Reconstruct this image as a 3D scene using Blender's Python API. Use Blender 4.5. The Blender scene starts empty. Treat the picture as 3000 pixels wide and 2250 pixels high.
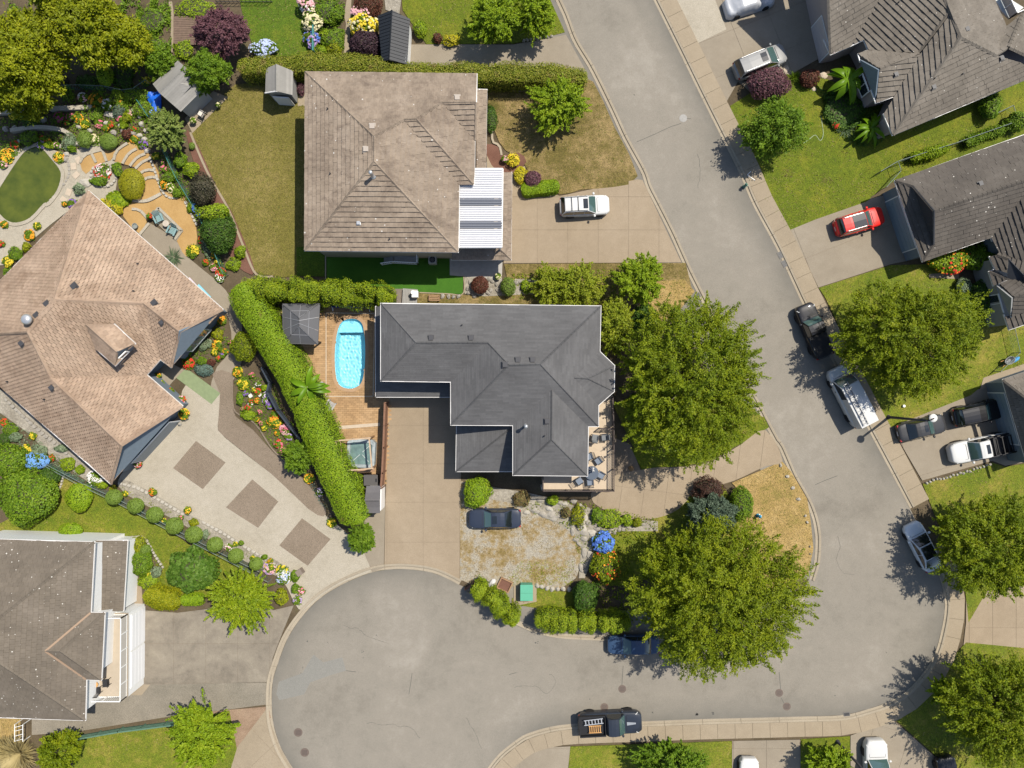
import bpy,math,random
import numpy as np
from mathutils import Vector,Matrix
SC=bpy.context.scene
COL=SC.collection
R=np.random.RandomState(7)
rnd=random.Random(11)
S,H=0.032,66.0
# ------------------------------------------------------------------ camera, sky, sun, exposure
cam=bpy.data.cameras.new('camera');cam.lens=24.75;cam.sensor_width=36;cam.clip_end=2000
co=bpy.data.objects.new('camera',cam);COL.objects.link(co);co.location=(0,0,H);SC.camera=co
EL=math.radians(60.0);AZ=math.radians(52.0)
W=bpy.data.worlds.new('World');SC.world=W;W.use_nodes=True
_n=W.node_tree.nodes;_bg=_n['Background'];_sky=_n.new('ShaderNodeTexSky')
_sky.sky_type='NISHITA';_sky.sun_disc=False;_sky.sun_elevation=EL;_sky.sun_rotation=AZ
W.node_tree.links.new(_sky.outputs[0],_bg.inputs[0]);_bg.inputs[1].default_value=0.105
sun=bpy.data.lights.new('sun','SUN');sun.energy=4.5;sun.angle=math.radians(0.5);sun.color=(1,.935,.82)
so=bpy.data.objects.new('sun',sun);COL.objects.link(so)
sd=Vector((math.sin(AZ)*math.cos(EL),math.cos(AZ)*math.cos(EL),math.sin(EL)))
so.rotation_euler=(-sd).to_track_quat('-Z','Y').to_euler();so.location=sd*90
SC.view_settings.view_transform='Standard';SC.view_settings.look='None'
SC.view_settings.exposure=0.76;SC.view_settings.gamma=1;SC.view_settings.use_curve_mapping=False
SC.render.engine='CYCLES'
SC.cycles.max_bounces=6;SC.cycles.diffuse_bounces=3;SC.cycles.glossy_bounces=3;SC.cycles.transmission_bounces=4
SC.cycles.transparent_max_bounces=6
# ------------------------------------------------------------------ coordinates
def P(px,py,z=0.0):
 f=S*(H-z)/H
 return Vector(((px-1500)*f,(1125-py)*f,z))
_OX=(0,750,1500,2200);_OY=(0,550,1100,1650)
def T(t,x,y):
 return(_OX[int(t[0])]+x/2.765,_OY[int(t[1])]+y/2.765)
def Q(t,pts):return[T(t,*p) for p in pts]
# ------------------------------------------------------------------ objects
def tag(o,label=None,cat=None,group=None,kind=None):
 if label:o['label']=label
 if cat:o['category']=cat
 if group:o['group']=group
 if kind:o['kind']=kind
 return o
def link(name,me,m=None,parent=None,smooth=False):
 o=bpy.data.objects.new(name,me);COL.objects.link(o)
 if m is not None and me is not None and not me.materials:me.materials.append(m)
 if parent is not None:o.parent=parent
 return o
def empty(name,loc=(0,0,0),rz=0.0,label=None,cat=None,group=None):
 o=bpy.data.objects.new(name,None);COL.objects.link(o);o.location=loc;o.rotation_euler=(0,0,rz)
 o.empty_display_size=.2
 return tag(o,label,cat,group)
class MB:
 def __init__(s):s.v=[];s.f=[]
 def poly(s,pts):
  b=len(s.v);s.v+=[tuple(p) for p in pts];s.f.append(list(range(b,b+len(pts))));return s
 def faces(s,vs,fs):
  b=len(s.v);s.v+=[tuple(p) for p in vs];s.f+=[[b+i for i in f] for f in fs];return s
 def box(s,c,d,rz=0.0):
  x,y,z=d[0]/2,d[1]/2,d[2]/2;ca,sa=math.cos(rz),math.sin(rz)
  vs=[(c[0]+ca*i*x-sa*j*y,c[1]+sa*i*x+ca*j*y,c[2]+k*z) for k in(-1,1) for j in(-1,1) for i in(-1,1)]
  return s.faces(vs,[(0,2,3,1),(4,5,7,6),(0,1,5,4),(2,6,7,3),(0,4,6,2),(1,3,7,5)])
 def prism(s,pts,z0,z1):
  if area2(pts)<0:pts=pts[::-1]
  n=len(pts);b=len(s.v)
  s.v+=[(p[0],p[1],z0) for p in pts]+[(p[0],p[1],z1) for p in pts]
  s.f.append([b+n+i for i in range(n)]);s.f.append([b+n-1-i for i in range(n)])
  for i in range(n):
   j=(i+1)%n;s.f.append([b+i,b+j,b+n+j,b+n+i])
  return s
 def bar(s,a,b,w,h=None,up=(0,0,1)):
  h=h or w;a=Vector(a);b=Vector(b);d=(b-a)
  if d.length<1e-6:return s
  d.normalize();u=Vector(up)
  if abs(d.dot(u))>.97:u=Vector((1,0,0))
  r=d.cross(u).normalized();u=r.cross(d)
  r=r*w/2;u=u*h/2
  vs=[a-r-u,a+r-u,a+r+u,a-r+u,b-r-u,b+r-u,b+r+u,b-r+u]
  return s.faces(vs,[(0,1,2,3)[::-1],(4,5,6,7)[::-1][::-1],(0,4,5,1)[::-1],(1,5,6,2)[::-1],(2,6,7,3)[::-1],(3,7,4,0)[::-1]])
 def tube(s,pts,r,n=6,cap=True):
  if not hasattr(r,'__len__'):r=[r]*len(pts)
  b=len(s.v);pts=[Vector(p) for p in pts]
  for i,p in enumerate(pts):
   d=pts[min(i+1,len(pts)-1)]-pts[max(i-1,0)]
   if d.length<1e-9:d=Vector((0,0,1))
   d.normalize();u=Vector((0,0,1)) if abs(d.z)<.95 else Vector((1,0,0))
   a=d.cross(u).normalized();c=d.cross(a)
   for k in range(n):
    t=2*math.pi*k/n;s.v.append(tuple(p+a*(r[i]*math.cos(t))+c*(r[i]*math.sin(t))))
  for i in range(len(pts)-1):
   for k in range(n):
    k2=(k+1)%n;s.f.append([b+i*n+k,b+i*n+k2,b+(i+1)*n+k2,b+(i+1)*n+k])
  if cap:
   s.f.append([b+k for k in range(n)][::-1]);s.f.append([b+(len(pts)-1)*n+k for k in range(n)])
  return s
 def lathe(s,c,prof,n=12,sx=1,sy=1):
  b=len(s.v)
  for r,z in prof:
   for k in range(n):
    t=2*math.pi*k/n;s.v.append((c[0]+sx*r*math.cos(t),c[1]+sy*r*math.sin(t),c[2]+z))
  for i in range(len(prof)-1):
   for k in range(n):
    k2=(k+1)%n;s.f.append([b+i*n+k,b+i*n+k2,b+(i+1)*n+k2,b+(i+1)*n+k])
  s.f.append([b+k for k in range(n)][::-1]);s.f.append([b+(len(prof)-1)*n+k for k in range(n)])
  return s
 def mesh(s,name):
  me=bpy.data.meshes.new(name);me.from_pydata(s.v,[],s.f);me.update();return me
 def build(s,name,m,parent=None,smooth=False,kind=None,label=None):
  me=s.mesh(name)
  if smooth:me.polygons.foreach_set('use_smooth',[True]*len(me.polygons))
  o=link(name,me,m,parent)
  if kind:o['kind']=kind
  if label:o['label']=label
  return o
def area2(p):
 return sum(p[i][0]*p[(i+1)%len(p)][1]-p[(i+1)%len(p)][0]*p[i][1] for i in range(len(p)))/2
def clip(sub,conv):
 """part of polygon sub inside convex polygon conv (both 2-D)"""
 if area2(conv)<0:conv=conv[::-1]
 out=list(sub)
 for i in range(len(conv)):
  a,b=conv[i],conv[(i+1)%len(conv)];ex,ey=b[0]-a[0],b[1]-a[1]
  inp,out=out,[]
  if not inp:return[]
  def side(p):return ex*(p[1]-a[1])-ey*(p[0]-a[0])
  for k in range(len(inp)):
   p,q=inp[k-1],inp[k];sp,sq=side(p),side(q)
   if(sp<0)!=(sq<0):
    t=sp/(sp-sq);out.append((p[0]+t*(q[0]-p[0]),p[1]+t*(q[1]-p[1])))
   if sq>=0:out.append(q)
 res=[]
 for p in out:
  if not res or abs(p[0]-res[-1][0])+abs(p[1]-res[-1][1])>1e-4:res.append(p)
 if len(res)>1 and abs(res[0][0]-res[-1][0])+abs(res[0][1]-res[-1][1])<1e-4:res.pop()
 return res if len(res)>2 else[]
def inset(p,d):
 """simple polygon moved inwards by d"""
 if area2(p)<0:p=p[::-1]
 n=len(p);out=[]
 for i in range(n):
  a,b,c=Vector(p[i-1][:2]),Vector(p[i][:2]),Vector(p[(i+1)%n][:2])
  e1=(b-a).normalized();e2=(c-b).normalized()
  n1=Vector((-e1.y,e1.x));n2=Vector((-e2.y,e2.x));m=n1+n2
  k=d/max(.35,1+n1.dot(n2))
  out.append((b.x+m.x*k,b.y+m.y*k))
 return out
def smooth(pts,n=4,closed=True):
 out=[];m=len(pts)
 for i in range(m if closed else m-1):
  g=(lambda k:pts[k%m]) if closed else(lambda k:pts[min(max(k,0),m-1)])
  a,b,c,d=g(i-1),g(i),g(i+1),g(i+2)
  for k in range(n):
   t=k/n
   out.append(tuple(.5*(2*b[j]+(c[j]-a[j])*t+(2*a[j]-5*b[j]+4*c[j]-d[j])*t*t+(3*b[j]-a[j]-3*c[j]+d[j])*t**3) for j in range(len(b))))
 if not closed:out.append(tuple(pts[-1]))
 return out
def inpoly(pts,x,y):
 c=np.zeros(len(x),bool);n=len(pts)
 for i in range(n):
  x1,y1=pts[i];x2,y2=pts[(i+1)%n]
  k=((y1>y)!=(y2>y));c^=k&(x<(x2-x1)*(y-y1)/((y2-y1) if y2!=y1 else 1e-9)+x1)
 return c
def fastmesh(name,V,nper,tint=None):
 """V (N*nper,3): N separate faces of nper corners"""
 V=np.ascontiguousarray(V,dtype=np.float32);n=len(V);nf=n//nper
 me=bpy.data.meshes.new(name);me.vertices.add(n);me.vertices.foreach_set('co',V.ravel())
 me.loops.add(n);me.loops.foreach_set('vertex_index',np.arange(n,dtype=np.int32))
 me.polygons.add(nf);me.polygons.foreach_set('loop_start',np.arange(nf,dtype=np.int32)*nper)
 if tint is not None:
  a=me.attributes.new('tint','FLOAT','POINT');a.data.foreach_set('value',np.repeat(np.asarray(tint,dtype=np.float32),nper))
 me.update(calc_edges=True);return me
 # ------------------------------------------------------------------ materials
MATS={}
def _new(name):
 m=bpy.data.materials.new(name);m.use_nodes=True;nt=m.node_tree
 return m,nt,nt.nodes,nt.links,nt.nodes['Principled BSDF']
def _noise(nt,scale,detail=5,rough=.6,vec=None,dist=0.0):
 n=nt.nodes.new('ShaderNodeTexNoise');n.inputs['Scale'].default_value=scale;n.inputs['Detail'].default_value=detail
 n.inputs['Roughness'].default_value=rough;n.inputs['Distortion'].default_value=dist
 if vec is not None:nt.links.new(vec,n.inputs['Vector'])
 return n.outputs['Fac']
def _ramp(nt,fac,stops):
 r=nt.nodes.new('ShaderNodeValToRGB');e=r.color_ramp.elements
 while len(e)<len(stops):e.new(.5)
 for k,(p,c) in enumerate(stops):e[k].position=p;e[k].color=(c[0],c[1],c[2],1)
 nt.links.new(fac,r.inputs[0]);return r.outputs[0]
def _mix(nt,fac,a,b,mode='MIX'):
 n=nt.nodes.new('ShaderNodeMix');n.data_type='RGBA';n.blend_type=mode
 if isinstance(fac,(int,float)):n.inputs[0].default_value=fac
 else:nt.links.new(fac,n.inputs[0])
 for k,x in((6,a),(7,b)):
  if isinstance(x,tuple):n.inputs[k].default_value=(*x[:3],1)
  else:nt.links.new(x,n.inputs[k])
 return n.outputs[2]
def _math(nt,op,a,b=0.0,c=None):
 n=nt.nodes.new('ShaderNodeMath');n.operation=op
 for k,x in enumerate((a,b) if c is None else(a,b,c)):
  if isinstance(x,(int,float)):n.inputs[k].default_value=x
  else:nt.links.new(x,n.inputs[k])
 return n.outputs[0]
def _bump(nt,h,strength,dist,bsdf):
 b=nt.nodes.new('ShaderNodeBump');b.inputs['Strength'].default_value=strength;b.inputs['Distance'].default_value=dist
 nt.links.new(h,b.inputs['Height']);nt.links.new(b.outputs[0],bsdf.inputs['Normal'])
def _pos(nt):return nt.nodes.new('ShaderNodeNewGeometry').outputs['Position']
def plain(name,c,rough=.6,metal=0.0,coat=0.0,vary=0.0,vscale=3.0):
 if name in MATS:return MATS[name]
 c=tuple(x*.76 for x in c)
 m,nt,N,L,b=_new(name);b.inputs['Base Color'].default_value=(*c,1);b.inputs['Roughness'].default_value=rough
 b.inputs['Specular IOR Level'].default_value=.25 if rough>.3 else .5;b.inputs['Metallic'].default_value=metal;b.inputs['Coat Weight'].default_value=coat;b.inputs['Coat Roughness'].default_value=.06
 if vary:
  tc=N.new('ShaderNodeTexCoord').outputs['Object']
  f=_noise(nt,vscale,6,.65,tc)
  L.new(_ramp(nt,f,[(.25,tuple(x*(1-vary) for x in c)),(.75,tuple(min(1,x*(1+vary)) for x in c))]),b.inputs['Base Color'])
 MATS[name]=m;return m
def ground(name,cols,big=.12,small=2.5,rough=.9,bump=.5,bscale=9.,bdist=.03,spots=None,fine=.25,dist=0.0,k=.80,grain=.2,wear=None):
 """cols: ramp stops for the mixed noise; spots: (colour, scale, threshold) scattered marks"""
 if name in MATS:return MATS[name]
 m,nt,N,L,b=_new(name);p=_pos(nt)
 f1=_noise(nt,big,6,.6,p,dist);f2=_noise(nt,small,8,.7,p);f3=_noise(nt,bscale,4,.7,p)
 f=_math(nt,'ADD',_math(nt,'MULTIPLY',f1,1-fine),_math(nt,'MULTIPLY',f2,fine))
 c=_ramp(nt,f,[(q,tuple(x*k for x in v)) for q,v in cols])
 g=_ramp(nt,f3,[(.32,(1-grain*1.2,)*3),(.68,(1+grain*1.2,)*3)]);c=_mix(nt,1.0,c,g,'MULTIPLY')
 if wear:
  at=N.new('ShaderNodeAttribute');at.attribute_name='wear'
  wn=_math(nt,'MULTIPLY',at.outputs['Fac'],_math(nt,'ADD',_noise(nt,.5,5,.7,p),.25))
  c=_mix(nt,wn,c,wear)
 for sp in(spots or[]):
  s=_noise(nt,sp[1],3,.6,p);k=_ramp(nt,s,[(sp[2],(0,0,0)),(sp[2]+(sp[3] if len(sp)>3 else .04),(1,1,1))])
  c=_mix(nt,k,c,sp[0])
 L.new(c,b.inputs['Base Color']);b.inputs['Roughness'].default_value=rough
 b.inputs['Specular IOR Level'].default_value=.25
 _bump(nt,f3,bump,bdist,b);MATS[name]=m;return m
def tiled(name,cols,var=.25,rough=.85,streak=None,lichen=None,bump=.35):
 """roof tiles, boards, bricks: tone differs from piece to piece, weather stains over them"""
 if name in MATS:return MATS[name]
 m,nt,N,L,b=_new(name);p=_pos(nt)
 at=N.new('ShaderNodeAttribute');at.attribute_name='tint'
 oi=N.new('ShaderNodeObjectInfo')
 t=_math(nt,'FRACT',_math(nt,'ADD',at.outputs['Fac'],oi.outputs['Random']))
 f1=_noise(nt,.35,6,.65,p);f2=_noise(nt,5,6,.7,p)
 f=_math(nt,'ADD',_math(nt,'MULTIPLY',f1,.7),_math(nt,'MULTIPLY',f2,.3))
 c=_ramp(nt,f,cols)
 c=_mix(nt,1.0,c,_ramp(nt,t,[(0,(1-var,)*3),(1,(1+var,)*3)]),'MULTIPLY')
 if streak:
  s=_noise(nt,streak[1],5,.7,p,1.0);c=_mix(nt,_ramp(nt,s,[(.5,(0,0,0)),(.72,(.7,.7,.7))]),c,streak[0])
 if lichen:
  v=N.new('ShaderNodeTexVoronoi');v.inputs['Scale'].default_value=lichen[1];L.new(p,v.inputs['Vector'])
  w=_noise(nt,.5,3,.6,p)
  r_=_math(nt,'MULTIPLY',_ramp(nt,v.outputs['Color'],[(.38,(0,0,0)),(.9,(1,1,1))]),_math(nt,'MULTIPLY',w,lichen[2]))
  k=_math(nt,'LESS_THAN',v.outputs['Distance'],r_)
  c=_mix(nt,k,c,lichen[0])
 L.new(c,b.inputs['Base Color']);b.inputs['Roughness'].default_value=rough;b.inputs['Specular IOR Level'].default_value=.3
 _bump(nt,_noise(nt,22,4,.7,p),bump,.02,b);MATS[name]=m;return m
def leafy(name,lo,mid,hi,trans=.3,rough=.55,dead=0):
 if name in MATS:return MATS[name]
 m,nt,N,L,b=_new(name)
 at=N.new('ShaderNodeAttribute');at.attribute_name='tint'
 oi=N.new('ShaderNodeObjectInfo');p=_pos(nt)
 f=_math(nt,'ADD',_math(nt,'MULTIPLY',at.outputs['Fac'],.62),_math(nt,'MULTIPLY',_math(nt,'SUBTRACT',_noise(nt,.45,4,.7,p),.12),.5))
 c=_ramp(nt,f,[(.1,lo),(.5,mid),(.9,hi)])
 if dead:c=_mix(nt,_ramp(nt,_noise(nt,1.1,5,.7,p),[(dead,(0,0,0)),(dead+.09,(.75,.75,.75))]),c,(.17,.12,.04))
 L.new(c,b.inputs['Base Color']);b.inputs['Roughness'].default_value=rough;b.inputs['Specular IOR Level'].default_value=.18
 tr=N.new('ShaderNodeBsdfTranslucent');L.new(c,tr.inputs[0]);mx=N.new('ShaderNodeMixShader');mx.inputs[0].default_value=trans
 L.new(b.outputs[0],mx.inputs[1]);L.new(tr.outputs[0],mx.inputs[2]);L.new(mx.outputs[0],N['Material Output'].inputs[0])
 MATS[name]=m;return m
 # ------------------------------------------------------------------ ground materials
G_soil=ground('soil',[(.3,(.055,.042,.022)),(.55,(.10,.075,.045)),(.75,(.07,.075,.02))],big=.5,small=3)
G_mulch=ground('mulch',[(.3,(.10,.045,.03)),(.7,(.17,.085,.06))],big=.6,small=6,bscale=25)
G_asph=ground('asphalt',[(.34,(.187,.167,.137)),(.47,(.237,.214,.177)),(.55,(.252,.226,.187)),(.66,(.30,.272,.228))],big=.11,small=.9,bscale=30,bump=.25,bdist=.01,fine=.35,dist=.6,k=0.70,wear=(.105,.098,.084))
G_patch=ground('asphalt_repair',[(.3,(.195,.19,.17)),(.7,(.225,.215,.19))],big=.2,small=2,bscale=30,bump=.25,bdist=.01,k=0.74)
G_conc=ground('concrete',[(.25,(.29,.235,.165)),(.5,(.35,.285,.20)),(.75,(.40,.33,.235))],big=.16,small=1.4,bscale=28,bump=.2,bdist=.01,fine=.4,dist=.8,k=0.62)
G_kerb=ground('kerb_concrete',[(.25,(.31,.26,.19)),(.75,(.42,.36,.27))],big=.3,small=2.5,bscale=28,bump=.2,bdist=.01,k=0.66)
G_drive=ground('washed_concrete',[(.25,(.225,.175,.118)),(.5,(.275,.217,.15)),(.75,(.33,.265,.188))],big=.14,small=1.2,bscale=40,bump=.35,bdist=.012,fine=.4,dist=.8,k=0.78)
G_drive2=ground('grey_washed_concrete',[(.25,(.20,.168,.125)),(.5,(.25,.212,.16)),(.75,(.30,.26,.20))],big=.14,small=1.1,bscale=40,bump=.35,bdist=.012,fine=.4,dist=.8,k=0.76)
G_drive3=ground('stained_grey_concrete',[(.32,(.13,.112,.088)),(.47,(.20,.172,.135)),(.56,(.23,.20,.155)),(.7,(.29,.25,.195))],big=.3,small=1.0,bscale=30,bump=.3,bdist=.012,fine=.45,dist=1.2,k=.78)
G_stamp=ground('stamped_concrete',k=0.64,cols=[(.25,(.33,.29,.22)),(.5,(.42,.375,.295)),(.75,(.49,.44,.36))],big=.25,small=2.2,bscale=14,bump=.5,bdist=.02,fine=.5)
G_brown=ground('brown_aggregate',[(.3,(.16,.125,.09)),(.7,(.215,.17,.128))],big=.3,small=2,bscale=20,bump=.4,bdist=.012,grain=.35)
G_sand=ground('orange_sand',k=.60,cols=[(.3,(.42,.25,.085)),(.6,(.52,.33,.13)),(.8,(.44,.29,.12))],big=.5,small=3,bscale=30)
G_gravel=ground('gravel',[(.3,(.15,.135,.105)),(.6,(.24,.21,.165)),(.8,(.17,.16,.09))],big=.3,small=4,bscale=16,bump=1.0,bdist=.05)
G_yard=ground('dry_yard',k=.54,grain=.35,cols=[(.36,(.44,.41,.35)),(.47,(.42,.37,.28)),(.52,(.38,.29,.16)),(.59,(.27,.19,.065)),(.68,(.14,.13,.03))],big=.42,small=1.6,bscale=12,fine=.5,bump=.8,bdist=.05)
_k=dict(k=.84,grain=.42,small=1.6,bscale=11,bump=1.0,bdist=.06,fine=.45)
G_lawn=ground('green_lawn',[(.3,(.05,.082,.003)),(.5,(.095,.122,.005)),(.7,(.175,.165,.014))],big=.25,**_k)
G_vivid=ground('lush_lawn',[(.3,(.04,.075,.004)),(.5,(.065,.11,.005)),(.7,(.12,.14,.01))],big=.2,**_k)
G_dry=ground('drying_lawn',[(.3,(.085,.08,.010)),(.5,(.13,.112,.024)),(.7,(.21,.165,.055))],big=.18,**_k)
G_patchy=ground('patchy_lawn',[(.3,(.07,.065,.012)),(.45,(.115,.09,.024)),(.6,(.23,.165,.07)),(.75,(.13,.08,.04))],big=.3,**_k)
G_straw=ground('straw_lawn',[(.3,(.14,.125,.025)),(.48,(.27,.185,.065)),(.68,(.37,.265,.115))],big=.25,**_k)
G_mixed=ground('half_dry_lawn',[(.34,(.07,.11,.005)),(.5,(.125,.145,.010)),(.68,(.24,.19,.04))],big=.28,**_k)
G_turf=ground('artificial_turf',[(.3,(.03,.10,.006)),(.7,(.05,.14,.01))],big=.5,small=4,bscale=50,bump=.3)
G_rubble=ground('rubble',[(.3,(.25,.22,.17)),(.7,(.45,.41,.34))],big=.8,small=3,bscale=6,bump=1,bdist=.08,k=0.62)
# ------------------------------------------------------------------ ground sheets
_sh=[0];LAWNS=[]
def sheet(name,pts,z,m,n=0,label=None,z0=-.04):
 if name=='lawn':LAWNS.append((pts,z+.0004*_sh[0],m))
 _sh[0]+=1;z=z+.0004*_sh[0];z0=z0-.0003*_sh[0]
 if n:pts=smooth(pts,n)
 w=[P(x,y) for x,y in pts]
 o=MB().prism([(p.x,p.y) for p in w],z0,z).build(name,m)
 return tag(o,label,None,None,'structure')
def slabbed(name,pts,z,m,origin,ang,du,dv,label=None,gap=.02,piece='slab',base=None):
 """structure made of separate cast slabs: a dark bed with one child per slab"""
 w=[P(x,y) for x,y in pts];poly=[(p.x,p.y) for p in w]
 o=MB().prism(poly,-.04,z-.02).build(name,base or G_brown);tag(o,label,None,None,'structure')
 c,s=math.cos(ang),math.sin(ang);og=P(*origin)
 uv=[((x-og.x)*c+(y-og.y)*s,-(x-og.x)*s+(y-og.y)*c) for x,y in poly]
 if area2(uv)<0:uv=uv[::-1]
 us=[p[0] for p in uv];vs=[p[1] for p in uv]
 ulist=du if isinstance(du,list) else[i*du for i in range(math.floor(min(us)/du),math.ceil(max(us)/du)+1)]
 vlist=dv if isinstance(dv,list) else[i*dv for i in range(math.floor(min(vs)/dv),math.ceil(max(vs)/dv)+1)]
 for i in range(len(ulist)-1):
  for j in range(len(vlist)-1):
   g=gap/2
   cell=[(ulist[i]+g,vlist[j]+g),(ulist[i+1]-g,vlist[j]+g),(ulist[i+1]-g,vlist[j+1]-g),(ulist[i]+g,vlist[j+1]-g)]
   pc=clip(uv,cell)
   if pc and abs(area2(pc))>.08:
    dz=rnd.uniform(-.004,.004)
    MB().prism([(og.x+u*c-v*s,og.y+u*s+v*c) for u,v in pc],z-.06,z+dz).build(piece,m,o)
 return o
def C8(x,y):return(820+x/3.606,870+y/3.606)
POOL=smooth([C8(*p) for p in((700,240),(770,231),(830,246),(870,285),(886,345),(899,450),(903,600),(896,750),(876,870),(842,930),(785,962),(722,968),(655,948),(608,895),(586,780),(581,600),(594,440),(621,325),(652,270))],3)
POOLW=[(p.x,p.y) for p in(P(x,y) for x,y in POOL)]
def ground_with_pool():
 xs=[p[0] for p in POOLW];ys=[p[1] for p in POOLW];x0,x1,y0,y1=min(xs)-.6,max(xs)+.6,min(ys)-.6,max(ys)+.6
 mb=MB();z=-.02;B=600
 for a,b,c,d in((-B,x0,-B,B),(x1,B,-B,B),(x0,x1,-B,y0),(x0,x1,y1,B)):mb.poly([(a,c,z),(b,c,z),(b,d,z),(a,d,z)])
 cx,cy=(x0+x1)/2,(y0+y1)/2;rim=[]
 for x,y in POOLW:
  dx,dy=x-cx,y-cy;k=min((x1-cx)/max(1e-6,abs(dx)),(y1-cy)/max(1e-6,abs(dy)));rim.append((cx+dx*k,cy+dy*k))
 n=len(POOLW)
 for i in range(n):
  j=(i+1)%n;q=[(*POOLW[i],z),(*POOLW[j],z),(*rim[j],z),(*rim[i],z)]
  mb.poly(q if area2(q)>0 else q[::-1])
 corners=[(x0,y0),(x1,y0),(x1,y1),(x0,y1)]
 for c in corners:
  o=sorted(rim,key=lambda p:(p[0]-c[0])**2+(p[1]-c[1])**2)[:2];q=[(*c,z),(*o[0],z),(*o[1],z)]
  if abs(area2(q))>1e-5:mb.poly(q if area2(q)>0 else q[::-1])
 tag(mb.build('ground',G_soil),None,None,None,'structure')
ground_with_pool()
def surroundings():
 a,b=P(-60,-60),P(3060,2310);F=480
 for x0,x1,y0,y1 in((-F,a.x,-F,F),(b.x,F,-F,F),(a.x,b.x,a.y,F),(a.x,b.x,-F,b.y)):tag(MB().poly([(x0,y0,-.012),(x1,y0,-.012),(x1,y1,-.012),(x0,y1,-.012)]).build('field',G_mixed),None,None,None,'structure')
surroundings()
# --- the street: left kerb, inner bend, round turning head, lower kerb, right kerb
LK=[(1462,-300),(1627,0),(1676,119),(1726,203),(1785,322),(1825,409),(1878,506),(1893,550),(1926,615),(1962,687),(1998,767),(2038,850),(2248,1259),(2278,1306),(2300,1355),(2320,1400),(2347,1447),(2366,1483),(2381,1527),(2388,1570),(2388,1606),(2384,1650),(2370,1697)]
IK=[(2345,1745),(2300,1785),(2220,1822),(2100,1850),(1900,1862),(1720,1860),(1610,1850),(1520,1818),(1440,1765),(1372,1724)]
CK=[(1345,1713),(1300,1690),(1256,1675),(1191,1667),(1140,1668),(1090,1676),(1010,1708),(938,1752),(886,1805),(843,1869),(815,1941),(799,1996),(796,2059),(801,2120),(819,2181),(841,2223),(862,2255),(920,2330),(1000,2395),(1100,2440),(1200,2452),(1300,2420),(1380,2340)]
BK=[(1428,2250),(1462,2208),(1512,2168),(1552,2146),(1640,2124),(1760,2117),(1890,2113),(2042,2107),(2200,2103),(2345,2099),(2468,2095),(2543,2077),(2605,2055),(2660,2020),(2705,1970),(2738,1915),(2757,1850),(2767,1790),(2766,1750),(2752,1690),(2725,1610)]
RK=[(2666,1490),(2590,1346),(2536,1245),(2440,1062),(2355,900),(2323,832),(2272,724),(2205,600),(2165,506),(2111,398),(2046,268),(1986,145),(1914,0),(1765,-300)]
RD=LK+IK+CK+BK+RK
def asphalt_sheet():
 w=[P(x,y) for x,y in RD]
 o=MB().prism([(p.x,p.y) for p in w],-.04,.012).build('road',G_asph);tag(o,None,None,None,'structure')
 pt=Q('13',[(465,740),(545,803),(700,762),(730,870),(610,905),(440,965),(390,1062),(190,1110),(165,1060),(185,960),(375,890)])
 MB().prism([tuple(P(x,y)[:2]) for x,y in pt],0,.016).build('asphalt_repair',G_patch,o)
 dk=plain('crack_tar',(.10,.095,.085),.9)
 for t,pts in(('20',[(1010,1150),(1150,1090),(1290,1025),(1370,1000)]),('20',[(1405,958),(1450,962)]),('32',[(520,885),(600,850),(700,812)]),('23',[(900,830),(890,985)]),('13',[(1265,890),(1252,980),(1238,1062)]),('33',[(228,880),(240,1020)]),('13',[(2050,902),(2110,885)]),('33',[(245,1090),(265,1130)]),('13',[(730,870),(810,880)])):
  w=[P(*T(t,*p)) for p in pts];m=MB()
  for a,b in zip(w[:-1],w[1:]):m.bar((a.x,a.y,.0145),(b.x,b.y,.0145),.045,.008)
  m.build('crack',dk,o)
 rr=np.random.RandomState(8)
 for(t,x,y,a,L) in(('13',700,500,.3,420),('13',900,1300,-.4,500),('13',1700,1250,.8,300),('23',300,900,.1,520),('32',700,1300,1.1,420),('20',1500,1250,1.1,300),):
  m=MB();p=np.array([x,y],float);k=int(L/22)
  for i in range(k):
   q=p+22*np.array([math.cos(a),math.sin(a)]);a+=rr.randn()*.28;u,v=P(*T(t,*p)),P(*T(t,*q));m.bar((u.x,u.y,.0145),(v.x,v.y,.0145),.014+.02*rr.rand(),.006);p=q
  m.build('crack',dk,o)
 mk=MB()
 for(t,x,y,r) in(('13',415,632,8),('13',585,645,6),('13',865,712,9),('13',522,793,6),('13',378,845,7),('13',365,888,5),('13',980,585,7),('13',1085,838,4),('23',630,1100,7),('23',205,640,14),('23',1500,1210,18),('23',1635,1215,14),('23',1140,1210,8),('20',990,770,6),('33',700,993,6),('33',680,1072,7),('33',1098,722,6),('13',870,765,4)):
  for k in range(3):
   p=P(*T(t,x+rnd.uniform(-r,r),y+rnd.uniform(-r,r)));q=r*.0116*rnd.uniform(.5,1)*.75
   mk.poly([(p.x+q*math.cos(a)*rnd.uniform(.6,1.2),p.y+q*math.sin(a)*rnd.uniform(.5,1),.0145) for a in[i*math.pi/4 for i in range(8)]])
 mk.build('oil_spots',dk,o)
asphalt_sheet()
def strip(pts,closed=False):
 w=[P(x,y) for x,y in pts];return[Vector((p.x,p.y)) for p in w]
def offs(w,d):
 out=[]
 for i in range(len(w)):
  a=w[max(i-1,0)];b=w[min(i+1,len(w)-1)];t=(b-a).normalized();out.append(w[i]+Vector((-t.y,t.x))*d)
 return out
def resample(w,step):
 L=[0.0]
 for a,b in zip(w[:-1],w[1:]):L.append(L[-1]+(b-a).length)
 n=max(1,round(L[-1]/step));out=[]
 for k in range(n+1):
  s=L[-1]*k/n;i=0
  while i<len(L)-2 and L[i+1]<s:i+=1
  f=(s-L[i])/max(1e-9,L[i+1]-L[i]);out.append(w[i]+(w[i+1]-w[i])*f)
 return out
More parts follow.
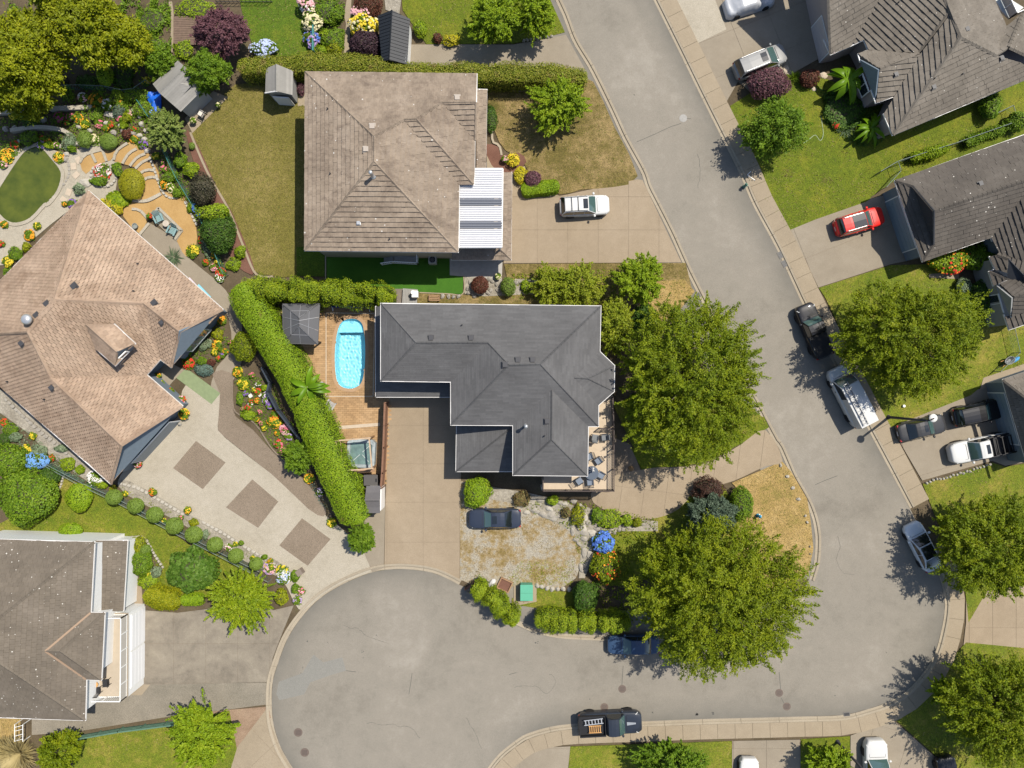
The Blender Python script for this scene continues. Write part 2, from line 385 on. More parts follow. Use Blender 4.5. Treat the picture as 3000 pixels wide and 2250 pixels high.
def kerb(pts,side,width=.5,seg=3.6):
 """gutter pan and rolled edge, cast in lengths"""
 root=tag(MB().box((0,0,-.3),(.01,.01,.01)).build('kerb_bed',G_soil),None,None,None,'structure')
 fine=resample([Vector(p) for p in[tuple(q) for q in smooth([tuple(v) for v in strip(pts)],4,False)]],.45)
 per=round(seg/.45);prof=[(0,.0),(0,.026),(.24*width/.5,.02),(.30*width/.5,.11),(.48*width/.5,.135),(width,.12),(width,-.02)]
 n=len(fine);first=True
 for i0 in range(0,n-1,per):
  sub=fine[i0:min(i0+per,n-1)+1]
  if len(sub)<2:continue
  m=MB();rows=[]
  for k in range(len(sub)):
   i=i0+k;a=fine[max(i-1,0)];b=fine[min(i+1,n-1)];t=(b-a).normalized();nn=Vector((-t.y,t.x))*side
   q=sub[k]
   if k==0 and i0:q=q+t*.012
   if k==len(sub)-1:q=q-t*.012
   rows.append([(q.x+nn.x*d,q.y+nn.y*d,z) for d,z in prof])
  vs=[p for r in rows for p in r];m_=len(prof);fs=[]
  for k in range(len(rows)-1):
   for j in range(m_-1):
    q=[k*m_+j,(k+1)*m_+j,(k+1)*m_+j+1,k*m_+j+1];fs.append(q[::-1] if side>0 else q)
  fs+=[list(range(m_)),list(range((len(rows)-1)*m_,len(rows)*m_))]
  m.faces(vs,fs)
  if first:
   bpy.data.objects.remove(root);root=m.build('kerb',G_kerb);tag(root,None,None,None,'structure');first=False
  else:m.build('kerb_stone',G_kerb,root)
 return fine
def gutter_dirt(pts,side,width=2.4):
 f=resample([Vector(q) for q in smooth([tuple(v) for v in strip(pts)],4,False)],.9);a=offs(f,-side*.02);b=offs(f,-side*width*.35);d=offs(f,-side*width);n=len(f);mb=MB();z=.0135
 vs=[(p.x,p.y,z) for r_ in(a,b,d) for p in r_];fs=[(k*n+i,k*n+i+1,(k+1)*n+i+1,(k+1)*n+i) for k in(0,1) for i in range(n-1)]
 if side<0:pass
 me=MB().faces(vs,[q if area2([vs[i] for i in q])>0 else q[::-1] for q in fs]).mesh('gutter_dirt');at=me.attributes.new('wear','FLOAT','POINT');fade=[min(1.0,i/6,(n-1-i)/6) for i in range(n)];at.data.foreach_set('value',fade+[.55*q for q in fade]+[0.0]*n)
 tag(link('gutter_dirt',me,G_asph),None,None,None,'structure')
for pts,sd in((LK,1),(CK,-1),(IK,1),(BK,-1),(RK,-1)):gutter_dirt(pts,sd)
kerb(LK,1);kerb(CK,-1,.52);kerb(IK,1,.45);
fb=kerb(BK,-1,.45);fr=kerb(RK,-1,.45)
def walk(pts,side,d0,d1,step=1.62,z=.115):
 f=resample([Vector(q) for q in smooth([tuple(v) for v in strip(pts)],4,False)],step)
 a=offs(f,side*d0);b=offs(f,side*d1)
 o=None
 for i in range(len(f)-1):
  ta=(a[i+1]-a[i]).normalized()*.012;tb=(b[i+1]-b[i]).normalized()*.012
  q=[a[i]+ta,a[i+1]-ta,b[i+1]-tb,b[i]+tb]
  m=MB().prism([(p.x,p.y) for p in q],-.02,z+rnd.uniform(-.004,.004))
  if o is None:o=m.build('sidewalk',G_conc);tag(o,None,None,None,'structure')
  else:m.build('slab',G_conc,o)
walk(RK,-1,.462,1.95);walk(BK,-1,.462,1.85)
# --- drives
slabbed('driveway',[(1494,640),(1500,500),(1538,487),(1545,548),(1640,575),(1866,526),(1882,528),(1996,769),(1475,772),(1480,720)],.06,G_drive,(1574,674),0,2.85,3.1)
slabbed('driveway',Q('12',[(1085,160),(1660,160),(1660,800),(1655,1050),(1650,1650),(1560,1605),(1440,1565),(1300,1545),(1180,1538),(1040,1556),(1048,1100),(1070,400)]),.06,G_drive,T('12',1355,1026),0,[-8,-3.4,0,3.42,8],[-7.2,-3.74,0,3.6,7.2,11])
slabbed('driveway',smooth(Q('22',[(815,820),(1040,765),(1180,745),(1380,740),(1600,700),(1850,560),(2050,440),(2190,690),(2050,735),(1790,855),(1600,900),(1500,920),(1420,1010),(1300,1110),(1100,1165),(880,1150),(700,1060),(650,1010),(650,940),(810,940)]),3),.06,G_drive,T('22',890,900),-.13,2.1,30)
sheet('footpath',Q('22',[(820,500),(960,560),(1000,660),(1040,765),(815,822)]),.055,G_brown)
slabbed('driveway',Q('30',[(-600,0),(-240,-60),(470,-300),(560,470),(330,600),(0,750),(-105,660),(-230,880),(-560,250)]),.055,G_drive2,T('20',1505,355),.38,3.6,3.6)
sheet('driveway_panel',Q('20',[(1335,0),(1640,-10),(1735,240),(1505,352)]),.062,G_stamp)
slabbed('driveway',Q('31',[(316,335),(934,100),(1190,30),(1420,560),(1130,620),(545,808)]),.055,G_drive2,T('31',440,575),.38,30,3.3)
slabbed('driveway',Q('32',[(1125,405),(1870,100),(2230,-60),(2230,700),(2060,730),(1950,690),(1385,850)]),.055,G_drive2,T('32',1220,550),.30,30,3.4)
slabbed('driveway',Q('33',[(1742,265),(2230,60),(2230,690),(1720,660),(1740,480)]),.055,G_drive,T('33',1955,520),0,2.2,30)
slabbed('driveway',Q('23',[(62,1500),(472,1482),(440,1800),(-60,1800)]),.055,G_drive2,T('23',62,1500),0,20,3.0)
slabbed('driveway',Q('23',[(1782,1438),(2335,1428),(2335,1900),(1782,1900)]),.055,G_drive2,T('23',2060,1500),0,3.1,30)
slabbed('driveway',Q('33',[(805,1395),(1140,1260),(1700,1750),(1700,1850),(805,1850)]),.055,G_drive2,T('33',1000,1300),-.3,3.4,30)
slabbed('driveway',Q('03',[(1140,330),(1165,380),(1440,400),(1680,370),(2030,250),(2212,380),(2380,340),(2290,560),(2210,770),(2195,960),(1140,985),(1060,500)]),.055,G_drive3,T('03',1150,650),0,3.0,3.7)
sheet('mulch_bed',Q('03',[(1700,1200),(2175,1160),(2195,1250),(1900,1530),(1800,1659),(1750,1800),(1500,1800)]),.04,ground('tan_mulch',[(.3,(.17,.11,.07)),(.6,(.27,.19,.13)),(.8,(.20,.16,.07))],big=.6,small=4,bscale=20,grain=.4))
sheet('gravel_strip',Q('03',[(700,1100),(1040,980),(2190,965),(2180,1140),(1800,1190),(1560,1210),(640,1360),(260,1390),(260,1200)]),.045,G_gravel)
slabbed('driveway',Q('03',[(2170,1165),(2195,1300),(2260,1480),(2360,1659),(2400,1800),(1760,1800),(1900,1520)]),.055,G_conc,T('03',2190,1500),.75,3.3,3.3)
# --- lawns
sheet('lawn',[(690,-60),(905,-60),(905,165),(815,165),(745,145),(715,60)],.05,G_vivid)
sheet('lawn',[(1172,-80),(1570,-80),(1612,0),(1655,95),(1610,107),(1505,128),(1250,130),(1235,110),(1180,30)],.05,G_lawn)
sheet('gravel_drive',[(1200,131),(1505,131),(1615,112),(1658,102),(1706,190),(1720,215),(1200,215)],.045,G_drive2)
sheet('lawn',smooth([(640,300),(690,248),(770,250),(880,262),(895,262),(895,720),(870,808),(790,806),(752,798),(725,760),(660,610),(600,470),(562,388)],2),.05,G_dry)
sheet('lawn',smooth([(1432,262),(1560,255),(1700,245),(1738,240),(1800,372),(1868,516),(1800,548),(1700,556),(1640,570),(1560,520),(1530,470),(1480,440),(1448,380)],2),.055,G_patchy)
sheet('artificial_lawn',Q('11',[(570,400),(1570,400),(1680,715),(1675,862),(1230,845),(575,790)]),.06,G_turf)
sheet('artificial_lawn',Q('11',[(330,480),(557,480),(557,720),(330,715)]),.052,G_vivid)
sheet('lawn',Q('11',[(2010,618),(3480,610),(3530,820),(3330,1050),(3280,1080),(3100,950),(2000,945),(1300,935),(1300,850),(1690,868),(1830,880),(2060,870)]),.05,G_patchy)
sheet('lawn',Q('21',[(1000,780),(1390,740),(1480,840),(1300,1060),(1150,1080),(1050,960)]),.052,G_straw)
sheet('lawn',Q('22',[(1780,870),(2185,695),(2260,780),(2390,1000),(2420,1200),(2440,1400),(2400,1600),(2160,1750),(1700,1500),(1900,1100),(1880,980)]),.055,G_straw)
sheet('lawn',Q('22',[(965,590),(1400,640),(1780,500),(2040,330),(2080,420),(1840,560),(1600,690),(1380,735),(1150,745),(1050,765)]),.05,G_lawn)
sheet('lawn',Q('22',[(820,240),(1500,-100),(2080,380),(1600,640),(1000,620)]),.045,G_mixed)
sheet('lawn',Q('22',[(820,1270),(1030,1250),(1250,1260),(1300,1400),(1000,1700),(700,1700),(650,1430)]),.05,G_mixed)
sheet('yard',Q('12',[(1655,850),(1900,940),(2100,950),(2400,1010),(2640,1090),(2700,1200),(2670,1330),(2650,1500),(2590,1640),(2450,1740),(2000,1700),(1760,1700),(1652,1650)]),.05,G_yard)
sheet('lawn',Q('23',[(70,200),(200,190),(420,230),(500,220),(500,400),(430,400),(0,330),(0,280),(60,305)]),.052,G_mixed)
sheet('lawn',Q('30',[(-170,860),(240,600),(560,620),(1000,800),(2230,560),(2230,1090),(1170,1460),(980,1590),(300,1870),(100,1600),(-60,1230)]),.05,G_lawn)
sheet('lawn',Q('31',[(118,-40),(330,-160),(1030,-40),(960,95),(930,115),(330,325),(240,210)]),.052,G_lawn)
sheet('lawn',Q('31',[(548,812),(1130,628),(1440,620),(1950,900),(2230,1130),(2230,1430),(2100,1490),(1880,1540),(1850,1620),(1780,1680),(1130,1940),(1060,1850),(600,890)]),.05,G_mixed)
sheet('lawn',Q('32',[(1390,880),(1950,705),(2060,740),(2230,710),(2230,1700),(1800,1760),(1640,1500),(1460,1060)]),.05,G_mixed)
sheet('lawn',Q('23',[(472,1484),(1780,1440),(1780,1850),(440,1850)]),.052,G_mixed)
sheet('lawn',Q('33',[(402,1425),(800,1400),(800,1850),(402,1850)]),.052,G_lawn)
sheet('lawn',Q('02',[(380,1000),(480,800),(760,930),(880,1000),(1340,1230),(1560,1390),(1730,1430),(2060,1590),(2080,1680),(1760,1800),(1200,1830),(1330,1560),(1180,1330),(700,1290),(640,1270),(0,1260),(0,1200)]),.05,G_mixed)
sheet('lawn',Q('03',[(640,1390),(1550,1260),(1860,1190),(1920,1500),(1830,1800),(560,1800)]),.05,G_mixed)
sheet('lawn',Q('03',[(-60,1250),(170,1260),(160,1440),(-60,1450)]),.05,G_straw)
sheet('lawn',Q('33',[(1150,1250),(1300,1150),(1740,640),(2260,690),(2260,1850),(1720,1760)]),.045,G_mixed)
sheet('lawn',Q('32',[(1390,870),(1460,1020),(1560,1250),(1730,1700),(1760,2000),(1900,1760),(1800,1400),(1500,1000)]),.044,G_mixed)
sheet('lawn',Q('22',[(1150,1160),(1400,1010),(1500,920),(1700,880),(2100,1500),(1900,2000),(1150,2000)]),.043,G_mixed)
# --- paved gardens of the tan-tiled house
sheet('stamped_driveway',smooth(Q('02',[(985,800),(1400,330),(1480,120),(1560,60),(1790,145),(1790,250),(1765,400),(1820,500),(2212,805),(2700,1180),(2930,1400),(3000,1560),(2985,1598),(2793,1666),(2600,1784),(2460,1905),(2380,1830),(2230,1580),(1780,1330),(1500,1130),(1180,960),(1010,850)]),2),.05,G_stamp)
for pts in(Q('02',[(1590,530),(1830,705),(1645,920),(1405,750)]),[(740,1404),(816,1469),(757,1546),(663,1486)],Q('12',[(375,1155),(605,1325),(420,1540),(190,1375)])):
 sheet('paving_panel',pts,.056,G_brown)
sheet('garden_path',smooth(Q('02',[(1720,-20),(1880,-20),(1885,200),(1910,330),(2050,440),(2212,620),(2420,800),(2560,960),(2640,1080),(2620,1140),(2500,1080),(2212,806),(1822,498),(1768,400),(1785,150)]),2),.058,G_brown)
sheet('garden_path',smooth(Q('01',[(1140,380),(1220,290),(1450,450),(1500,540),(1640,660),(1830,830),(1960,1100),(1960,1400),(1890,1560),(1780,1660),(1700,1660),(1760,1450),(1880,1300),(1850,1050),(1800,980),(1700,930)]),2),.055,G_drive2)
sheet('gravel_terrace',smooth(Q('01',[(1000,230),(1060,120),(1290,40),(1480,60),(1520,160),(1590,320),(1590,480),(1510,560),(1440,440),(1290,170),(1180,300),(1140,380)]),2),.06,G_sand)
sheet('paving',smooth(Q('00',[(0,1350),(180,1200),(350,1190),(560,1250),(680,1180),(940,1200),(930,1600),(800,1640),(620,1659),(200,2000),(0,2150)]),2),.04,G_stamp)
sheet('entry_path',Q('01',[(1190,1520),(1310,1380),(1500,1480),(1430,1540),(1340,1640),(1330,1700)]),.056,G_drive2)
sheet('entry_mat',Q('02',[(1430,20),(1510,-60),(1788,145),(1715,232)]),.058,plain('green_mat',(.20,.245,.13),.9,vary=.12))
sheet('rubble_bank',Q('02',[(0,110),(110,170),(560,560),(900,880),(760,890),(400,640),(240,470),(0,300)]),.05,G_rubble)
sheet('rubble_bank',smooth(Q('02',[(960,850),(1060,860),(1250,960),(1520,1120),(1800,1250),(2050,1420),(2212,1480),(2360,1590),(2300,1640),(2050,1540),(1750,1360),(1420,1170),(1020,960)]),2),.06,G_rubble)
sheet('mulch_bed',smooth(Q('00',[(1510,1090),(1550,1080),(1640,1250),(1760,1520),(1850,1659),(1960,1900),(2070,2200),(1980,2200),(1850,2050),(1700,1600),(1600,1400)]),2),.045,G_mulch)
sheet('mulch_bed',smooth(Q('10',[(1870,1170),(1960,1190),(2010,1260),(2130,1240),(2190,1310),(2100,1400),(1960,1400),(1870,1260)]),2),.06,G_mulch)
sheet('shed_path',Q('00',[(1500,960),(1730,740),(1850,790),(1560,1080)]),.05,G_conc)
sheet('concrete_strip',Q('10',[(340,860),(400,860),(400,770),(345,780)]),.055,G_conc)
sheet('entry_path',Q('10',[(1870,1260),(1960,1270),(2010,1350),(2110,1420),(2110,1540),(1990,1400),(1870,1370)]),.058,G_conc)
sheet('side_path',Q('11',[(1570,540),(2000,540),(1990,750),(1690,720),(1570,710)]),.055,plain('mat_stripes',(.36,.34,.31),.8,vary=.15))
sheet('side_path',Q('02',[(0,1270),(480,1290),(1060,1310),(1040,1345),(0,1320)]),.06,G_drive2)
sheet('entry_path',Q('03',[(1020,50),(1060,100),(1150,190),(1160,350),(1000,400),(1010,200)]),.06,G_drive)
sheet('side_path',Q('12',[(1040,880),(890,1100),(860,1380),(890,1470),(945,1590),(1036,1556),(1048,1000)]),.05,G_drive2)
sheet('bed_path',Q('10',[(740,-30),(775,-30),(755,430),(710,435),(730,200),(715,130)]),.045,G_conc)
sheet('bed_path',Q('10',[(1040,-30),(1180,-30),(1160,130),(1050,80)]),.043,G_rubble)
sheet('paving',Q('31',[(1440,700),(1680,680),(1680,740),(1440,730)]),.055,G_conc)
sheet('paving',Q('31',[(1880,1540),(2230,1420),(2230,1500),(1850,1640)]),.056,G_conc)
sheet('rubble_bank',Q('12',[(1660,860),(2212,950),(2420,1000),(2650,1080),(2690,1200),(2560,1280),(2350,1130),(2200,1060),(1900,1000)]),.056,G_rubble)
sheet('rubble_bank',Q('11',[(1690,720),(1990,750),(2100,740),(2600,740),(2600,800),(2300,860),(1850,880),(1690,860)]),.056,G_rubble)
sheet('rubble_bank',Q('22',[(560,1050),(900,1160),(1180,1180),(1180,1260),(860,1260),(700,1310),(640,1500),(590,1640),(540,1640),(560,1400),(480,1230)]),.055,G_rubble)
# --- edging strips (single runs of low kerb)
def edging(name,pts,w,h,m,label,seg=None):
 f=resample([Vector(q) for q in smooth([tuple(v) for v in strip(pts)],4,False)],.4)
 a=offs(f,w/2);b=offs(f,-w/2)
 if seg is None:
  mb=MB();mb.prism([(p.x,p.y) for p in a]+[(p.x,p.y) for p in b[::-1]],0,h)
  o=mb.build(name,m);tag(o,None,None,None,'structure');return o
edging('lawn_edging',Q('00',[(1545,1075),(1600,1210),(1700,1430),(1850,1690),(1960,1960),(2060,2200),(2140,2245),(2212,2240)]),.2,.12,G_conc,'')
edging('lawn_edging',Q('10',[(1920,960),(1915,1140),(1970,1180),(1990,1260)]),.2,.14,G_kerb,'')
edging('lawn_edging',Q('11',[(1683,715),(1680,862),(1560,860),(1325,850)]),.1,.12,G_conc,'')
edging('lawn_edging',Q('11',[(566,500),(566,740)]),.1,.12,G_kerb,'')
edging('lawn_edging',Q('20',[(0,740),(195,740)]),.08,.12,G_kerb,'')
edging('path_edging',Q('02',[(1885,-10),(1888,200),(1915,300),(2070,390),(2212,600),(2400,770)]),.12,.12,G_brown,'')
edging('lawn_edging',Q('00',[(1385,20),(1405,200),(1390,430)]),.3,.15,G_conc,'')
edging('garden_wall_kerb',Q('00',[(110,1070),(250,1050),(400,1045),(540,1070),(590,1110)]),.35,.5,G_stamp,'')
edging('garden_wall_kerb',Q('00',[(0,920),(200,915),(450,890),(760,880)]),.4,.4,G_stamp,'')
# ------------------------------------------------------------------ building kit
M_white=plain('white_paint',(.80,.80,.78),.45,vary=.04)
M_trim=plain('white_gutter',(.72,.70,.68),.4)
M_glass=plain('window_glass',(.03,.04,.05),.05,0,.6)
M_dark=plain('dark_metal',(.03,.032,.036),.45)
M_vent=plain('roof_vent_metal',(.055,.055,.06),.5)
M_pipe=plain('galvanised_pipe',(.55,.56,.57),.35,.6)
M_siding=plain('grey_siding',(.30,.30,.29),.7,vary=.08)
M_beige=plain('beige_stucco',(.45,.38,.29),.8,vary=.08)
M_blue=plain('blue_grey_siding',(.16,.20,.24),.7,vary=.08)
M_wood=plain('brown_fence_board',(.20,.105,.065),.75,vary=.25,vscale=5)
T_tan=tiled('weathered_tan_tile',[(.3,(.105,.080,.060)),(.5,(.185,.146,.110)),(.7,(.24,.195,.152))],.09,streak=((.075,.054,.042),.8),lichen=((.40,.38,.35),2.0,.26))
T_terra=tiled('peach_clay_tile',[(.3,(.165,.117,.083)),(.5,(.25,.18,.128)),(.7,(.31,.232,.17))],.13,streak=((.13,.08,.05),.5))
T_grey=tiled('charcoal_shingle',[(.3,(.054,.053,.054)),(.5,(.070,.069,.070)),(.7,(.090,.089,.090))],.10,rough=.8)
T_brown=tiled('brown_concrete_tile',[(.3,(.075,.062,.048)),(.5,(.105,.087,.067)),(.7,(.135,.113,.09))],.07,lichen=((.42,.40,.36),3.4,.36))
T_ebrown=tiled('grey_brown_shake_tile',[(.3,(.072,.062,.05)),(.5,(.112,.097,.079)),(.7,(.155,.137,.115))],.08,lichen=((.42,.40,.36),2.4,.24))
T_slate=tiled('dark_brown_tile',[(.3,(.045,.039,.033)),(.5,(.065,.056,.047)),(.7,(.09,.079,.067))],.07,lichen=((.42,.40,.36),2.8,.30))
def newell(v):
 n=Vector()
 for i in range(len(v)):
  a,b=v[i],v[(i+1)%len(v)]
  n+=Vector(((a.y-b.y)*(a.z+b.z),(a.z-b.z)*(a.x+b.x),(a.x-b.x)*(a.y+b.y)))
 n.normalize();return n if n.z>0 else -n
ROOFS={}
def on_roof(h,px,py,z):
 """height of the roof seen at a photo point"""
 for q,n,c in ROOFS.get(h.name,[]):
  if inpoly(q,np.array([px]),np.array([py]))[0]:
   a,b=P(px,py,0),P(px,py,10);d=(b-a).dot(n)
   if abs(d)>1e-6:return 10*(c-a).dot(n)/d
 return z
class Roof:
 """tiled roof: a deck with courses of separate tiles laid on it"""
 def __init__(s,house,m,tw,course,thick=.035,budget=300,lift=.01,gap=.012,name='roof_tile',stagger=.5,zs=(0,1)):
  s.h=house;s.m=m;s.tw=tw;s.c=course;s.t=thick;s.budget=budget;s.gap=gap;s.name=name;s.st=stagger
  s.deck=MB();s.cand=[];s.rest=MB();s.tints=[];s.fl=[];s.V=[];s.zs=zs
 def vid(s,p,tol=4.5):
  z=s.zs[0]+(p[2]-s.zs[0])*s.zs[1]
  for i,v in enumerate(s.V):
   if abs(v[0]-p[0])+abs(v[1]-p[1])<tol and abs(v[3]-z)<.8:return i
  s.V.append([p[0],p[1],z,z]);return len(s.V)-1
 def face(s,pts):s.fl.append([s.vid(p) for p in pts]);return s
 def solve(s):
  """nudge the corner heights until every roof face is flat"""
  V=np.array(s.V);lo=V[:,2].min();wt=np.where(V[:,2]<lo+.25,4.0,.8);wt=np.where((V[:,0]<-20)|(V[:,0]>3010)|(V[:,1]<-8),.05,wt);z0=V[:,2].copy()
  def res(z):
   f=S*(H-z)/H;X=np.stack([(V[:,0]-1500)*f,(1125-V[:,1])*f,z],1);r=[wt*(z-z0)]
   for q in s.fl:
    if len(q)>3:p=X[q];c=p.mean(0);n=np.linalg.svd(p-c)[2][2];r.append(((p-c)@(n*np.sign(n[2]+1e-9)))*6)
   return np.concatenate(r)
  z=z0.copy()
  for it in range(8):
   r=res(z);J=np.stack([(res(z+np.eye(len(z))[k]*1e-4)-r)/1e-4 for k in range(len(z))],1);z=z-np.linalg.lstsq(J,r,rcond=None)[0]
  for k in range(len(z)):s.V[k][2]=z[k]
 def at(s,p):
  i=s.vid(p,6);return P(*s.V[i][:3])
 def lay(s,q):
  w=[P(*s.V[i][:3]) for i in q];n=newell(w);c=sum(w,Vector())/len(w);ROOFS.setdefault(s.h.name,[]).append(([tuple(s.V[i][:2]) for i in q],n,c))
  u=Vector((-n.y,n.x,0))
  if u.length<1e-4:u=Vector((1,0,0))
  u.normalize();v=n.cross(u)
  if v.z<0:v=-v;u=-u
  q=[((p-c).dot(u),(p-c).dot(v)) for p in w]
  if area2(q)<0:q=q[::-1]
  s.deck.poly([tuple(c+u*a+v*b-n*.03) for a,b in q]);s.deck.poly([tuple(c+u*a+v*b-n*.14) for a,b in q][::-1])
  for i in range(len(q)):
   a,b=q[i],q[(i+1)%len(q)]
   s.deck.poly([tuple(c+u*a[0]+v*a[1]-n*.14),tuple(c+u*b[0]+v*b[1]-n*.14),tuple(c+u*b[0]+v*b[1]-n*.03),tuple(c+u*a[0]+v*a[1]-n*.03)])
  v0=min(p[1] for p in q);v1=max(p[1] for p in q);u0=min(p[0] for p in q);u1=max(p[0] for p in q)
  M=Matrix((u,v,n)).transposed().to_4x4();M.translation=c
  j=0
  while v0+j*s.c<v1:
   va=v0+j*s.c;o=(j%2)*s.st*s.tw+rnd.uniform(0,.3)*s.tw*(.0 if s.st else 1);i=math.floor(-o/s.tw)-1
   ua=u0+o+i*s.tw if s.tw<50 else u0-1
   while ua<u1:
    ub=ua+(s.tw if s.tw<50 else u1-u0+2);g=s.gap/2
    cell=[(ua+g,va),(ub-g,va),(ub-g,va+s.c),(ua+g,va+s.c)]
    pc=clip(q,cell)
    if pc:
     A=abs(area2(pc));full=(s.tw-2*g)*s.c if s.tw<50 else 1e9
     jit=rnd.uniform(-.12,.25)*s.t
     if A>.985*full:s.cand.append((M,(ua+ub)/2,va,jit))
     elif A>.002:s.add(M,pc,va,jit)
    ua=ub
   j+=1
 def add(s,M,pc,va,jit=0):
  if area2(pc)<0:pc=pc[::-1]
  k=len(pc);top=[M@Vector((a,b,s.t*(1.15-(b-va)/s.c)+jit)) for a,b in pc];bot=[M@Vector((a,b,-.02)) for a,b in pc]
  fs=[list(range(k))]
  for i in range(k):
   j=(i+1)%k
   if not(pc[i][1]>va+s.c*.98 and pc[j][1]>va+s.c*.98):fs.append([i,k+i,k+j,j])
  s.rest.faces(top+bot,fs);s.tints+=[rnd.random()]*(2*k)
 def done(s,ridges=(),cap=.24,eaves=(),gutter=None,capm=None):
  s.solve()
  for q in s.fl:s.lay(q)
  deck=s.deck.build('roof',s.m,s.h)
  s.cand.sort(key=lambda t:-(t[0]@Vector((t[1],t[2],0))).z)
  hw=s.tw/2-s.gap/2
  if s.budget and s.cand:
   pm=MB();z0=s.t*1.15;z1=s.t*.15
   pm.faces([(-hw,0,z0),(hw,0,z0),(hw,s.c,z1),(-hw,s.c,z1),(-hw,0,-.02),(hw,0,-.02),(hw,s.c,-.02),(-hw,s.c,-.02)],[(0,1,2,3),(0,4,5,1),(1,5,6,2),(3,7,4,0)])
   me=pm.mesh(s.name);me.materials.append(s.m)
   pick=s.cand[::max(1,len(s.cand)//s.budget)][:s.budget];chosen=set(id(c) for c in pick)
   for M,uc,va,jit in pick:
    o=bpy.data.objects.new(s.name,me);COL.objects.link(o);o.parent=deck
    o.matrix_local=M@Matrix.Translation((uc,va,jit)) if s.h.location.length==0 else s.h.matrix_world.inverted()@M@Matrix.Translation((uc,va,jit))
  else:chosen=set()
  for cd in s.cand:
   if id(cd) in chosen:continue
   M,uc,va,jit=cd;s.add(M,[(uc-hw,va),(uc+hw,va),(uc+hw,va+s.c),(uc-hw,va+s.c)],va,jit)
  if s.rest.v:
   me=s.rest.mesh(s.name+'s');a=me.attributes.new('tint','FLOAT','POINT');a.data.foreach_set('value',s.tints)
   tag(link(s.name+'s',me,s.m,deck),None,None,None,'stuff')
  for a,b in ridges:
   a,b=s.at(a),s.at(b);d=b-a;n=max(1,int(d.length/.42));mb=MB();r=d.normalized();side=Vector((-r.y,r.x,0)).normalized()
   for k in range(n):
    p,q=a+d*(k/n)+r*.01,a+d*((k+1)/n)-r*.005;up0=Vector((0,0,.075+s.t));up1=Vector((0,0,.05+s.t));dn=Vector((0,0,-.06));w_=side*cap/2
    mb.faces([p-w_+dn+up0*.6,p+up0,p+w_+dn+up0*.6,q-w_+dn+up1*.6,q+up1,q+w_+dn+up1*.6],[(0,1,4,3),(1,2,5,4),(0,2,1)])
   mb.build('ridge_cap',capm or s.m,deck)
  for run in eaves:
   w=[s.at(p) for p in run];mb=MB()
   for a,b in zip(w[:-1],w[1:]):
    d=(b-a).normalized()*.045;mb.bar(a-d-Vector((0,0,.045)),b+d-Vector((0,0,.045)),.1,.13)
   mb.build('gutter',gutter or M_trim,s.h)
  return deck
def house(name,label,px,py,cat='house'):
 return empty(name,(0,0,0),0,label,cat)
def walls(h,pts,ztop,m,ins=.5,z_img=None,z0=0.0,name='wall'):
 w=[P(x,y,z_img if z_img is not None else ztop) for x,y in pts]
 p=inset([(a.x,a.y) for a in w],ins) if ins else[(a.x,a.y) for a in w]
 MB().prism(p,z0,ztop).build(name,m,h);return p
def west_edge(p):
 e=[(p[i],p[(i+1)%len(p)]) for i in range(len(p))];e=[q for q in e if math.dist(*q)>3.5]
 return min(e,key=lambda q:q[0][0]+q[1][0])
def gable(h,pts,m,name='wall',t=.12):
 """upright wall panel given by its corners in space"""
 w=[P(*p) for p in pts];n=newell_raw(w)*t;mb=MB();k=len(w)
 mb.faces([tuple(p) for p in w]+[tuple(p-n) for p in w],[list(range(k)),list(range(2*k-1,k-1,-1))]+[[i,k+i,k+(i+1)%k,(i+1)%k] for i in range(k)])
 return mb.build(name,m,h)
def newell_raw(v):
 n=Vector()
 for i in range(len(v)):
  a,b=v[i],v[(i+1)%len(v)]
  n+=Vector(((a.y-b.y)*(a.z+b.z),(a.z-b.z)*(a.x+b.x),(a.x-b.x)*(a.y+b.y)))
 n.normalize();return n
def window(h,a,b,zc,w,hh,t=.5,n_pane=2,frame=None,glass=None):
 """window on the wall running from a to b (world xy, outside on the right of a->b)"""
 a=Vector((a[0],a[1]));b=Vector((b[0],b[1]));d=(b-a).normalized();nrm=Vector((d.y,-d.x));c=a+(b-a)*t+nrm*.04
 ang=math.atan2(d.y,d.x);mb=MB()
 for s_ in(-1,1):
  mb.box((c.x+d.x*s_*w/2,c.y+d.y*s_*w/2,zc),(.09,.1,hh+.09),ang);mb.box((c.x,c.y,zc+s_*hh/2),(w-.09,.1,.09),ang)
 for k in range(1,n_pane):f=-w/2+w*k/n_pane;mb.box((c.x+d.x*f,c.y+d.y*f,zc),(.06,.08,hh-.09),ang)
 fr=mb.build('window',frame or M_white,h)
 for k in range(n_pane):
  f=-w/2+w*(k+.5)/n_pane
  MB().box((c.x+d.x*f,c.y+d.y*f,zc),(w/n_pane-.08,.03,hh-.1),ang).build('pane',glass or M_glass,fr)
def door(h,a,b,w,hh,t=.5,m=None,rows=4,z0=0.03,name='garage_door'):
 a=Vector((a[0],a[1]));b=Vector((b[0],b[1]));d=(b-a).normalized();nrm=Vector((d.y,-d.x));c=a+(b-a)*t+nrm*.03
 ang=math.atan2(d.y,d.x)
 fr=MB().box((c.x,c.y,z0+hh/2),(w+.2,.05,hh+.1),ang).build(name,M_white,h)
 for k in range(rows):
  MB().box((c.x+nrm.x*.035,c.y+nrm.y*.035,z0+hh*(k+.5)/rows),(w,.04,hh/rows-.03),ang).build('panel',m or M_white,fr)
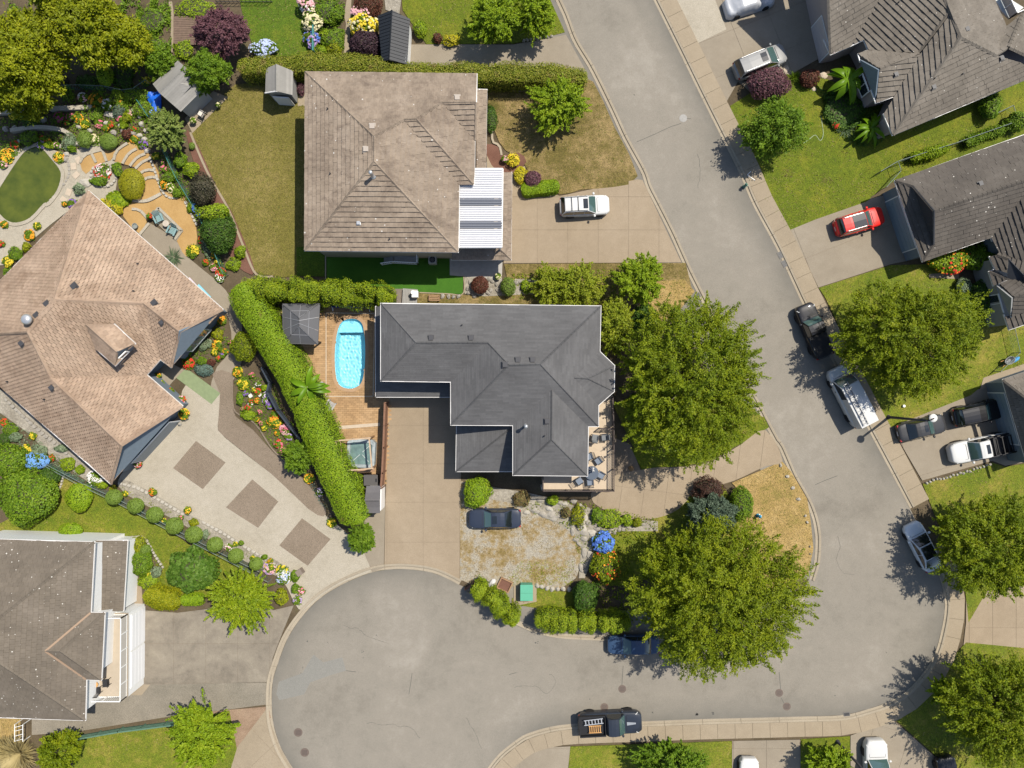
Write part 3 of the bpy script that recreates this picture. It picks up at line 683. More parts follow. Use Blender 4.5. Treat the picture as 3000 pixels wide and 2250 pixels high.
def vent(h,px,py,z,sz=.38,ang=0.0,m=None):
 z=on_roof(h,px,py,z);p=P(px,py,z);mb=MB();mb.box((p.x,p.y,p.z+.05),(sz*1.35,sz*1.35,.05),ang);mb.lathe((p.x,p.y,p.z-.1),[(sz*.45,0),(sz*.45,.24)],8)
 mb.box((p.x,p.y,p.z+.17),(sz,sz,.07),ang);mb.build('roof_vent',m or M_vent,h)
def pipe(h,px,py,z,hh=1.2,r=.1,m=None,cap=.17):
 z=on_roof(h,px,py,z+hh)-.0;p=P(px,py,z+hh*.8);c=(p.x,p.y,z-.3)
 mb=MB().lathe(c,[(r*1.9,.2),(r*1.5,.32),(r,.36),(r,hh+.1),(cap,hh+.12),(cap,hh+.2),(r*.6,hh+.3)],12);mb.build('chimney_pipe',m or M_pipe,h,smooth=True)
def stub(h,px,py,z):
 p=P(px,py,on_roof(h,px,py,z));MB().lathe((p.x,p.y,p.z-.1),[(.055,0),(.055,.42),(.03,.42),(.03,.3)],8).build('vent_stub',M_vent,h)
 # ------------------------------------------------------------------ grey shingled house in the middle
hA=house('shingled_house','grey shingled hip-roofed house between the blue pool and the curved street',0,0)
e=5.6
a1,a2,a3,a4,a5,a6=(1116,889,e),(1760,897,e),(1757,1030,e),(1800,1071,e),(1799,1147,e),(1753,1187,e)
a7,a8,a9,a10,a11,a13,a14,a15=(1753,1249,e),(1723,1249,e),(1721,1394,e),(1503,1392,e),(1503,1246,e),(1321,1245,e),(1321,1119,e),(1116,1116,e)
r1,r2,r3,r4=(1219,1004,7.0),(1430,1004,7.0),(1491,1069,7.75),(1583,1067,7.75)
r5,r6,r7,r8=(1617,1143,6.9),(1616,1288,6.9),(1683,1107,6.55),(1722,1109,6.55)
rf=Roof(hA,T_grey,1.0,.17,.022,0,name='shingle_tab',gap=.004)
for f in([a1,a2,r4,r3,r2,r1],[a1,r1,a15],[a15,r1,r2,a14],[a14,r2,r3,a13],[a13,r3,r4,r5,a11],[r4,a7,a8,r5],[a2,a3,r7,r4],[r7,a6,a7,r4],[a3,a4,r8,r7],[a4,a5,r8],[a5,a6,r7,r8],[a11,r5,r6,a10],[a10,r6,a9],[a9,r6,r5,a8]):rf.face(f)
rf.done(ridges=[(a1,r1),(a15,r1),(r1,r2),(r2,r3),(r3,r4),(r3,a13),(r4,a2),(r4,a7),(r5,r6),(r6,a10),(r6,a9),(r7,r8),(r8,a4),(r8,a5)],cap=.2,eaves=[[a11,a13],[a13,a14],[a14,a15],[a15,a1],[a1,a2],[a2,a3],[a3,a4],[a4,a5],[a5,a6],[a6,a7],[a7,a8],[a8,a9],[a9,a10],[a10,a11]])
pw=walls(hA,[p[:2] for p in(a1,a2,a3,a4,a5,a6,a7,a8,a9,a10,a11,a13,a14,a15)],5.62,M_siding,.45,e)
lr=Roof(hA,T_grey,1.0,.17,.022,0,name='shingle_tab',gap=.004)
k0,k1,k2,k3=(1101,905,2.9),(1101,1163,2.9),(1321,1163,2.9),(1133,905,3.55)
lr.face([(1101,898,2.9),(1136,898,3.6),(1136,1100,3.6),(1101,1163,2.9)]).face([(1101,1163,2.9),(1136,1100,3.6),(1321,1100,3.6),(1321,1163,2.9)])
lr.face([(1338,1248,2.95),(1505,1248,4.75),(1336,1381,2.95)]).face([(1336,1381,2.95),(1505,1248,4.75),(1505,1381,2.95)])
lr.done(ridges=[((1336,1381,2.95),(1505,1248,4.75))],cap=.18,eaves=[[(1101,898,2.9),(1101,1163,2.9)],[(1101,1163,2.9),(1321,1163,2.9)],[(1338,1248,2.95),(1336,1381,2.95)],[(1336,1381,2.95),(1503,1381,2.95)]])
walls(hA,[(1350,1240),(1505,1240),(1505,1372),(1348,1372)],2.95,M_siding,0,2.95)
MB().box((P(1101,1163,2.9).x+.1,P(1101,1163).y+1.0,2.2),(.14,.14,1.2)).build('porch_post',M_white,hA)
for px,py,z in((1263,990,6.9),(1380,990,6.9),(1517,1054,7.6),(1560,1054,7.6),(1603,1234,6.5)):vent(hA,px,py,z)
vent(hA,1480,1068,7.45,.42)
pipe(hA,1541,1249,5.95,1.3,.11);stub(hA,1354,952,6.4);stub(hA,1596,1276,6.6)
for(i,t,w_,n_) in((8,.5,1.8,2),(9,.5,1.6,2),(1,.3,2,2)):
 pass
 # balcony of the grey house
M_deckf=plain('beige_deck_vinyl',(.46,.37,.27),.7,vary=.08)
M_rail=plain('dark_brown_railing',(.075,.055,.048),.5)
def deckpoly(pts,z):return[(lambda p:(p.x,p.y))(P(x,y,z)) for x,y in pts]
dk=MB().prism(deckpoly([(1725,1180),(1755,1182),(1796,1158),(1797,1437),(1588,1437),(1588,1360),(1725,1360)],2.9),2.68,2.9).build('balcony',M_deckf,hA)
def railing(h,runs,zf,hgt,m,step=.14,bw=.035,top=.07,name='railing',panel=None,post=None):
 root=None
 for run in runs:
  w=[P(x,y,zf) for x,y in run]
  for a,b in zip(w[:-1],w[1:]):
   r_=MB().bar(a+Vector((0,0,hgt)),b+Vector((0,0,hgt)),top,.06).bar(a+Vector((0,0,.08)),b+Vector((0,0,.08)),.05,.05).build(name,m,h)
   d=b-a;n=max(2,int(d.length/step));bal=None
   if panel is None:
    for k in range(n):
     p=a+d*((k+.5)/n);MB().bar(p+Vector((0,0,.1)),p+Vector((0,0,hgt-.03)),bw).build('baluster',m,r_)
   else:
    n=max(1,round(d.length/panel[1]))
    for k in range(n):
     p=a+d*(k/n);q=a+d*((k+1)/n);u=d.normalized()*.04
     MB().bar(p+u+Vector((0,0,hgt/2)),q-u+Vector((0,0,hgt/2)),.012,hgt-.16).build('glass_panel',panel[0],r_)
   n=max(1,round(d.length/(post or 1.8)))
   for k in range(n+1):p=a+d*(k/n);MB().bar(p,p+Vector((0,0,hgt+.02)),.08).build('post',m,r_)
railing(hA,[[(1791,1163),(1794,1254)],[(1794,1254),(1794,1434)],[(1794,1434),(1590,1434)],[(1590,1434),(1590,1396)],[(1755,1254),(1794,1254)]],2.9,1.05,M_rail)
for px,py in((1793,1162),(1793,1434),(1700,1434),(1590,1434),(1793,1300)):
 p=P(px,py,2.7);MB().bar((p.x,p.y,0),(p.x,p.y,2.69),.16).build('deck_post',M_white,hA)
 # ------------------------------------------------------------------ tan-roofed house
hB=house('tan_roofed_house','large house with stained tan tile roof and white corrugated patio cover',0,0)
e=5.6
b1,b2,bT1,bT2=(895,211,e),(1397,217,e),(1097,401,8.0),(1097,474,8.0)
bsw,bse=(893,734,e),(1342,739,e)
c1,c2,c3,c4=(1184,351,7.35),(1220,349,7.35),(1296,301,6.75),(1392,300,6.75)
d1,d2,d3,d4=(1345,541,e),(1387,541,e),(1391,412,e),(1390,495,e)
rf=Roof(hB,T_tan,.36,.42,.095,300,gap=.004)
for f in([b1,b2,(1394,300,6.75-.05),c3,c2,c1,bT1],[b1,bT1,bT2,bsw],[bsw,bT2,bse],[bT2,bT1,c1,d1,bse],[c1,c2,d2,d1],[c2,c3,d3,d4,d2],[c3,c4,d3]):rf.face(f)
rf.done(ridges=[(b1,bT1),(bT1,bT2),(bT2,bsw),(bT2,bse),(bT1,c1),(c1,c2),(c2,d2),(c2,c3),(c3,c4),(c4,d3)],cap=.26,eaves=[[d4,d3],[(1396,300,e),b2],[b2,b1],[b1,bsw],[bsw,bse],[bse,d1],[d2,d4]])
walls(hB,[(895,211),(1397,217),(1392,541),(1342,541),(1342,739),(893,734)],5.62,M_beige,.45,e)
lr=Roof(hB,T_tan,.36,.42,.075,0)
lr.face([(1395,262,2.9+.5),(1426,263,2.9),(1423,494,2.9),(1395,494,3.4)])
lr.face([(1469,505,3.3),(1499,505,2.9),(1497,761,2.9),(1462,727,3.5)]).face([(1497,761,2.9),(1323,761,2.9),(1323,720,3.5),(1462,725,3.5)])
lr.done(ridges=[((1497,761,2.9),(1462,726,3.5))],cap=.2,eaves=[[(1426,263,2.9),(1423,494,2.9)],[(1499,505,2.9),(1497,761,2.9)],[(1497,761,2.9),(1323,761,2.9)],[(1395,262,3.3),(1426,263,2.9)]])
walls(hB,[(1380,270),(1412,270),(1412,500),(1487,512),(1485,740),(1330,745),(1330,500),(1380,500)],2.95,M_beige,0,2.95)
# patio cover: corrugated white sheets and two clear sheets
cov=MB();A,B_,C_,D_=P(1345,541,5.2),P(1391,495,5.3),P(1473,495,4.9),P(1469,726,4.9)
frm=MB()
for a,b in(((1345,541,5.25),(1345,725,5.25)),((1345,725,5.25),(1470,725,4.85)),((1470,725,4.85),(1473,495,4.85)),((1473,495,4.85),(1391,495,5.1)),((1391,495,5.1),(1391,541,5.15)),((1391,541,5.12),(1345,541,5.22))):frm.bar(P(*a),P(*b),.12,.16)
pc=frm.build('patio_cover',M_white,hB)
M_corr=plain('white_corrugated_sheet',(.62,.62,.64),.35,vary=.05)
M_clear=plain('clear_corrugated_sheet',(.17,.18,.21),.15)
def corr(y0,y1,x0,m):
 mb=MB();n=max(4,int((y1-y0)/3.2));rows=[]
 for k in range(n+1):
  y=y0+(y1-y0)*k/n;dz=.11*(k%2);xl=x0;zl=5.28 if x0<1380 else 5.18
  rows+=[P(xl,y,zl+dz),P(1471,y,4.9+dz)]
 mb.faces(rows,[(2*k,2*k+1,2*k+3,2*k+2) for k in range(n)]);mb.build('roof_sheet',m,pc)
for y0,y1,x0,m in((495,541,1391,M_corr),(541,582,1347,M_corr),(583,602,1347,M_clear),(603,649,1347,M_corr),(650,669,1347,M_clear),(670,725,1347,M_corr)):corr(y0,y1,x0,m)
for px,py in((1471,500),(1468,722),(1470,610)):p=P(px,py,4.8);MB().bar((p.x-.1,p.y,3.2),(p.x-.1,p.y,4.85),.12).build('post',M_white,pc)
for px,py,z in((1091,371,7.6),(1073,438,7.7),(1340,287,6.6)):vent(hB,px,py,z,.42,0,plain('tan_vent',(.38,.33,.28),.6))
vent(hB,1051,654,6.5,.28,0,M_pipe)
pipe(hB,1086,506,7.75,1.3,.13)
for px,py,z in((961,320,6.5),(969,510,6.5),(1142,701,6.0)):stub(hB,px,py,z)
# side stair landing under the south eave
st=MB().prism(deckpoly(Q('11',[(1120,535),(1300,535),(1300,615),(1120,608)]),.9),.75,.9).build('side_landing',M_siding,hB)
for k in range(5):p=P(*T('11',1050+16*k,572));MB().box((p.x,p.y,.12+.07*k+.0),(.26,1.0,.12+.14*k)).build('step',M_siding,st)
railing(st,[Q('11',[(1115,612),(1312,622)]),Q('11',[(1312,622),(1312,535)]),Q('11',[(1025,625),(1112,612)])],.85,.9,M_white,.16)
# ------------------------------------------------------------------ peach-tiled house
hC=house('peach_tiled_house','peach clay-tiled house with dormer beside the flower gardens',0,0)
e=3.0
c_n,c_e,c_er,c_es,c_v,c_g=(260,559,e),(653,906,e),(526,971,5.3),(501,1076,e),(470,1053,3.1),(430,1098,e)
c_k,c_t,c_s=(421,888,5.3),(161,877,7.5),(81,971,7.5)
c_w,c_sr,c_se,c_sw,c_x=(150,1108,5.3),(356,1304,5.3),(535,1189,e),(325,1418,e),(-60,1078,e)
rf=Roof(hC,T_terra,.36,.30,.06,300,gap=.04)
for f in([c_n,c_e,c_er,c_k,c_t],[c_n,c_t,c_s,(-120,985,7.4),(-120,945,e)],[c_t,c_k,c_v,c_g,c_w,c_s],[c_k,c_er,c_es,c_v],[c_w,c_g,c_se,c_sr],[c_s,c_w,c_sr,c_sw,c_x,(-120,1030,e),(-120,985,7.4)]):rf.face(f)
ret=[[(606,934,3.35),c_e,(612,949,e)],[(520,1020,3.45),(537,1033,e),c_es],[(500,1196,3.3),c_se,(493,1229,e)],[(346,1362,3.35),(363,1373,e),c_sw]]
for f in ret:rf.face(f)
rf.done(ridges=[(c_n,c_t),(c_t,c_k),(c_k,c_er),(c_t,c_s),(c_s,c_w),(c_w,c_sr),(c_s,(-120,985,7.4)),(c_er,c_es),(c_er,c_e),(c_sr,c_se),(c_sr,c_sw)],cap=.3,eaves=[[c_n,c_e],[(-120,945,e),c_n],[c_v,c_g],[c_g,c_se],[c_sw,c_x],[c_es,c_v]])
walls(hC,[(255,575),(645,905),(612,935),(505,1062),(470,1043),(425,1090),(525,1185),(330,1405),(-60,1085),(-100,940)],2.7,M_blue,.35,e)
gable(hC,[(640,916,3.0),(526,971,5.1),(508,1070,3.0)],M_blue);gable(hC,[(526,1195,3.0),(356,1304,5.1),(333,1408,3.0)],M_blue)
def segp(x0,y0,x1,y1,z=0):a,b=P(x0,y0,z),P(x1,y1,z);return(a.x,a.y),(b.x,b.y)
a_,b_=segp(494,1074,622,928,3.0);window(hC,a_,b_,2.0,2.6,1.5,.55,3,plain('grey_window_frame',(.33,.36,.37),.5),plain('pale_glass',(.12,.15,.16),.08,0,.5))
a_,b_=segp(333,1400,520,1196,3.0);door(hC,a_,b_,4.9,2.2,.5,plain('grey_garage_panel',(.25,.28,.30),.5,vary=.05))
dm=Roof(hC,T_terra,.42,.33,.05,0)
q1,q2,q3,q4=(253,950,6.6),(335,950,6.0),(396,1007,5.2),(343,1031,6.2)
dm.face([(253,950,6.75),(335,950,6.35),(396,1007,5.6),(343,1031,6.7)]).face([(253,952,6.75),(343,1032,6.7),(338,1071,5.5),(280,1021,5.7)])
dm.face([(377,1013,5.75),(396,1007,5.6),(375,1024,5.5)]).face([(340,1055,5.7),(357,1051,5.55),(338,1071,5.5)])
dm.done(ridges=[((253,951,6.75),(343,1031,6.7))],cap=.25,eaves=[[(280,1021,5.68),(338,1071,5.45)],[(338,1071,5.45),(357,1051,5.5)],[(335,950,6.3),(396,1007,5.55)]])
gable(hC,[(390,1013,5.5),(343,1031,6.55),(340,1062,5.45),(345,1068,4.5),(392,1020,4.5)],M_blue)
a_,b_=segp(341,1062,389,1016,5.2);window(hC,a_,b_,5.35,.8,.55,.5,1)
for px,py,z,s_ in((218,839,6.6,.45),(452,888,4.9,.42),(475,945,4.9,.35),(138,890,7.1,.38),(108,924,7.1,.38),(66,1006,6.9,.42),(154,1136,4.9,.4)):vent(hC,px,py,z,s_,.7)
for px,py,z in((406,773,4.4),(25,1118,3.6),(133,1170,4.2),(394,853,5.0)):stub(hC,px,py,z)
p=P(80,936,7.6);MB().lathe((p.x,p.y,7.0),[(.2,0),(.2,.5),(.42,.55),(.45,.75),(.3,.95)],12).build('turbine_vent',M_pipe,hC,smooth=True)
# ------------------------------------------------------------------ brown lichen-spotted house, lower left
hD=house('lichen_spotted_house','brown-roofed house with white lichen specks and a white-railed balcony',0,0)
e=5.6
f1,f2,f3,f4,f5,f6=(-140,1576,e),(277,1588,e),(266,1795,e),(307,1795,e),(297,1992,e),(253,1990,e)
f7,f8,fa=(250,2110,e),(-140,2097,e),(-92,1882,8.6)
g1,g2=(134,1907,6.95),(177,1907,6.95)
rf=Roof(hD,T_brown,.42,.38,.035,300)
for f in([f1,f2,fa,(-140,1882,8.6)],[f2,f3,g1,f6,f7,fa],[f8,(-140,1882,8.6),fa,f7],[f3,f4,g2,g1],[f4,f5,g2],[f5,f6,g1,g2]):rf.face(f)
M_tan_valley=plain('tan_valley_flashing',(.29,.20,.135),.6)
rf.done(ridges=[(f2,fa),(f7,fa),(g1,g2),(g2,f4),(g2,f5)],cap=.26,eaves=[[f1,f2],[f2,f3],[f3,f4],[f4,f5],[f5,f6],[f6,f7],[f7,f8]])
vf=MB()
for a,b in((f3,g1),(f6,g1)):vf.bar(P(*a)+Vector((0,0,.06)),P(*b)+Vector((0,0,.06)),.16,.03)
vf.build('valley_flashing',M_tan_valley,hD)
walls(hD,[(-140,1576),(277,1588),(272,1795),(300,1795),(292,1992),(254,1990),(250,2110),(-140,2097)],5.62,M_white,.45,e)
walls(hD,[(262,1790),(376,1797),(374,2042),(262,2048)],2.7,M_white,0,2.8)
lr=Roof(hD,T_brown,.42,.38,.035,0);lr.face([(278,1584,3.8),(374,1583,2.9),(362,1789,2.9),(273,1794,3.8)]);lr.done(eaves=[[(374,1583,2.9),(362,1789,2.9)],[(284,1584,3.7),(374,1583,2.9)]])
walls(hD,[(262,1590),(358,1592),(350,1790),(262,1790)],2.95,M_white,0,2.95)
dk=MB().prism(deckpoly([(255,1797),(374,1797),(373,2042),(250,2042)],2.9),2.72,2.9).build('balcony',plain('cream_deck',(.42,.355,.275),.7,vary=.06),hD)
M_fg=plain('frosted_glass',(.50,.47,.42),.25)
railing(hD,[[(373,1800),(371,2040)]],2.9,1.05,M_white,panel=(M_fg,1.35),post=1.35)
railing(hD,[[(371,2040),(262,2040)],[(373,1800),(312,1800)]],2.9,1.05,M_white,step=.16,bw=.03)
a_,b_=segp(374,2030,376,1805,2.8);door(hD,a_,b_,3.1,2.3,.27,plain('white_garage_panel',(.82,.82,.82),.4));door(hD,a_,b_,3.1,2.3,.76,plain('white_garage_panel',(.82,.82,.82),.4))
pz=P(277,1700,5.6)
a_,b_=segp(262,1780,266,1600,5.0);
for t in(.12,.34,.56,.78):window(hD,a_,b_,4.6,.95,1.0,t,1)
p=MB().prism([tuple(P(*T('03',x,y))[:2]) for x,y in((1040,980),(1220,980),(1150,1068),(1035,1065))],0,.07).build('doorstep',G_conc,hD)
# ------------------------------------------------------------------ three houses on the right
hE=house('shake_tiled_house','grey-brown tiled house with gables behind the banana plants',0,0)
e=3.2
rf=Roof(hE,T_ebrown,.40,.43,.095,300,gap=.005,zs=(3.2,.62))
def t3(t,L):return[T(t,x,y)+(z,) for x,y,z in L]
W1=t3('30',[(645,442,e),(640,0,6.6),(640,-260,8.6),(1190,-260,8.6),(1040,0,6.3),(797,380,e)])
rf.face([T('30',645,442)+(3.2,),T('30',607,-620)+(11.1,),T('30',1430,-620)+(11.1,),T('30',797,378)+(3.2,)])
rf.face([T('30',797,378)+(3.2,),T('30',915,322)+(3.2,),T('30',950,405)+(3.2,),T('30',1360,430)+(5.4,),T('30',1610,90)+(7.8,),T('30',1560,-30)+(7.8,),T('30',1055,-30)+(6.7,)])
rf.face([T('30',1012,835)+(3.2,),T('30',1165,780)+(3.2,),T('30',1370,440)+(5.2,),T('30',1040,560)+(5.2,)])
rf.face([T('30',868,440)+(3.2,),T('30',1040,556)+(5.2,),T('30',1368,436)+(5.2,),T('30',950,405)+(3.2,)])
rf.face([T('30',1165,782)+(3.2,),T('30',1075,925)+(3.2,),T('30',1148,1095)+(3.2,),T('30',1700,305)+(7.4,),T('30',1625,105)+(7.8,),T('30',1370,440)+(5.4,)])
rf.face([T('30',1148,1095)+(3.2,),T('30',2300,612)+(3.2,),T('30',2300,540)+(4.2,),T('30',1990,452)+(5.6,),T('30',1700,305)+(7.4,)])
rf.face([T('30',1700,305)+(7.4,),T('30',1990,452)+(5.6,),T('30',2065,222)+(3.4,),T('30',1950,-30)+(3.6,),T('30',1560,-30)+(7.8,),T('30',1615,100)+(7.8,)])
rf.face([T('30',1990,450)+(5.6,),T('30',2065,222)+(3.4,),T('30',2200,110)+(3.3,),T('30',2090,385)+(5.0,)])
rf.face([T('30',2090,385)+(5.0,),T('30',2200,110)+(3.3,),T('30',2330,100)+(3.3,),T('30',2330,500)+(4.2,)])
rf.done(ridges=[(T('30',645,442)+(3.25,),T('30',607,-620)+(11.1,)),(T('30',1620,95)+(7.85,),T('30',1365,432)+(5.6,)),(T('30',1040,557)+(5.25,),T('30',1368,438)+(5.3,)),(T('30',1700,305)+(7.45,),T('30',1148,1092)+(3.25,)),(T('30',1620,95)+(7.85,),T('30',1700,305)+(7.45,)),(T('30',1615,95)+(7.85,),T('30',1555,-30)+(7.85,)),(T('30',1700,305)+(7.45,),T('30',1990,452)+(5.65,)),(T('30',2090,385)+(5.05,),T('30',2200,110)+(3.35,)),(T('30',2090,385)+(5.05,),T('30',2330,500)+(4.25,))],cap=.34,eaves=[t3('30',[(645,442,e),(797,382,e)]),t3('30',[(797,382,e),(915,320,e)]),t3('30',[(915,320,e),(950,405,e)]),t3('30',[(950,405,e),(866,440,e)]),t3('30',[(866,440,e),(886,500,e)]),t3('30',[(590,320,e),(645,442,e)]),t3('30',[(1012,835,e),(1165,783,e)]),t3('30',[(975,730,e),(1012,835,e)]),t3('30',[(1075,925,e),(1148,1097,e)]),t3('30',[(1148,1097,e),(2300,614,e)])])
pE=walls(hE,Q('30',[(663,420),(580,77),(450,-520),(1060,-520),(1950,-80),(2060,225),(2190,125),(2320,115),(2300,600),(1160,1070),(1090,930),(1170,770),(1020,815),(900,480),(960,420),(920,340),(800,390)]),3.2,plain('pink_beige_stucco',(.36,.30,.28),.8,vary=.05),.35,e)
gable(hE,[(2442,158,3.2),(2436,-60,6.0),(2412,-225,7.9),(2345,-230,3.2),(2407,28,3.2)],plain('pink_beige_stucco',(.36,.30,.28),.8))
gable(hE,[T('30',1015,800)+(3.2,),T('30',890,480)+(3.2,),T('30',1040,562)+(5.1,)],M_blue)
pE=[q for q in pE if q[1]<34];a_,b_=west_edge(pE);door(hE,a_,b_,4.8 if math.dist(a_,b_)>5.4 else 3.2,2.2,.5,plain('pink_garage_panel',(.52,.46,.44),.5))
a_,b_=segp(*T('30',905,505),*T('30',1012,790),2.9);window(hE,a_,b_,1.7,1.7,1.3,.5,2)
for(x,y,z) in((1170,605,4.3),(1745,240,6.9),(2025,475,4.9),(1475,708,4.9)):vent(hE,*T('30',x,y),z,.34,.4)
stub(hE,*T('30',1705,605),5.2);stub(hE,*T('30',1480,640),5.5);stub(hE,*T('30',1190,25),6.9)
dk=MB().prism(deckpoly(Q('30',[(1970,-20),(2080,-20),(2210,60),(2100,150),(2030,90)]),2.6),2.4,2.6).build('rear_deck',plain('pale_deck',(.5,.52,.5),.6),hE)
railing(hE,[Q('30',[(2020,-10),(2095,150)]),Q('30',[(2095,150),(2230,90)])],2.6,1.0,M_white,panel=(M_fg,1.2),post=1.2)
# ---
hF=house('dark_tiled_house','dark brown tiled house with recessed gable behind the red car',0,0)
e=3.2
rf=Roof(hF,T_slate,.40,.40,.085,300,gap=.006,zs=(3.2,.85))
F1,F2,F3,F4=T('31',1165,-56)+(e,),T('31',1390,598)+(e,),T('31',1945,402)+(e,),T('30',2300,1062)+(e,)
FR,FL1,FL2=T('31',1482,187)+(5.7,),T('31',1310,-15)+(3.95,),T('31',1478,462)+(3.95,)
FRE=T('30',2300,1432)+(5.7,)
rf.face([F1,FL1,FR,FRE,F4]);rf.face([FR,FL2,F2,F3,T('31',2230,30)+(5.6,),FRE]);rf.face([F1,F2,FL2,FL1])
rf.face([T('31',1950,402)+(e,),T('31',2010,522)+(e,),T('31',2300,640)+(5.0,),T('31',2300,-40)+(5.6,),T('31',2230,30)+(5.6,)])
rf.face([T('31',1932,560)+(3.0,),T('31',1978,660)+(3.0,),T('31',2075,690)+(3.6,),T('31',2085,575)+(3.9,),T('31',1990,545)+(3.3,)])
rf.face([T('31',1990,540)+(3.3,),T('31',2090,578)+(4.6,),T('31',2300,830)+(4.4,),T('31',2300,640)+(4.9,),T('31',2010,525)+(3.3,)])
rf.face([T('31',1928,680)+(2.8,),T('31',1965,795)+(2.8,),T('31',2090,745)+(3.5,)]);rf.face([T('31',1928,680)+(2.8,),T('31',2090,745)+(3.5,),T('31',1975,665)+(2.9,)])
rf.face([T('31',2015,780)+(3.6,),T('31',2125,885)+(4.6,),T('31',2300,830)+(4.6,),T('31',2300,680)+(3.8,),T('31',2090,745)+(3.7,)])
rf.face([T('31',2125,885)+(4.6,),T('31',2110,1045)+(3.3,),T('31',2300,975)+(3.3,),T('31',2300,830)+(4.6,)])
rf.face([T('31',2055,1045)+(2.9,),T('31',2092,1150)+(2.9,),T('31',2300,1080)+(2.9,),T('31',2300,985)+(3.5,),T('31',2150,1030)+(3.4,)])
rf.done(ridges=[(FR,FRE),(FR,FL2),(FL2,F2),(FR,FL1),(FL1,F1),(T('31',2125,885)+(4.65,),T('31',2300,830)+(4.65,)),(T('31',1935,682)+(2.85,),T('31',2088,747)+(3.55,)),(T('31',1995,548)+(3.35,),T('31',2085,578)+(4.0,))],cap=.3,eaves=[[F1,F2],[F2,F3],[F1,F4],t3('31',[(1945,400,e),(1955,430,e)]),t3('31',[(1932,555,3.0),(1978,662,3.0)]),t3('31',[(1978,662,2.9),(1928,680,2.8)]),t3('31',[(1928,680,2.8),(1967,797,2.8)]),t3('31',[(2015,780,3.6),(2092,745,3.6)]),t3('31',[(2050,1030,2.9),(2092,1152,2.9)]),t3('31',[(2092,1152,2.9),(2300,1082,2.9)]),t3('31',[(2110,1045,3.3),(2230,1000,3.3)])])
M_dkgable=plain('shade_dark_gable_siding',(.035,.038,.045),.8)  # siding coloured near black to stand in for shade in the gable
gable(hF,[FL1,FL2,(FR[0],FR[1],5.6)],M_dkgable)
pF=walls(hF,[F1[:2],F2[:2],F3[:2],T('31',2010,530),T('31',2300,640),F4[:2]],3.25,M_blue,.45,e)
walls(hF,Q('31',[(1945,570),(2300,600),(2300,1080),(2085,1120),(2030,900)]),2.5,M_siding,.1,2.9)
gable(hF,[T('31',2086,578)+(4.5,),T('31',2072,742)+(3.5,),T('31',2260,860)+(3.6,),T('31',2260,760)+(4.4,)],M_dkgable)  # panel over the bright wall top, shade of the gable put into its colour
gable(hF,[T('31',2112,1040)+(3.3,),T('31',2000,790)+(3.3,),T('31',2122,890)+(4.5,)],M_siding)
a_,b_=west_edge(pF);door(hF,a_,b_,4.9,2.2,.5,plain('blue_grey_garage_panel',(.22,.28,.32),.5,vary=.05))
a_,b_=segp(*T('31',2015,800),*T('31',2090,1060),2.9);window(hF,a_,b_,1.75,1.7,1.5,.5,2)
vent(hF,*T('30',1855,1490),5.2,.34,.35)
# ---
hG=house('cut_off_house','brown-roofed house cut off by the right edge beyond the white pickup',0,0)
rf=Roof(hG,T_ebrown,.40,.43,.085,300)
G1,G2,G3=T('31',2040,1555)+(3.2,),T('32',2255,770)+(3.2,),T('31',2420,1425)+(3.2,)
GR=T('32',2330,260)+(5.2,)
rf.face([G1,G2,GR]);rf.face([G1,GR,T('32',2600,160)+(5.2,),T('31',2600,1365)+(3.2,)])
rf.done(ridges=[(G1,GR)],cap=.3,eaves=[[G1,G2],[G1,T('31',2600,1365)+(3.2,)]])
pG=walls(hG,[G1[:2],G2[:2],T('32',2600,650),T('31',2600,1365)],3.2,M_blue,.45,3.2)
a_,b_=west_edge(pG);door(hG,a_,b_,4.8,2.2,.45,plain('blue_grey_garage_panel',(.22,.28,.32),.5))
# ------------------------------------------------------------------ planting kit
L_elm=leafy('elm_leaves',(.052,.083,.002),(.130,.176,.004),(.25,.270,.009))
L_elm2=leafy('elm_leaves_yellowing',(.055,.084,.002),(.136,.180,.004),(.252,.268,.009))
L_lime=leafy('lime_leaves',(.07,.12,.004),(.165,.245,.007),(.28,.34,.018))
L_olive=leafy('olive_gold_leaves',(.068,.088,.002),(.165,.195,.005),(.31,.31,.010))
L_mid=leafy('mid_green_leaves',(.042,.088,.004),(.098,.172,.008),(.185,.265,.017))
L_dark=leafy('dark_green_leaves',(.02,.05,.006),(.045,.095,.01),(.09,.155,.018))
L_hedge=leafy('hedge_leaves',(.07,.125,.004),(.145,.235,.006),(.25,.32,.014),.2,dead=.62)
L_cedar=leafy('cedar_sprays',(.05,.09,.003),(.145,.205,.005),(.27,.31,.013),.2)
L_privet=leafy('weathered_hedge_leaves',(.065,.09,.005),(.15,.18,.011),(.27,.24,.04),.2,dead=.56)
L_purple=leafy('purple_leaves',(.045,.022,.028),(.115,.05,.062),(.21,.10,.11))
L_black=leafy('blackish_purple_leaves',(.014,.008,.011),(.035,.018,.025),(.075,.04,.05))
L_maroon=leafy('maroon_leaves',(.04,.012,.008),(.10,.035,.022),(.17,.07,.04))
L_spruce=leafy('blue_green_needles',(.022,.038,.026),(.058,.086,.055),(.11,.145,.097),.15)
L_pine=leafy('soft_pine_needles',(.05,.085,.014),(.14,.19,.035),(.26,.29,.09),.25)
L_topi=leafy('clipped_box_leaves',(.065,.105,.012),(.10,.155,.02),(.14,.19,.032),.1)
L_gold=leafy('golden_leaves',(.22,.20,.008),(.40,.35,.012),(.55,.48,.03))
L_sage=leafy('grey_green_leaves',(.08,.12,.06),(.15,.20,.11),(.24,.29,.18))
L_teal=leafy('blue_green_mat_leaves',(.05,.09,.075),(.09,.14,.115),(.14,.20,.16))
L_straw=leafy('straw_plumes',(.30,.24,.10),(.48,.40,.22),(.62,.54,.34))
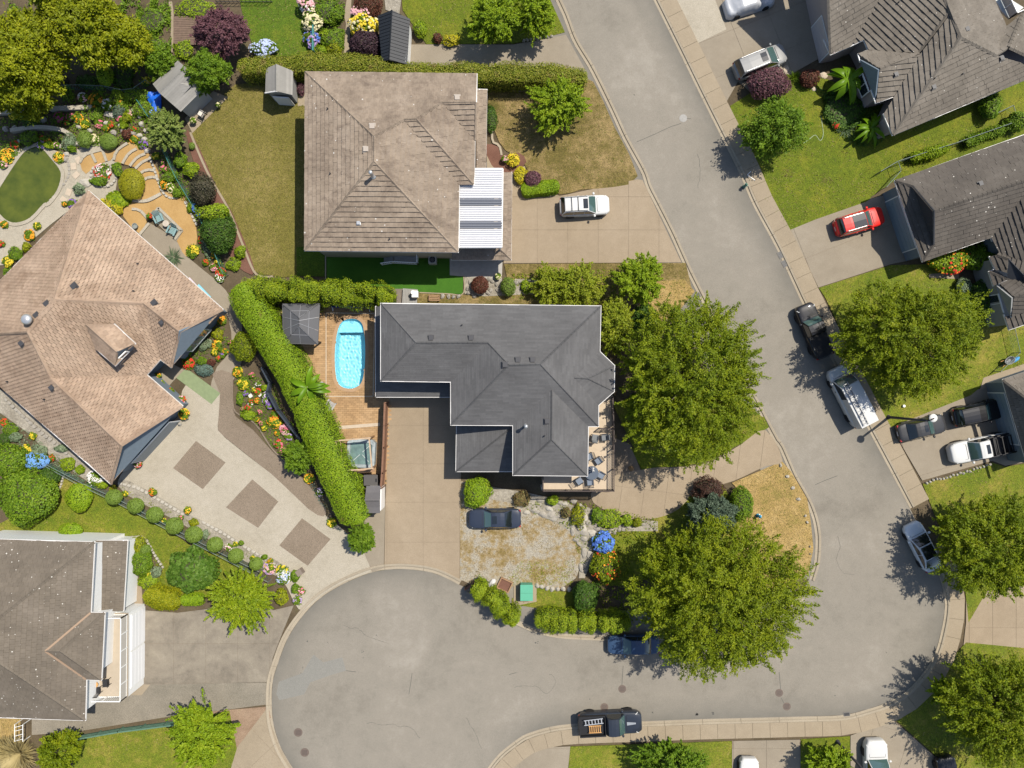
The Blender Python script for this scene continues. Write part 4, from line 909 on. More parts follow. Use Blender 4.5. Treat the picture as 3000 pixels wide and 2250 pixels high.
L_banana=leafy('banana_leaves',(.08,.16,.005),(.19,.33,.01),(.34,.44,.03),.35,.4)
L_bamboo=leafy('bamboo_leaves',(.08,.12,.005),(.18,.22,.011),(.30,.31,.03))
L_tanb=leafy('dry_brush',(.10,.07,.03),(.17,.12,.05),(.15,.16,.04))
M_bark=plain('bark',(.075,.06,.045),.9,vary=.3)
M_core=plain('brown_green_core',(.05,.05,.025),.95,vary=.25)
M_pot=plain('terracotta_pot',(.30,.13,.07),.8);M_potd=plain('dark_pot',(.045,.04,.04),.5)
FC=dict(red=(.50,.04,.02),pink=(.58,.14,.21),palepink=(.62,.35,.37),orange=(.62,.26,.018),yellow=(.58,.44,.03),white=(.62,.60,.56),purple=(.19,.10,.34),blue=(.07,.15,.48),paleblue=(.36,.42,.58),cream=(.58,.52,.31),magenta=(.32,.025,.13),lilac=(.38,.26,.48),sky=(.13,.28,.55))
FM={k:leafy(k+'_petals',tuple(x*.7 for x in v),v,tuple(min(1,x*1.15) for x in v),.2,.6) for k,v in FC.items()}
def unit(a):return a/np.maximum(1e-9,np.linalg.norm(a,axis=-1,keepdims=True))
def leaf_quads(C,Nn,size,asp=.55,tint=None,name='leaves',rng=R,axis=None):
 n=len(C);Nn=unit(Nn);r=rng.randn(n,3) if axis is None else axis+rng.randn(n,3)*.25
 a=unit(np.cross(Nn,np.cross(r,Nn)));b=np.cross(Nn,a);s=size[:,None]
 V=np.stack([C-a*s,C+b*s*asp-Nn*s*.12,C+a*s,C-b*s*asp-Nn*s*.12],1).reshape(-1,3)
 return fastmesh(name,V,4,tint if tint is not None else rng.rand(n))
def bumps(rng,k=6,amp=.12,f=3.0):
 K=rng.randn(k,3)*f;ph=rng.rand(k)*6.28
 return lambda d:1+amp*np.sin(d@K.T+ph).sum(-1)/math.sqrt(k)*1.2
def seed_of(px,py):return np.random.RandomState(int(px*7+py*131)%2**31)
def tree(name,label,px,py,rx,ry,h,m,cat='tree',group=None,clumps=240,per=70,leaf=.17,clump_len=1.0,clump_w=.34,base=.25,trunk_r=None,limbs=7,droop=0.0,spiky=1.0,zc=.55,up=.75,inner=.35,wild=.28):
 rng=seed_of(px,py);c=P(px,py,h*zc);f=S*(H-h*zc)/H;ax,ay=rx*f,ry*f;az=h*(1-zc);azl=h*(zc-base)
 root=empty(name,(c.x,c.y,0),0,label,cat,group)
 d=unit(rng.randn(clumps*3,3));d=d[d[:,2]>-.55][:clumps];n=len(d)
 bf=bumps(rng,6,.13,2.2);t=(inner+(1-inner)*rng.rand(n)**.55)*bf(d)
 A=np.where(d[:,2:3]>0,np.array([[ax,ay,az]]),np.array([[ax,ay,azl]]))*.86
 cc=d*A*t[:,None]
 out=unit(d*np.array([1,1,.55])+rng.randn(n,3)*wild+np.array([0,0,.12-droop]))
 L=clump_len*(.6+.8*rng.rand(n))*(.7+.5*t)*spiky;w=clump_w*(.7+.6*rng.rand(n))
 u=rng.rand(n,per);taper=1.05-u*.85
 pos=cc[:,None,:]+out[:,None,:]*((u-.45)*L[:,None])[...,None]+rng.randn(n,per,3)*(w[:,None]*taper)[...,None]*np.array([1,1,.7])
 nrm=out[:,None,:]*.15+np.array([0,0,up])+rng.randn(n,per,3)*.5
 sz=leaf*(.65+.7*rng.rand(n,per));ctint=rng.rand(n)
 tn=np.clip(.45*ctint[:,None]+.55*rng.rand(n,per),0,1)
 me=leaf_quads(pos.reshape(-1,3)+np.array([0,0,h*zc]),nrm.reshape(-1,3),sz.ravel(),.5,tn.ravel(),'crown',rng,np.repeat(out,per,0))
 link('crown',me,m,root)
 tr=trunk_r or max(.06,.028*h+.02*ax);zt=h*base+.3
 MB().tube([(0,0,-.05),(.02,.02,zt*.5),(0,0,zt),(0,0,h*zc*.8)],[tr*1.25,tr,tr*.85,tr*.3],8).build('trunk',M_bark,root,True)
 for k in range(limbs):
  i=int(rng.randint(n));e=cc[i]*.9+np.array([0,0,h*zc]);mid=np.array([e[0]*.4,e[1]*.4,zt+(e[2]-zt)*.55])
  MB().tube([(0,0,zt*.9),tuple(mid),tuple(e)],[tr*.55,tr*.36,tr*.1],6).build('limb',M_bark,root,True)
 return root
def ell(rng,n,zmin=-.25):
 d=unit(rng.randn(n*3,3));return d[d[:,2]>zmin][:n]
def shrub(name,label,px,py,rx,ry,h,m,cat='shrub',group=None,n=900,leaf=.09,lump=.14,core=True,z0=0.0,depth=.25,f=3.0,rot=0.0,flowers=None,zmin=-.25,clipped=False,up=.35):
 """rounded bush: leaves through the outer shell of a lumpy dome over a solid light-blocking core"""
 rng=seed_of(px,py);zc=h*.45;c=P(px,py,z0+zc);s=S*(H-z0-zc)/H;A=np.array([rx*s,ry*s,h*.55])
 root=empty(name,(c.x,c.y,z0),rot,label,cat,group);bf=bumps(rng,6,lump,f);d=ell(rng,n,zmin);n=len(d)
 t=bf(d)*(1-depth*rng.rand(n)**1.6) if not clipped else bf(d)*(1-.05*rng.rand(n))
 C=d*A*.95*t[:,None]+np.array([0,0,zc]);nr=d/A*A.mean()*.8+rng.randn(n,3)*(.45 if not clipped else .25)+np.array([0,0,up])
 C[:,2]=np.maximum(C[:,2],.03)
 link('foliage',leaf_quads(C,nr,leaf*(.65+.7*rng.rand(n)),.6,None,'foliage',rng),m,root)
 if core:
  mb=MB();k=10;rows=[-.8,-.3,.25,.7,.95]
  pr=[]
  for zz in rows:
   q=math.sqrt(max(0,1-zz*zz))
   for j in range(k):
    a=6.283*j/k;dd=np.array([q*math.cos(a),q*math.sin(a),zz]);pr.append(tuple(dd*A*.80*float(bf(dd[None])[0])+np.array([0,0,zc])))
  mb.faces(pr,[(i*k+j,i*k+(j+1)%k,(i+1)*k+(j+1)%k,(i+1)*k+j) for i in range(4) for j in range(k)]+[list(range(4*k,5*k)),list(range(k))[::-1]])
  mb.build('light_block_core',M_core if not clipped else plain('inner_core_'+m.name,tuple(x*.9 for x in m.node_tree.nodes['Color Ramp' if 'Color Ramp' in m.node_tree.nodes else 'ColorRamp'].color_ramp.elements[0].color[:3]),.9),root)  # solid core added inside the leaves to block light
 if flowers:
  for col,cnt,size in flowers:blossoms(root,rng,A,zc,col,cnt,size,bf,clus=.12)
 return root
def blossoms(root,rng,A,zc,col,cnt,size,bf=None,zmin=.1,clus=.5):
 d=ell(rng,cnt*3,zmin);K_=rng.randn(4,3)*3.2;cl=np.sin(d@K_.T+rng.rand(4)*6.28).sum(1)+rng.randn(len(d))/max(.01,clus)*.25;d=d[np.argsort(-cl)[:max(6,int(cnt))]];n=len(d);b=bf(d) if bf else np.ones(n)
 C=d*A*(1.0+.04*rng.rand(n))[:,None]*b[:,None]+np.array([0,0,zc]);Nn=unit(d/A*A.mean()+np.array([0,0,.6])+rng.randn(n,3)*.3)
 r=unit(np.cross(Nn,rng.randn(n,3)));q=np.cross(Nn,r);s=(size*(.6+.7*rng.rand(n)))[:,None]
 # each flower head: a shallow six-sided dome made of two quads per side pair
 V=[]
 for k in range(6):
  a0,a1=2*math.pi*k/6,2*math.pi*(k+1)/6
  V.append(np.stack([C+Nn*s*.45,C+(r*math.cos(a0)+q*math.sin(a0))*s,C+(r*math.cos(a1)+q*math.sin(a1))*s],1))
 V=np.concatenate(V,0).reshape(-1,3);t=np.tile(rng.rand(n),6)
 link('blossoms',fastmesh('blossoms',V,3,t),FM[col],root)
def flower(label,px,py,r,col,h=.45,name='flower_clump',cat='flowers',group=None,leafm=None,dens=1.0,size=.085,z0=0.0,ry=None):
 rng=seed_of(px,py);n=int(200+r*16)
 root=shrub(name,label,px,py,r,ry or r,h,leafm or L_mid,cat,group,n,.075,.16,False,z0,.5)
 s=S;A=np.array([r*s,(ry or r)*s,h*.6])
 cols=[col] if isinstance(col,str) else col
 for c in cols:blossoms(root,rng,A*np.array([.95,.95,1]),h*.45,c,int(max(14,r*r*.30*dens)/len(cols)),size*.68,clus=.1 if r>30 else .5)
 return root
def potted(label,px,py,r,col,pot=None,name='potted_flowers',group=None):
 c=P(px,py,.2);root=flower(label,px,py,r,col,.45,name,'pot',group,z0=.3)
 MB().lathe((0,0,-.3),[(r*S*.45,0),(r*S*.62,.30),(r*S*.68,.36),(r*S*.58,.36),(r*S*.5,.30)],12).build('pot',pot or M_pot,root)
 root.location.z=.33;return root
def hedge(name,label,path,width,h,m,cat='hedge',n=9000,leaf=.10,lump=.10,lumps=0,closed_ends=True,z_img=None,taper=.9,sprays=False,rough=.05):
 """path in photo pixels at the hedge's top; rounded, more or less lumpy body clothed in leaves"""
 zi=h if z_img is None else z_img
 w=[P(x,y,zi) for x,y in smooth(path,4,False)];W2=[Vector((p.x,p.y)) for p in w];f=resample(W2,.35);k=len(f)
 rng=seed_of(*path[0]);o=f[0];root=empty(name,(o.x,o.y,0),0,label,cat)
 pts=np.array([[p.x-o.x,p.y-o.y] for p in f]);tg=np.gradient(pts,axis=0);tg=tg/np.linalg.norm(tg,axis=1,keepdims=True);nr=np.stack([-tg[:,1],tg[:,0]],1)
 L=(k-1)*.35;hw=width/2
 K=rng.randn(5,3)*(np.array([2.6,3.4,2.6]) if lumps else np.array([1.3,2.0,1.2]));ph=rng.rand(5)*6.28
 lc=np.linspace(0,L,lumps)+rng.randn(lumps)*.12 if lumps else None;lh=(.8+.4*rng.rand(lumps)) if lumps else None
 def surf(s,a,scale=1.0):
  i=np.clip(s/.35,0,k-1.001);i0=i.astype(int);fr=(i-i0)[:,None]
  c=pts[i0]*(1-fr)+pts[np.minimum(i0+1,k-1)]*fr;nn=nr[i0]
  end=np.clip(np.minimum(s,L-s)/(hw*.8),0,1);e=np.sqrt(1-(1-end)**2)
  # rounded box cross-section: a runs from one foot (0) over the top to the other (1)
  x=np.clip((a-.5)*2,-1,1)*1.9;yy=np.where(np.abs(x)<.9,x/.9,np.sign(x));z=np.where(np.abs(x)<.9,1.0,1-(np.abs(x)-.9)/1.0)
  rr=.86+.14*np.cos(np.clip((np.abs(x)-.55)/.7,-1,1)*1.57)**2;
  q=np.stack([s,yy*hw,z*h],1);b=1+lump*np.sin(q@K.T+ph).sum(1)/2.2
  if lumps:
   dd=np.abs(s[:,None]-lc[None]);j=dd.argmin(1);u=np.clip(dd[np.arange(len(s)),j]/(L/lumps*.62),0,1);b=b*(.46+.60*np.sqrt(1-u*u*.97))*lh[j]**.35
  tp=1-(1-taper)*z
  off=yy*hw*b*tp*e*(1/np.maximum(.86,rr))*.95;zz=z*h*(.93+.07*np.cos(yy*1.4))*(b**.7)*(.75+.25*e)
  cx=c+nn*(off*scale)[:,None]
  N=np.stack([nn[:,0]*yy*.8,nn[:,1]*yy*.8,np.where(np.abs(x)<.9,1.0,.25)],1)
  return np.column_stack([cx,np.maximum(.02,zz*(scale if scale==1 else .9))]),N
 s=rng.rand(n)*L;a=.5+(rng.beta(1.25,1.25,n)-.5)*1.0
 C,N=surf(s,a);C+=rng.randn(n,3)*rough;C[:,2]=np.maximum(C[:,2],.04)
 link('foliage',leaf_quads(C,N+rng.randn(n,3)*.4,leaf*(.65+.7*rng.rand(n)),.55,None,'foliage',rng),m,root)
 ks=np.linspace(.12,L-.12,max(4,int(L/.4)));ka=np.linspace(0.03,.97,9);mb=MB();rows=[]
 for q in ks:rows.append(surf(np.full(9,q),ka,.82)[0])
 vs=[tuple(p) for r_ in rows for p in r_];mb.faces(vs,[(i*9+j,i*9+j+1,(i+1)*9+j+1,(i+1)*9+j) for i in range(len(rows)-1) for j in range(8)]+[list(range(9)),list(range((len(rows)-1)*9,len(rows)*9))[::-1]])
 mb.build('light_block_core',plain('inner_core_'+m.name,(.035,.055,.006),.95),root)  # unseen solid body added under the hedge leaves to stop light passing
 return root
def frond(mb,base,az,length,width,rise,droop,seg=8,fold=.25):
 b=len(mb.v);ca,sa=math.cos(az),math.sin(az)
 for i in range(seg+1):
  t=i/seg;r=length*t*(1-.12*t);z=rise*t-droop*t*t;w=width*math.sin(math.pi*min(1,.12+t*.88))**.7*(.5 if i==0 else 1)
  if i==seg:w=.01
  x,y=base[0]+ca*r,base[1]+sa*r
  mb.v+=[(x-sa*w/2,y+ca*w/2,base[2]+z+w*fold),(x,y,base[2]+z),(x+sa*w/2,y-ca*w/2,base[2]+z+w*fold)]
 for i in range(seg):
  for j in(0,1):mb.f.append([b+i*3+j,b+i*3+j+1,b+(i+1)*3+j+1,b+(i+1)*3+j])
 return mb
def banana(label,px,py,zb,n,length,width,name='banana_plant',m=None,seed=1,zimg=None):
 rr=random.Random(seed);c=P(px,py,zimg or zb+.6);root=empty(name,(c.x,c.y,0),0,label,'plant')
 MB().tube([(0,0,0),(.03,0,zb*.6),(0,0,zb)],[.14,.11,.08],8).build('stem',plain('banana_stem',(.14,.16,.05),.7),root,True)
 for k in range(n):
  az=2*math.pi*k/n+rr.uniform(-.3,.3);l=length*rr.uniform(.7,1.1);rise=l*rr.uniform(.25,.75);dr=l*rr.uniform(.45,.95)
  frond(MB(),(0,0,zb*rr.uniform(.8,1)),az,l,width*rr.uniform(.8,1.15),rise,dr).build('leaf',m or L_banana,root,True)
 return root
def tuft(name,label,px,py,r,h,n,m,cat='grass clump',group=None,wid=.025,spread=1.0,rise=1.1):
 rng=random.Random(int(px+py));c=P(px,py,h*.5);root=empty(name,(c.x,c.y,0),0,label,cat,group);mb=MB()
 for k in range(n):
  l=r*S*rng.uniform(.5,1.05)*1.1;frond(mb,(rng.uniform(-.1,.1),rng.uniform(-.1,.1),0),rng.uniform(0,6.283),l*spread,wid*rng.uniform(.7,1.4),h*rise*rng.uniform(.8,1.4),h*rng.uniform(.3,.9),4,.15)
 o=mb.build('blades',m,root,True);return root
def cover(name,poly,m,n,leaf=.09,h=.25,clump=.35,seed=3,kind='stuff',thin=.5):
 """low growth nobody could count, in drifts over a bed"""
 rng=np.random.RandomState(seed);w=[tuple(P(x,y)[:2]) for x,y in poly];a=np.array(w);lo,hi=a.min(0),a.max(0)
 q=lo+(hi-lo)*rng.rand(n*3,2);q=q[inpoly(w,q[:,0],q[:,1])]
 K=rng.randn(6,2)*(1/clump);ph=rng.rand(6)*6.28;v=np.sin(q@K.T+ph).sum(1)/2.45
 keep=v>(thin-1)*1.2+.4*rng.randn(len(q));q=q[keep][:n];v=v[keep][:n];k=len(q)
 C=np.column_stack([q,.04+h*np.clip(.5+.5*v,.1,1)*rng.rand(k)]);N=rng.randn(k,3)*.5+np.array([0,0,1])
 tag(link(name,leaf_quads(C,N,leaf*(.6+.8*rng.rand(k)),.5,None,name,rng),m),None,None,None,kind)
def rock(label,px,py,r,m=None,group=None,ry=None,h=None,name='rock',rot=None,cat='rock'):
 rng=seed_of(px,py);c=P(px,py,.1);rx,ryy=r*S,(ry or r*.75)*S;hh=h or min(rx,ryy)*.9
 bm=[];k=9;rows=(-.2,.35,.75,.97)
 for zz in rows:
  q=math.sqrt(1-zz*zz)
  for j in range(k):
   a=6.283*j/k+rng.rand()*.25;t=.8+.35*rng.rand();bm.append((q*math.cos(a)*rx*t,q*math.sin(a)*ryy*t,zz*hh*(.8+.3*rng.rand())))
 mb=MB().faces(bm,[(i*k+j,i*k+(j+1)%k,(i+1)*k+(j+1)%k,(i+1)*k+j) for i in range(3) for j in range(k)]+[list(range(3*k,4*k))])
 o=mb.build(name,m or M_rock);o.location=(c.x,c.y,.05);o.rotation_euler=(0,0,rot if rot is not None else rng.rand()*3)
 return tag(o,label,cat,group)
M_rock=plain('grey_stone',(.30,.275,.235),.9,vary=.3,vscale=4);M_rockw=plain('white_stone',(.40,.37,.315),.9,vary=.2,vscale=4)
# ------------------------------------------------------------------ trees
tree('street_tree','big spreading street tree right of the grey house, over its curved drive',2036,1118,244,254,10.5,L_elm,clumps=1050,per=125,leaf=.080,clump_len=1.5,clump_w=.22,limbs=14,inner=.3,wild=.62)
tree('street_tree','biggest tree, at the inside of the street bend over the parked blue car',2095,1752,268,236,11,L_elm2,clumps=1150,per=125,leaf=.080,clump_len=1.35,clump_w=.25,limbs=14,inner=.3,wild=.62)
tree('street_tree','round tree beside the white cargo van, on the lawn below the red car',2664,985,205,184,8.5,L_elm2,clumps=780,per=115,leaf=.082,clump_len=1.25,clump_w=.24,limbs=12,inner=.3,wild=.62)
tree('street_tree','tree shading the pale blue-white sedan parked at the kerb',2915,1600,172,164,7.5,L_elm,clumps=620,per=115,leaf=.082,clump_len=1.3,clump_w=.23,limbs=12,wild=.62)
tree('street_tree','feathery tree filling the bottom right corner, its shadow on the pavement',2950,2085,205,192,8.5,L_elm,clumps=680,per=115,leaf=.082,clump_len=1.8,clump_w=.2,limbs=12,spiky=1.15,wild=.5)
tree('garden_tree','bright lime young tree on the drying front lawn beside the long hedge',1637,308,86,88,4.6,L_lime,clumps=230,per=70,leaf=.095,clump_len=.85,clump_w=.15,limbs=6,spiky=1.05)
tree('garden_tree','bright green bushy tree between the street and the grey house corner',1876,822,77,82,4.4,L_lime,clumps=220,per=70,leaf=.09,clump_len=.6,clump_w=.17,limbs=6)
tree('garden_tree','lime green tree left of its twin, over the shaded gravel drive',1455,62,84,82,4.8,L_lime,clumps=230,per=70,leaf=.095,clump_len=.9,clump_w=.16,limbs=6)
tree('garden_tree','lime green tree nearest the street at the top of the photo',1567,35,50,78,4.8,L_lime,clumps=190,per=70,leaf=.095,clump_len=.9,clump_w=.16,limbs=6)
tree('garden_tree','loose silvery-green ornamental tree beside the purple shrub and pavement',2268,380,92,95,5.6,L_mid,clumps=260,per=60,leaf=.095,clump_len=.7,clump_w=.3,limbs=8)
for lab,x,y,a,b,h in(('huge olive-gold tree filling the top left corner of the photo',85,165,125,165,9),('olive-gold tree at the top edge behind the rockery, right of the corner tree',275,95,110,125,8.5),('olive-gold crown hanging over the left edge above the curved garden wall',55,270,95,70,7.5),('olive-gold tree cut off by the top edge of the photo, behind the corner tree',200,10,95,60,8),('smaller olive-gold tree between the corner trees and the plank path',375,130,62,80,6.5)):
 tree('garden_tree',lab,x,y,a,b,h,L_olive,clumps=int(3.0*a),per=75,leaf=.125,clump_len=.85,clump_w=.36,limbs=7,spiky=.9,wild=.5)
tree('small_tree','leafy green small tree left of the grey dormered shed',470,185,48,50,3.8,L_mid,clumps=150,per=60,leaf=.09,clump_len=.6,clump_w=.2,limbs=4)
tree('garden_tree','round bushy green tree overhanging the grey dormered shed',612,208,68,60,4.4,L_mid,clumps=260,per=65,leaf=.085,clump_len=.5,clump_w=.18,limbs=6,inner=.5)
tree('purple_maple','large round purple maple above the bushy tree at the shed',652,94,88,74,4.4,L_purple,clumps=300,per=65,leaf=.085,clump_len=.45,clump_w=.2,limbs=6,inner=.5)
tree('pine_tree','soft feathery pine beside the blue tarp and flagstones',487,380,54,58,3.6,L_pine,clumps=220,per=70,leaf=.10,clump_len=.8,clump_w=.12,limbs=4,inner=.3)
tree('garden_tree','light green feathery tree at the lower left beside the turning circle',592,2152,94,96,5.0,L_lime,clumps=300,per=75,leaf=.095,clump_len=1.0,clump_w=.16,limbs=6,spiky=1.0)
tree('garden_tree','star-shaped yellow-green tree on the drive corner beside the topiary row',710,1758,96,86,4.6,L_cedar,clumps=260,per=70,leaf=.095,clump_len=1.1,clump_w=.14,limbs=6,spiky=1.1)
tree('garden_tree','dense dark olive tree at the bottom edge beside the pale pampas grass',175,2200,65,60,3.8,L_elm,clumps=220,per=65,leaf=.085,clump_len=.5,clump_w=.18,limbs=5,inner=.45)
tree('round_tree','round drooping tree at the end of the tall hedge, right of the garden path',877,1336,54,52,3.2,L_mid,clumps=150,per=70,leaf=.085,clump_len=.5,clump_w=.15,limbs=5,inner=.5)
tree('round_tree','bushy tree closing the lower end of the tall hedge by the drive',1062,1575,44,44,3.0,L_mid,clumps=150,per=70,leaf=.085,clump_len=.45,clump_w=.15,limbs=5,inner=.5)
tree('conifer','dark feathery conifer on the lawn by the bottom edge, right of the black pickup',1970,2235,110,70,4.2,L_mid,clumps=260,per=65,leaf=.10,clump_len=1.0,clump_w=.14,limbs=6)
tree('conifer','green conifer on the small bottom lawn under the leaning street light',2430,2235,72,48,3.6,L_lime,clumps=170,per=65,leaf=.10,clump_len=.9,clump_w=.14,limbs=5)
tree('conifer','vivid lime conifer spray at the left of the corner tree, by the kerb',2770,2030,45,55,3.6,L_lime,clumps=80,per=65,leaf=.10,clump_len=.9,clump_w=.13,limbs=4)
tree('spruce','blue-green spruce between the curved drive and the biggest tree',2090,1512,80,62,4.6,L_spruce,clumps=300,per=70,leaf=.085,clump_len=.5,clump_w=.16,limbs=5,inner=.45)
tree('bamboo_clump','loose yellow-green bamboo at the grey house eave, left of the bushy green tree',1690,840,85,70,3.6,L_bamboo,cat='bamboo',clumps=170,per=50,leaf=.10,clump_len=.9,clump_w=.22,limbs=5)
tree('bamboo_clump','tall yellowish bamboo along the east wall of the grey house',1805,950,52,88,4.2,L_bamboo,cat='bamboo',clumps=190,per=50,leaf=.10,clump_len=.9,clump_w=.22,limbs=5)
tree('bamboo_clump','green bamboo nearest the side drive, beside the rockery',1605,835,45,60,2.8,L_bamboo,cat='bamboo',clumps=110,per=45,leaf=.10,clump_len=.8,clump_w=.2,limbs=4)
tree('dark_shrub','dark green shrub squeezed between the bamboo and the big street tree',1890,935,40,48,2.8,L_dark,cat='shrub',clumps=90,per=60,leaf=.09,clump_len=.5,clump_w=.2,limbs=3)
# ------------------------------------------------------------------ hedges
hedge('hedge','tall bright green clipped hedge running diagonally beside the pool',[(688,832),(770,965),(850,1105),(905,1225),(955,1340),(1000,1440),(1045,1540)],2.7,3.4,L_hedge,n=52000,leaf=.055,lump=.05,rough=.04)
hedge('hedge','lumpy conifer hedge between the artificial lawn and the gazebo',[(690,838),(780,842),(900,850),(1030,860),(1150,866)],1.9,3.2,L_cedar,n=24000,leaf=.06,lump=.26,lumps=15,rough=.06)
hedge('hedge','long weathered hedge along the top of the tan-roofed house',[(690,188),(800,185),(960,180),(1040,185),(1180,200),(1350,206),(1550,212),(1660,214),(1722,224)],1.75,2.4,L_privet,n=36000,leaf=.065,lump=.10,rough=.07)
hedge('hedge','lumpy conifer hedge running diagonally from the drive corner, casting its shadow on the road',[(1384,1722),(1430,1756),(1480,1798),(1512,1832)],1.5,2.5,L_cedar,n=13000,leaf=.06,lump=.24,lumps=7,rough=.06)
hedge('hedge','lumpy conifer hedge along the kerb, running under the biggest tree',[(1568,1822),(1650,1828),(1740,1832),(1850,1836)],1.6,2.4,L_cedar,n=15000,leaf=.06,lump=.24,lumps=11,rough=.06)
hedge('low_hedge','low clipped box hedge in the drive corner beside the purple ball shrub',Q('20',[(75,1530),(230,1515),(385,1495)]),1.3,.9,L_hedge,n=5000,leaf=.06,lump=.04,rough=.02)
hedge('low_hedge','short flat-topped hedge between the golden shrub and the star-shaped tree',Q('03',[(1455,305),(1640,302)]),1.05,.8,L_hedge,n=3000,leaf=.06,lump=.03,rough=.02)
hedge('low_hedge','golden-green shrub hedge at the edge of the lower left drive',Q('03',[(1160,260),(1300,300),(1440,330)]),1.8,1.1,leafy('golden_green_leaves',(.09,.12,.004),(.20,.22,.006),(.33,.30,.012)),n=6000,leaf=.07,lump=.12,rough=.07)
# ------------------------------------------------------------------ clipped balls in a row
ord_=['first','second','third','fourth','fifth','sixth','seventh','eighth']
for k,(x,y) in enumerate(((925,985),(1100,1055),(1255,1128),(1415,1218),(1570,1288),(1742,1370),(1912,1460),(2075,1525))):
 r_=(24,24,25,26,26,24,23,20)[k]
 lab=('clipped green topiary ball nearest the peach house, top end of the fence row' if k==0 else 'smallest topiary ball, at the lower end of the fence row' if k==7 else f'clipped topiary ball, {ord_[k]} from the peach house along the fence')
 shrub('topiary_ball',lab,*T('02',x,y),r_,r_,1.5,L_topi,group='topiary balls along the fence',n=2600,leaf=.05,lump=.012,clipped=True,z0=.35)
shrub('clipped_shrub','spade-shaped clipped green shrub beside the start of the topiary row',*T('02',645,985),38,44,1.8,L_hedge,n=3500,leaf=.06,lump=.05,clipped=True)
shrub('clipped_shrub','low oval clipped shrub at the path above the lichen-spotted roof',*T('02',572,1258),37,25,1.2,L_hedge,n=2500,leaf=.06,lump=.04,clipped=True)
shrub('clipped_shrub','large lime egg-shaped shrub in the middle of the stepped sand terraces',*T('00',1065,1490),38,48,1.6,leafy('chartreuse_leaves',(.10,.11,.003),(.19,.185,.005),(.28,.26,.01),.15),n=5000,leaf=.05,lump=.05,clipped=True)
shrub('clipped_shrub','smooth green mound above the curved stone steps',*T('00',880,1150),27,25,1.1,L_topi,n=2400,leaf=.05,lump=.03,clipped=True)
shrub('clipped_shrub','upright conical clipped green shrub in the rockery',*T('00',690,1130),20,28,1.3,L_topi,n=1500,leaf=.05,lump=.08,clipped=True)
shrub('clipped_shrub','golden-green cone under the olive-gold tree',*T('00',855,610),22,32,2.0,L_hedge,n=1600,leaf=.06,lump=.05,clipped=True)
shrub('shrub_ball','round purple ball shrub on the drive corner above the low box hedge',*T('20',165,1455),27,28,1.4,L_purple,n=2200,leaf=.06,lump=.05)
shrub('shrub_ball','lime variegated shrub touching the purple ball shrub',*T('20',65,1420),20,25,.9,L_gold,n=900,leaf=.08,lump=.12)
shrub('shrub_ball','maroon round shrub in the rock garden below the artificial lawn',*T('11',1815,788),27,27,1.4,L_maroon,n=2200,leaf=.06,lump=.05)
shrub('shrub_ball','round green shrub casting its shadow on the dry strip, right of the maroon ball',*T('11',2042,803),24,30,1.5,L_topi,n=2200,leaf=.05,lump=.04)
shrub('shrub_ball','small round green shrub left of the bamboo',*T('21',270,770),19,20,1.4,L_topi,n=1500,leaf=.05,lump=.05)
shrub('shrub','lime plant among the pale rocks near the pair of round shrubs',*T('21',110,800),16,18,.7,L_lime,n=500,leaf=.08,lump=.2)
shrub('shrub','bright fine-leaved square shrub at the grey house corner above the navy sedan',*T('12',1790,940),42,46,2.0,L_hedge,n=4500,leaf=.07,lump=.12)
shrub('shrub','round golden-tipped shrub at the right of the curved garden path',*T('01',1975,1290),38,46,2.4,L_elm,n=3800,leaf=.065,lump=.08)
shrub('shrub','large dense green shrub on the mulch strip beside the drying lawn',*T('01',1780,370),52,62,2.8,L_dark,n=4800,leaf=.08,lump=.08)
shrub('shrub','lime shrub growing against the top of the large dense green shrub',*T('01',1755,220),46,32,2.6,L_lime,n=2600,leaf=.08,lump=.14)
shrub('shrub','small lime shrub in the mulch strip below the large dense shrub',*T('01',1950,515),16,20,1.0,L_lime,n=700,leaf=.07,lump=.15)
shrub('shrub','dark brownish shrub in the mulch strip beside the drying lawn',*T('00',1650,1540),38,44,2.2,leafy('dark_brownish_leaves',(.02,.022,.012),(.055,.05,.03),(.10,.085,.055)),n=2600,leaf=.07,lump=.12)
shrub('shrub','lime-leaved shrub in the mulch strip above the dark brownish shrub',*T('00',1548,1375),24,24,1.2,L_lime,n=1000,leaf=.08,lump=.16)
shrub('shrub','green shrub at the fence between the pine and the lime-leaved shrub',*T('00',1460,1300),20,24,1.2,L_mid,n=900,leaf=.08,lump=.12)
shrub('shrub_ball','tiny round green ball in the reddish mulch',*T('00',1556,1183),9,11,.6,L_topi,n=500,leaf=.04,lump=.03,clipped=True)
shrub('purple_shrub','purple-black shrub between the yellow blossom bush and the black metal shed',*T('10',890,360),50,40,2.2,L_black,n=3500,leaf=.09,lump=.12)
shrub('purple_shrub','brown-purple shrub cut off by the top edge, left of the black metal shed',*T('10',905,40),46,40,2.0,L_maroon,n=3200,leaf=.06,lump=.06)
shrub('purple_shrub','small purple shrub between the small shed and the tan roof',*T('10',365,725),12,18,.9,L_purple,n=600,leaf=.06,lump=.15)
shrub('purple_shrub','purple shrub at the rear of the silver minivan',*T('30',150,680),62,44,2.4,L_purple,n=4200,leaf=.075,lump=.12)
shrub('maroon_shrub','rust-red shrub left of the banana plants',*T('30',468,625),28,26,1.2,L_maroon,n=1800,leaf=.07,lump=.14)
tuft('grass_clump','bright green strappy plant between the purple and rust-red shrubs',*T('30',355,620),20,.8,90,L_lime)
shrub('rhododendron','big glossy green rhododendron mass at the left edge',*T('02',215,985),88,88,2.6,L_mid,n=7000,leaf=.11,lump=.12)
shrub('rhododendron','green bush on the left edge above the big glossy mass',*T('02',60,690),62,50,2.0,L_mid,n=3000,leaf=.10,lump=.12)
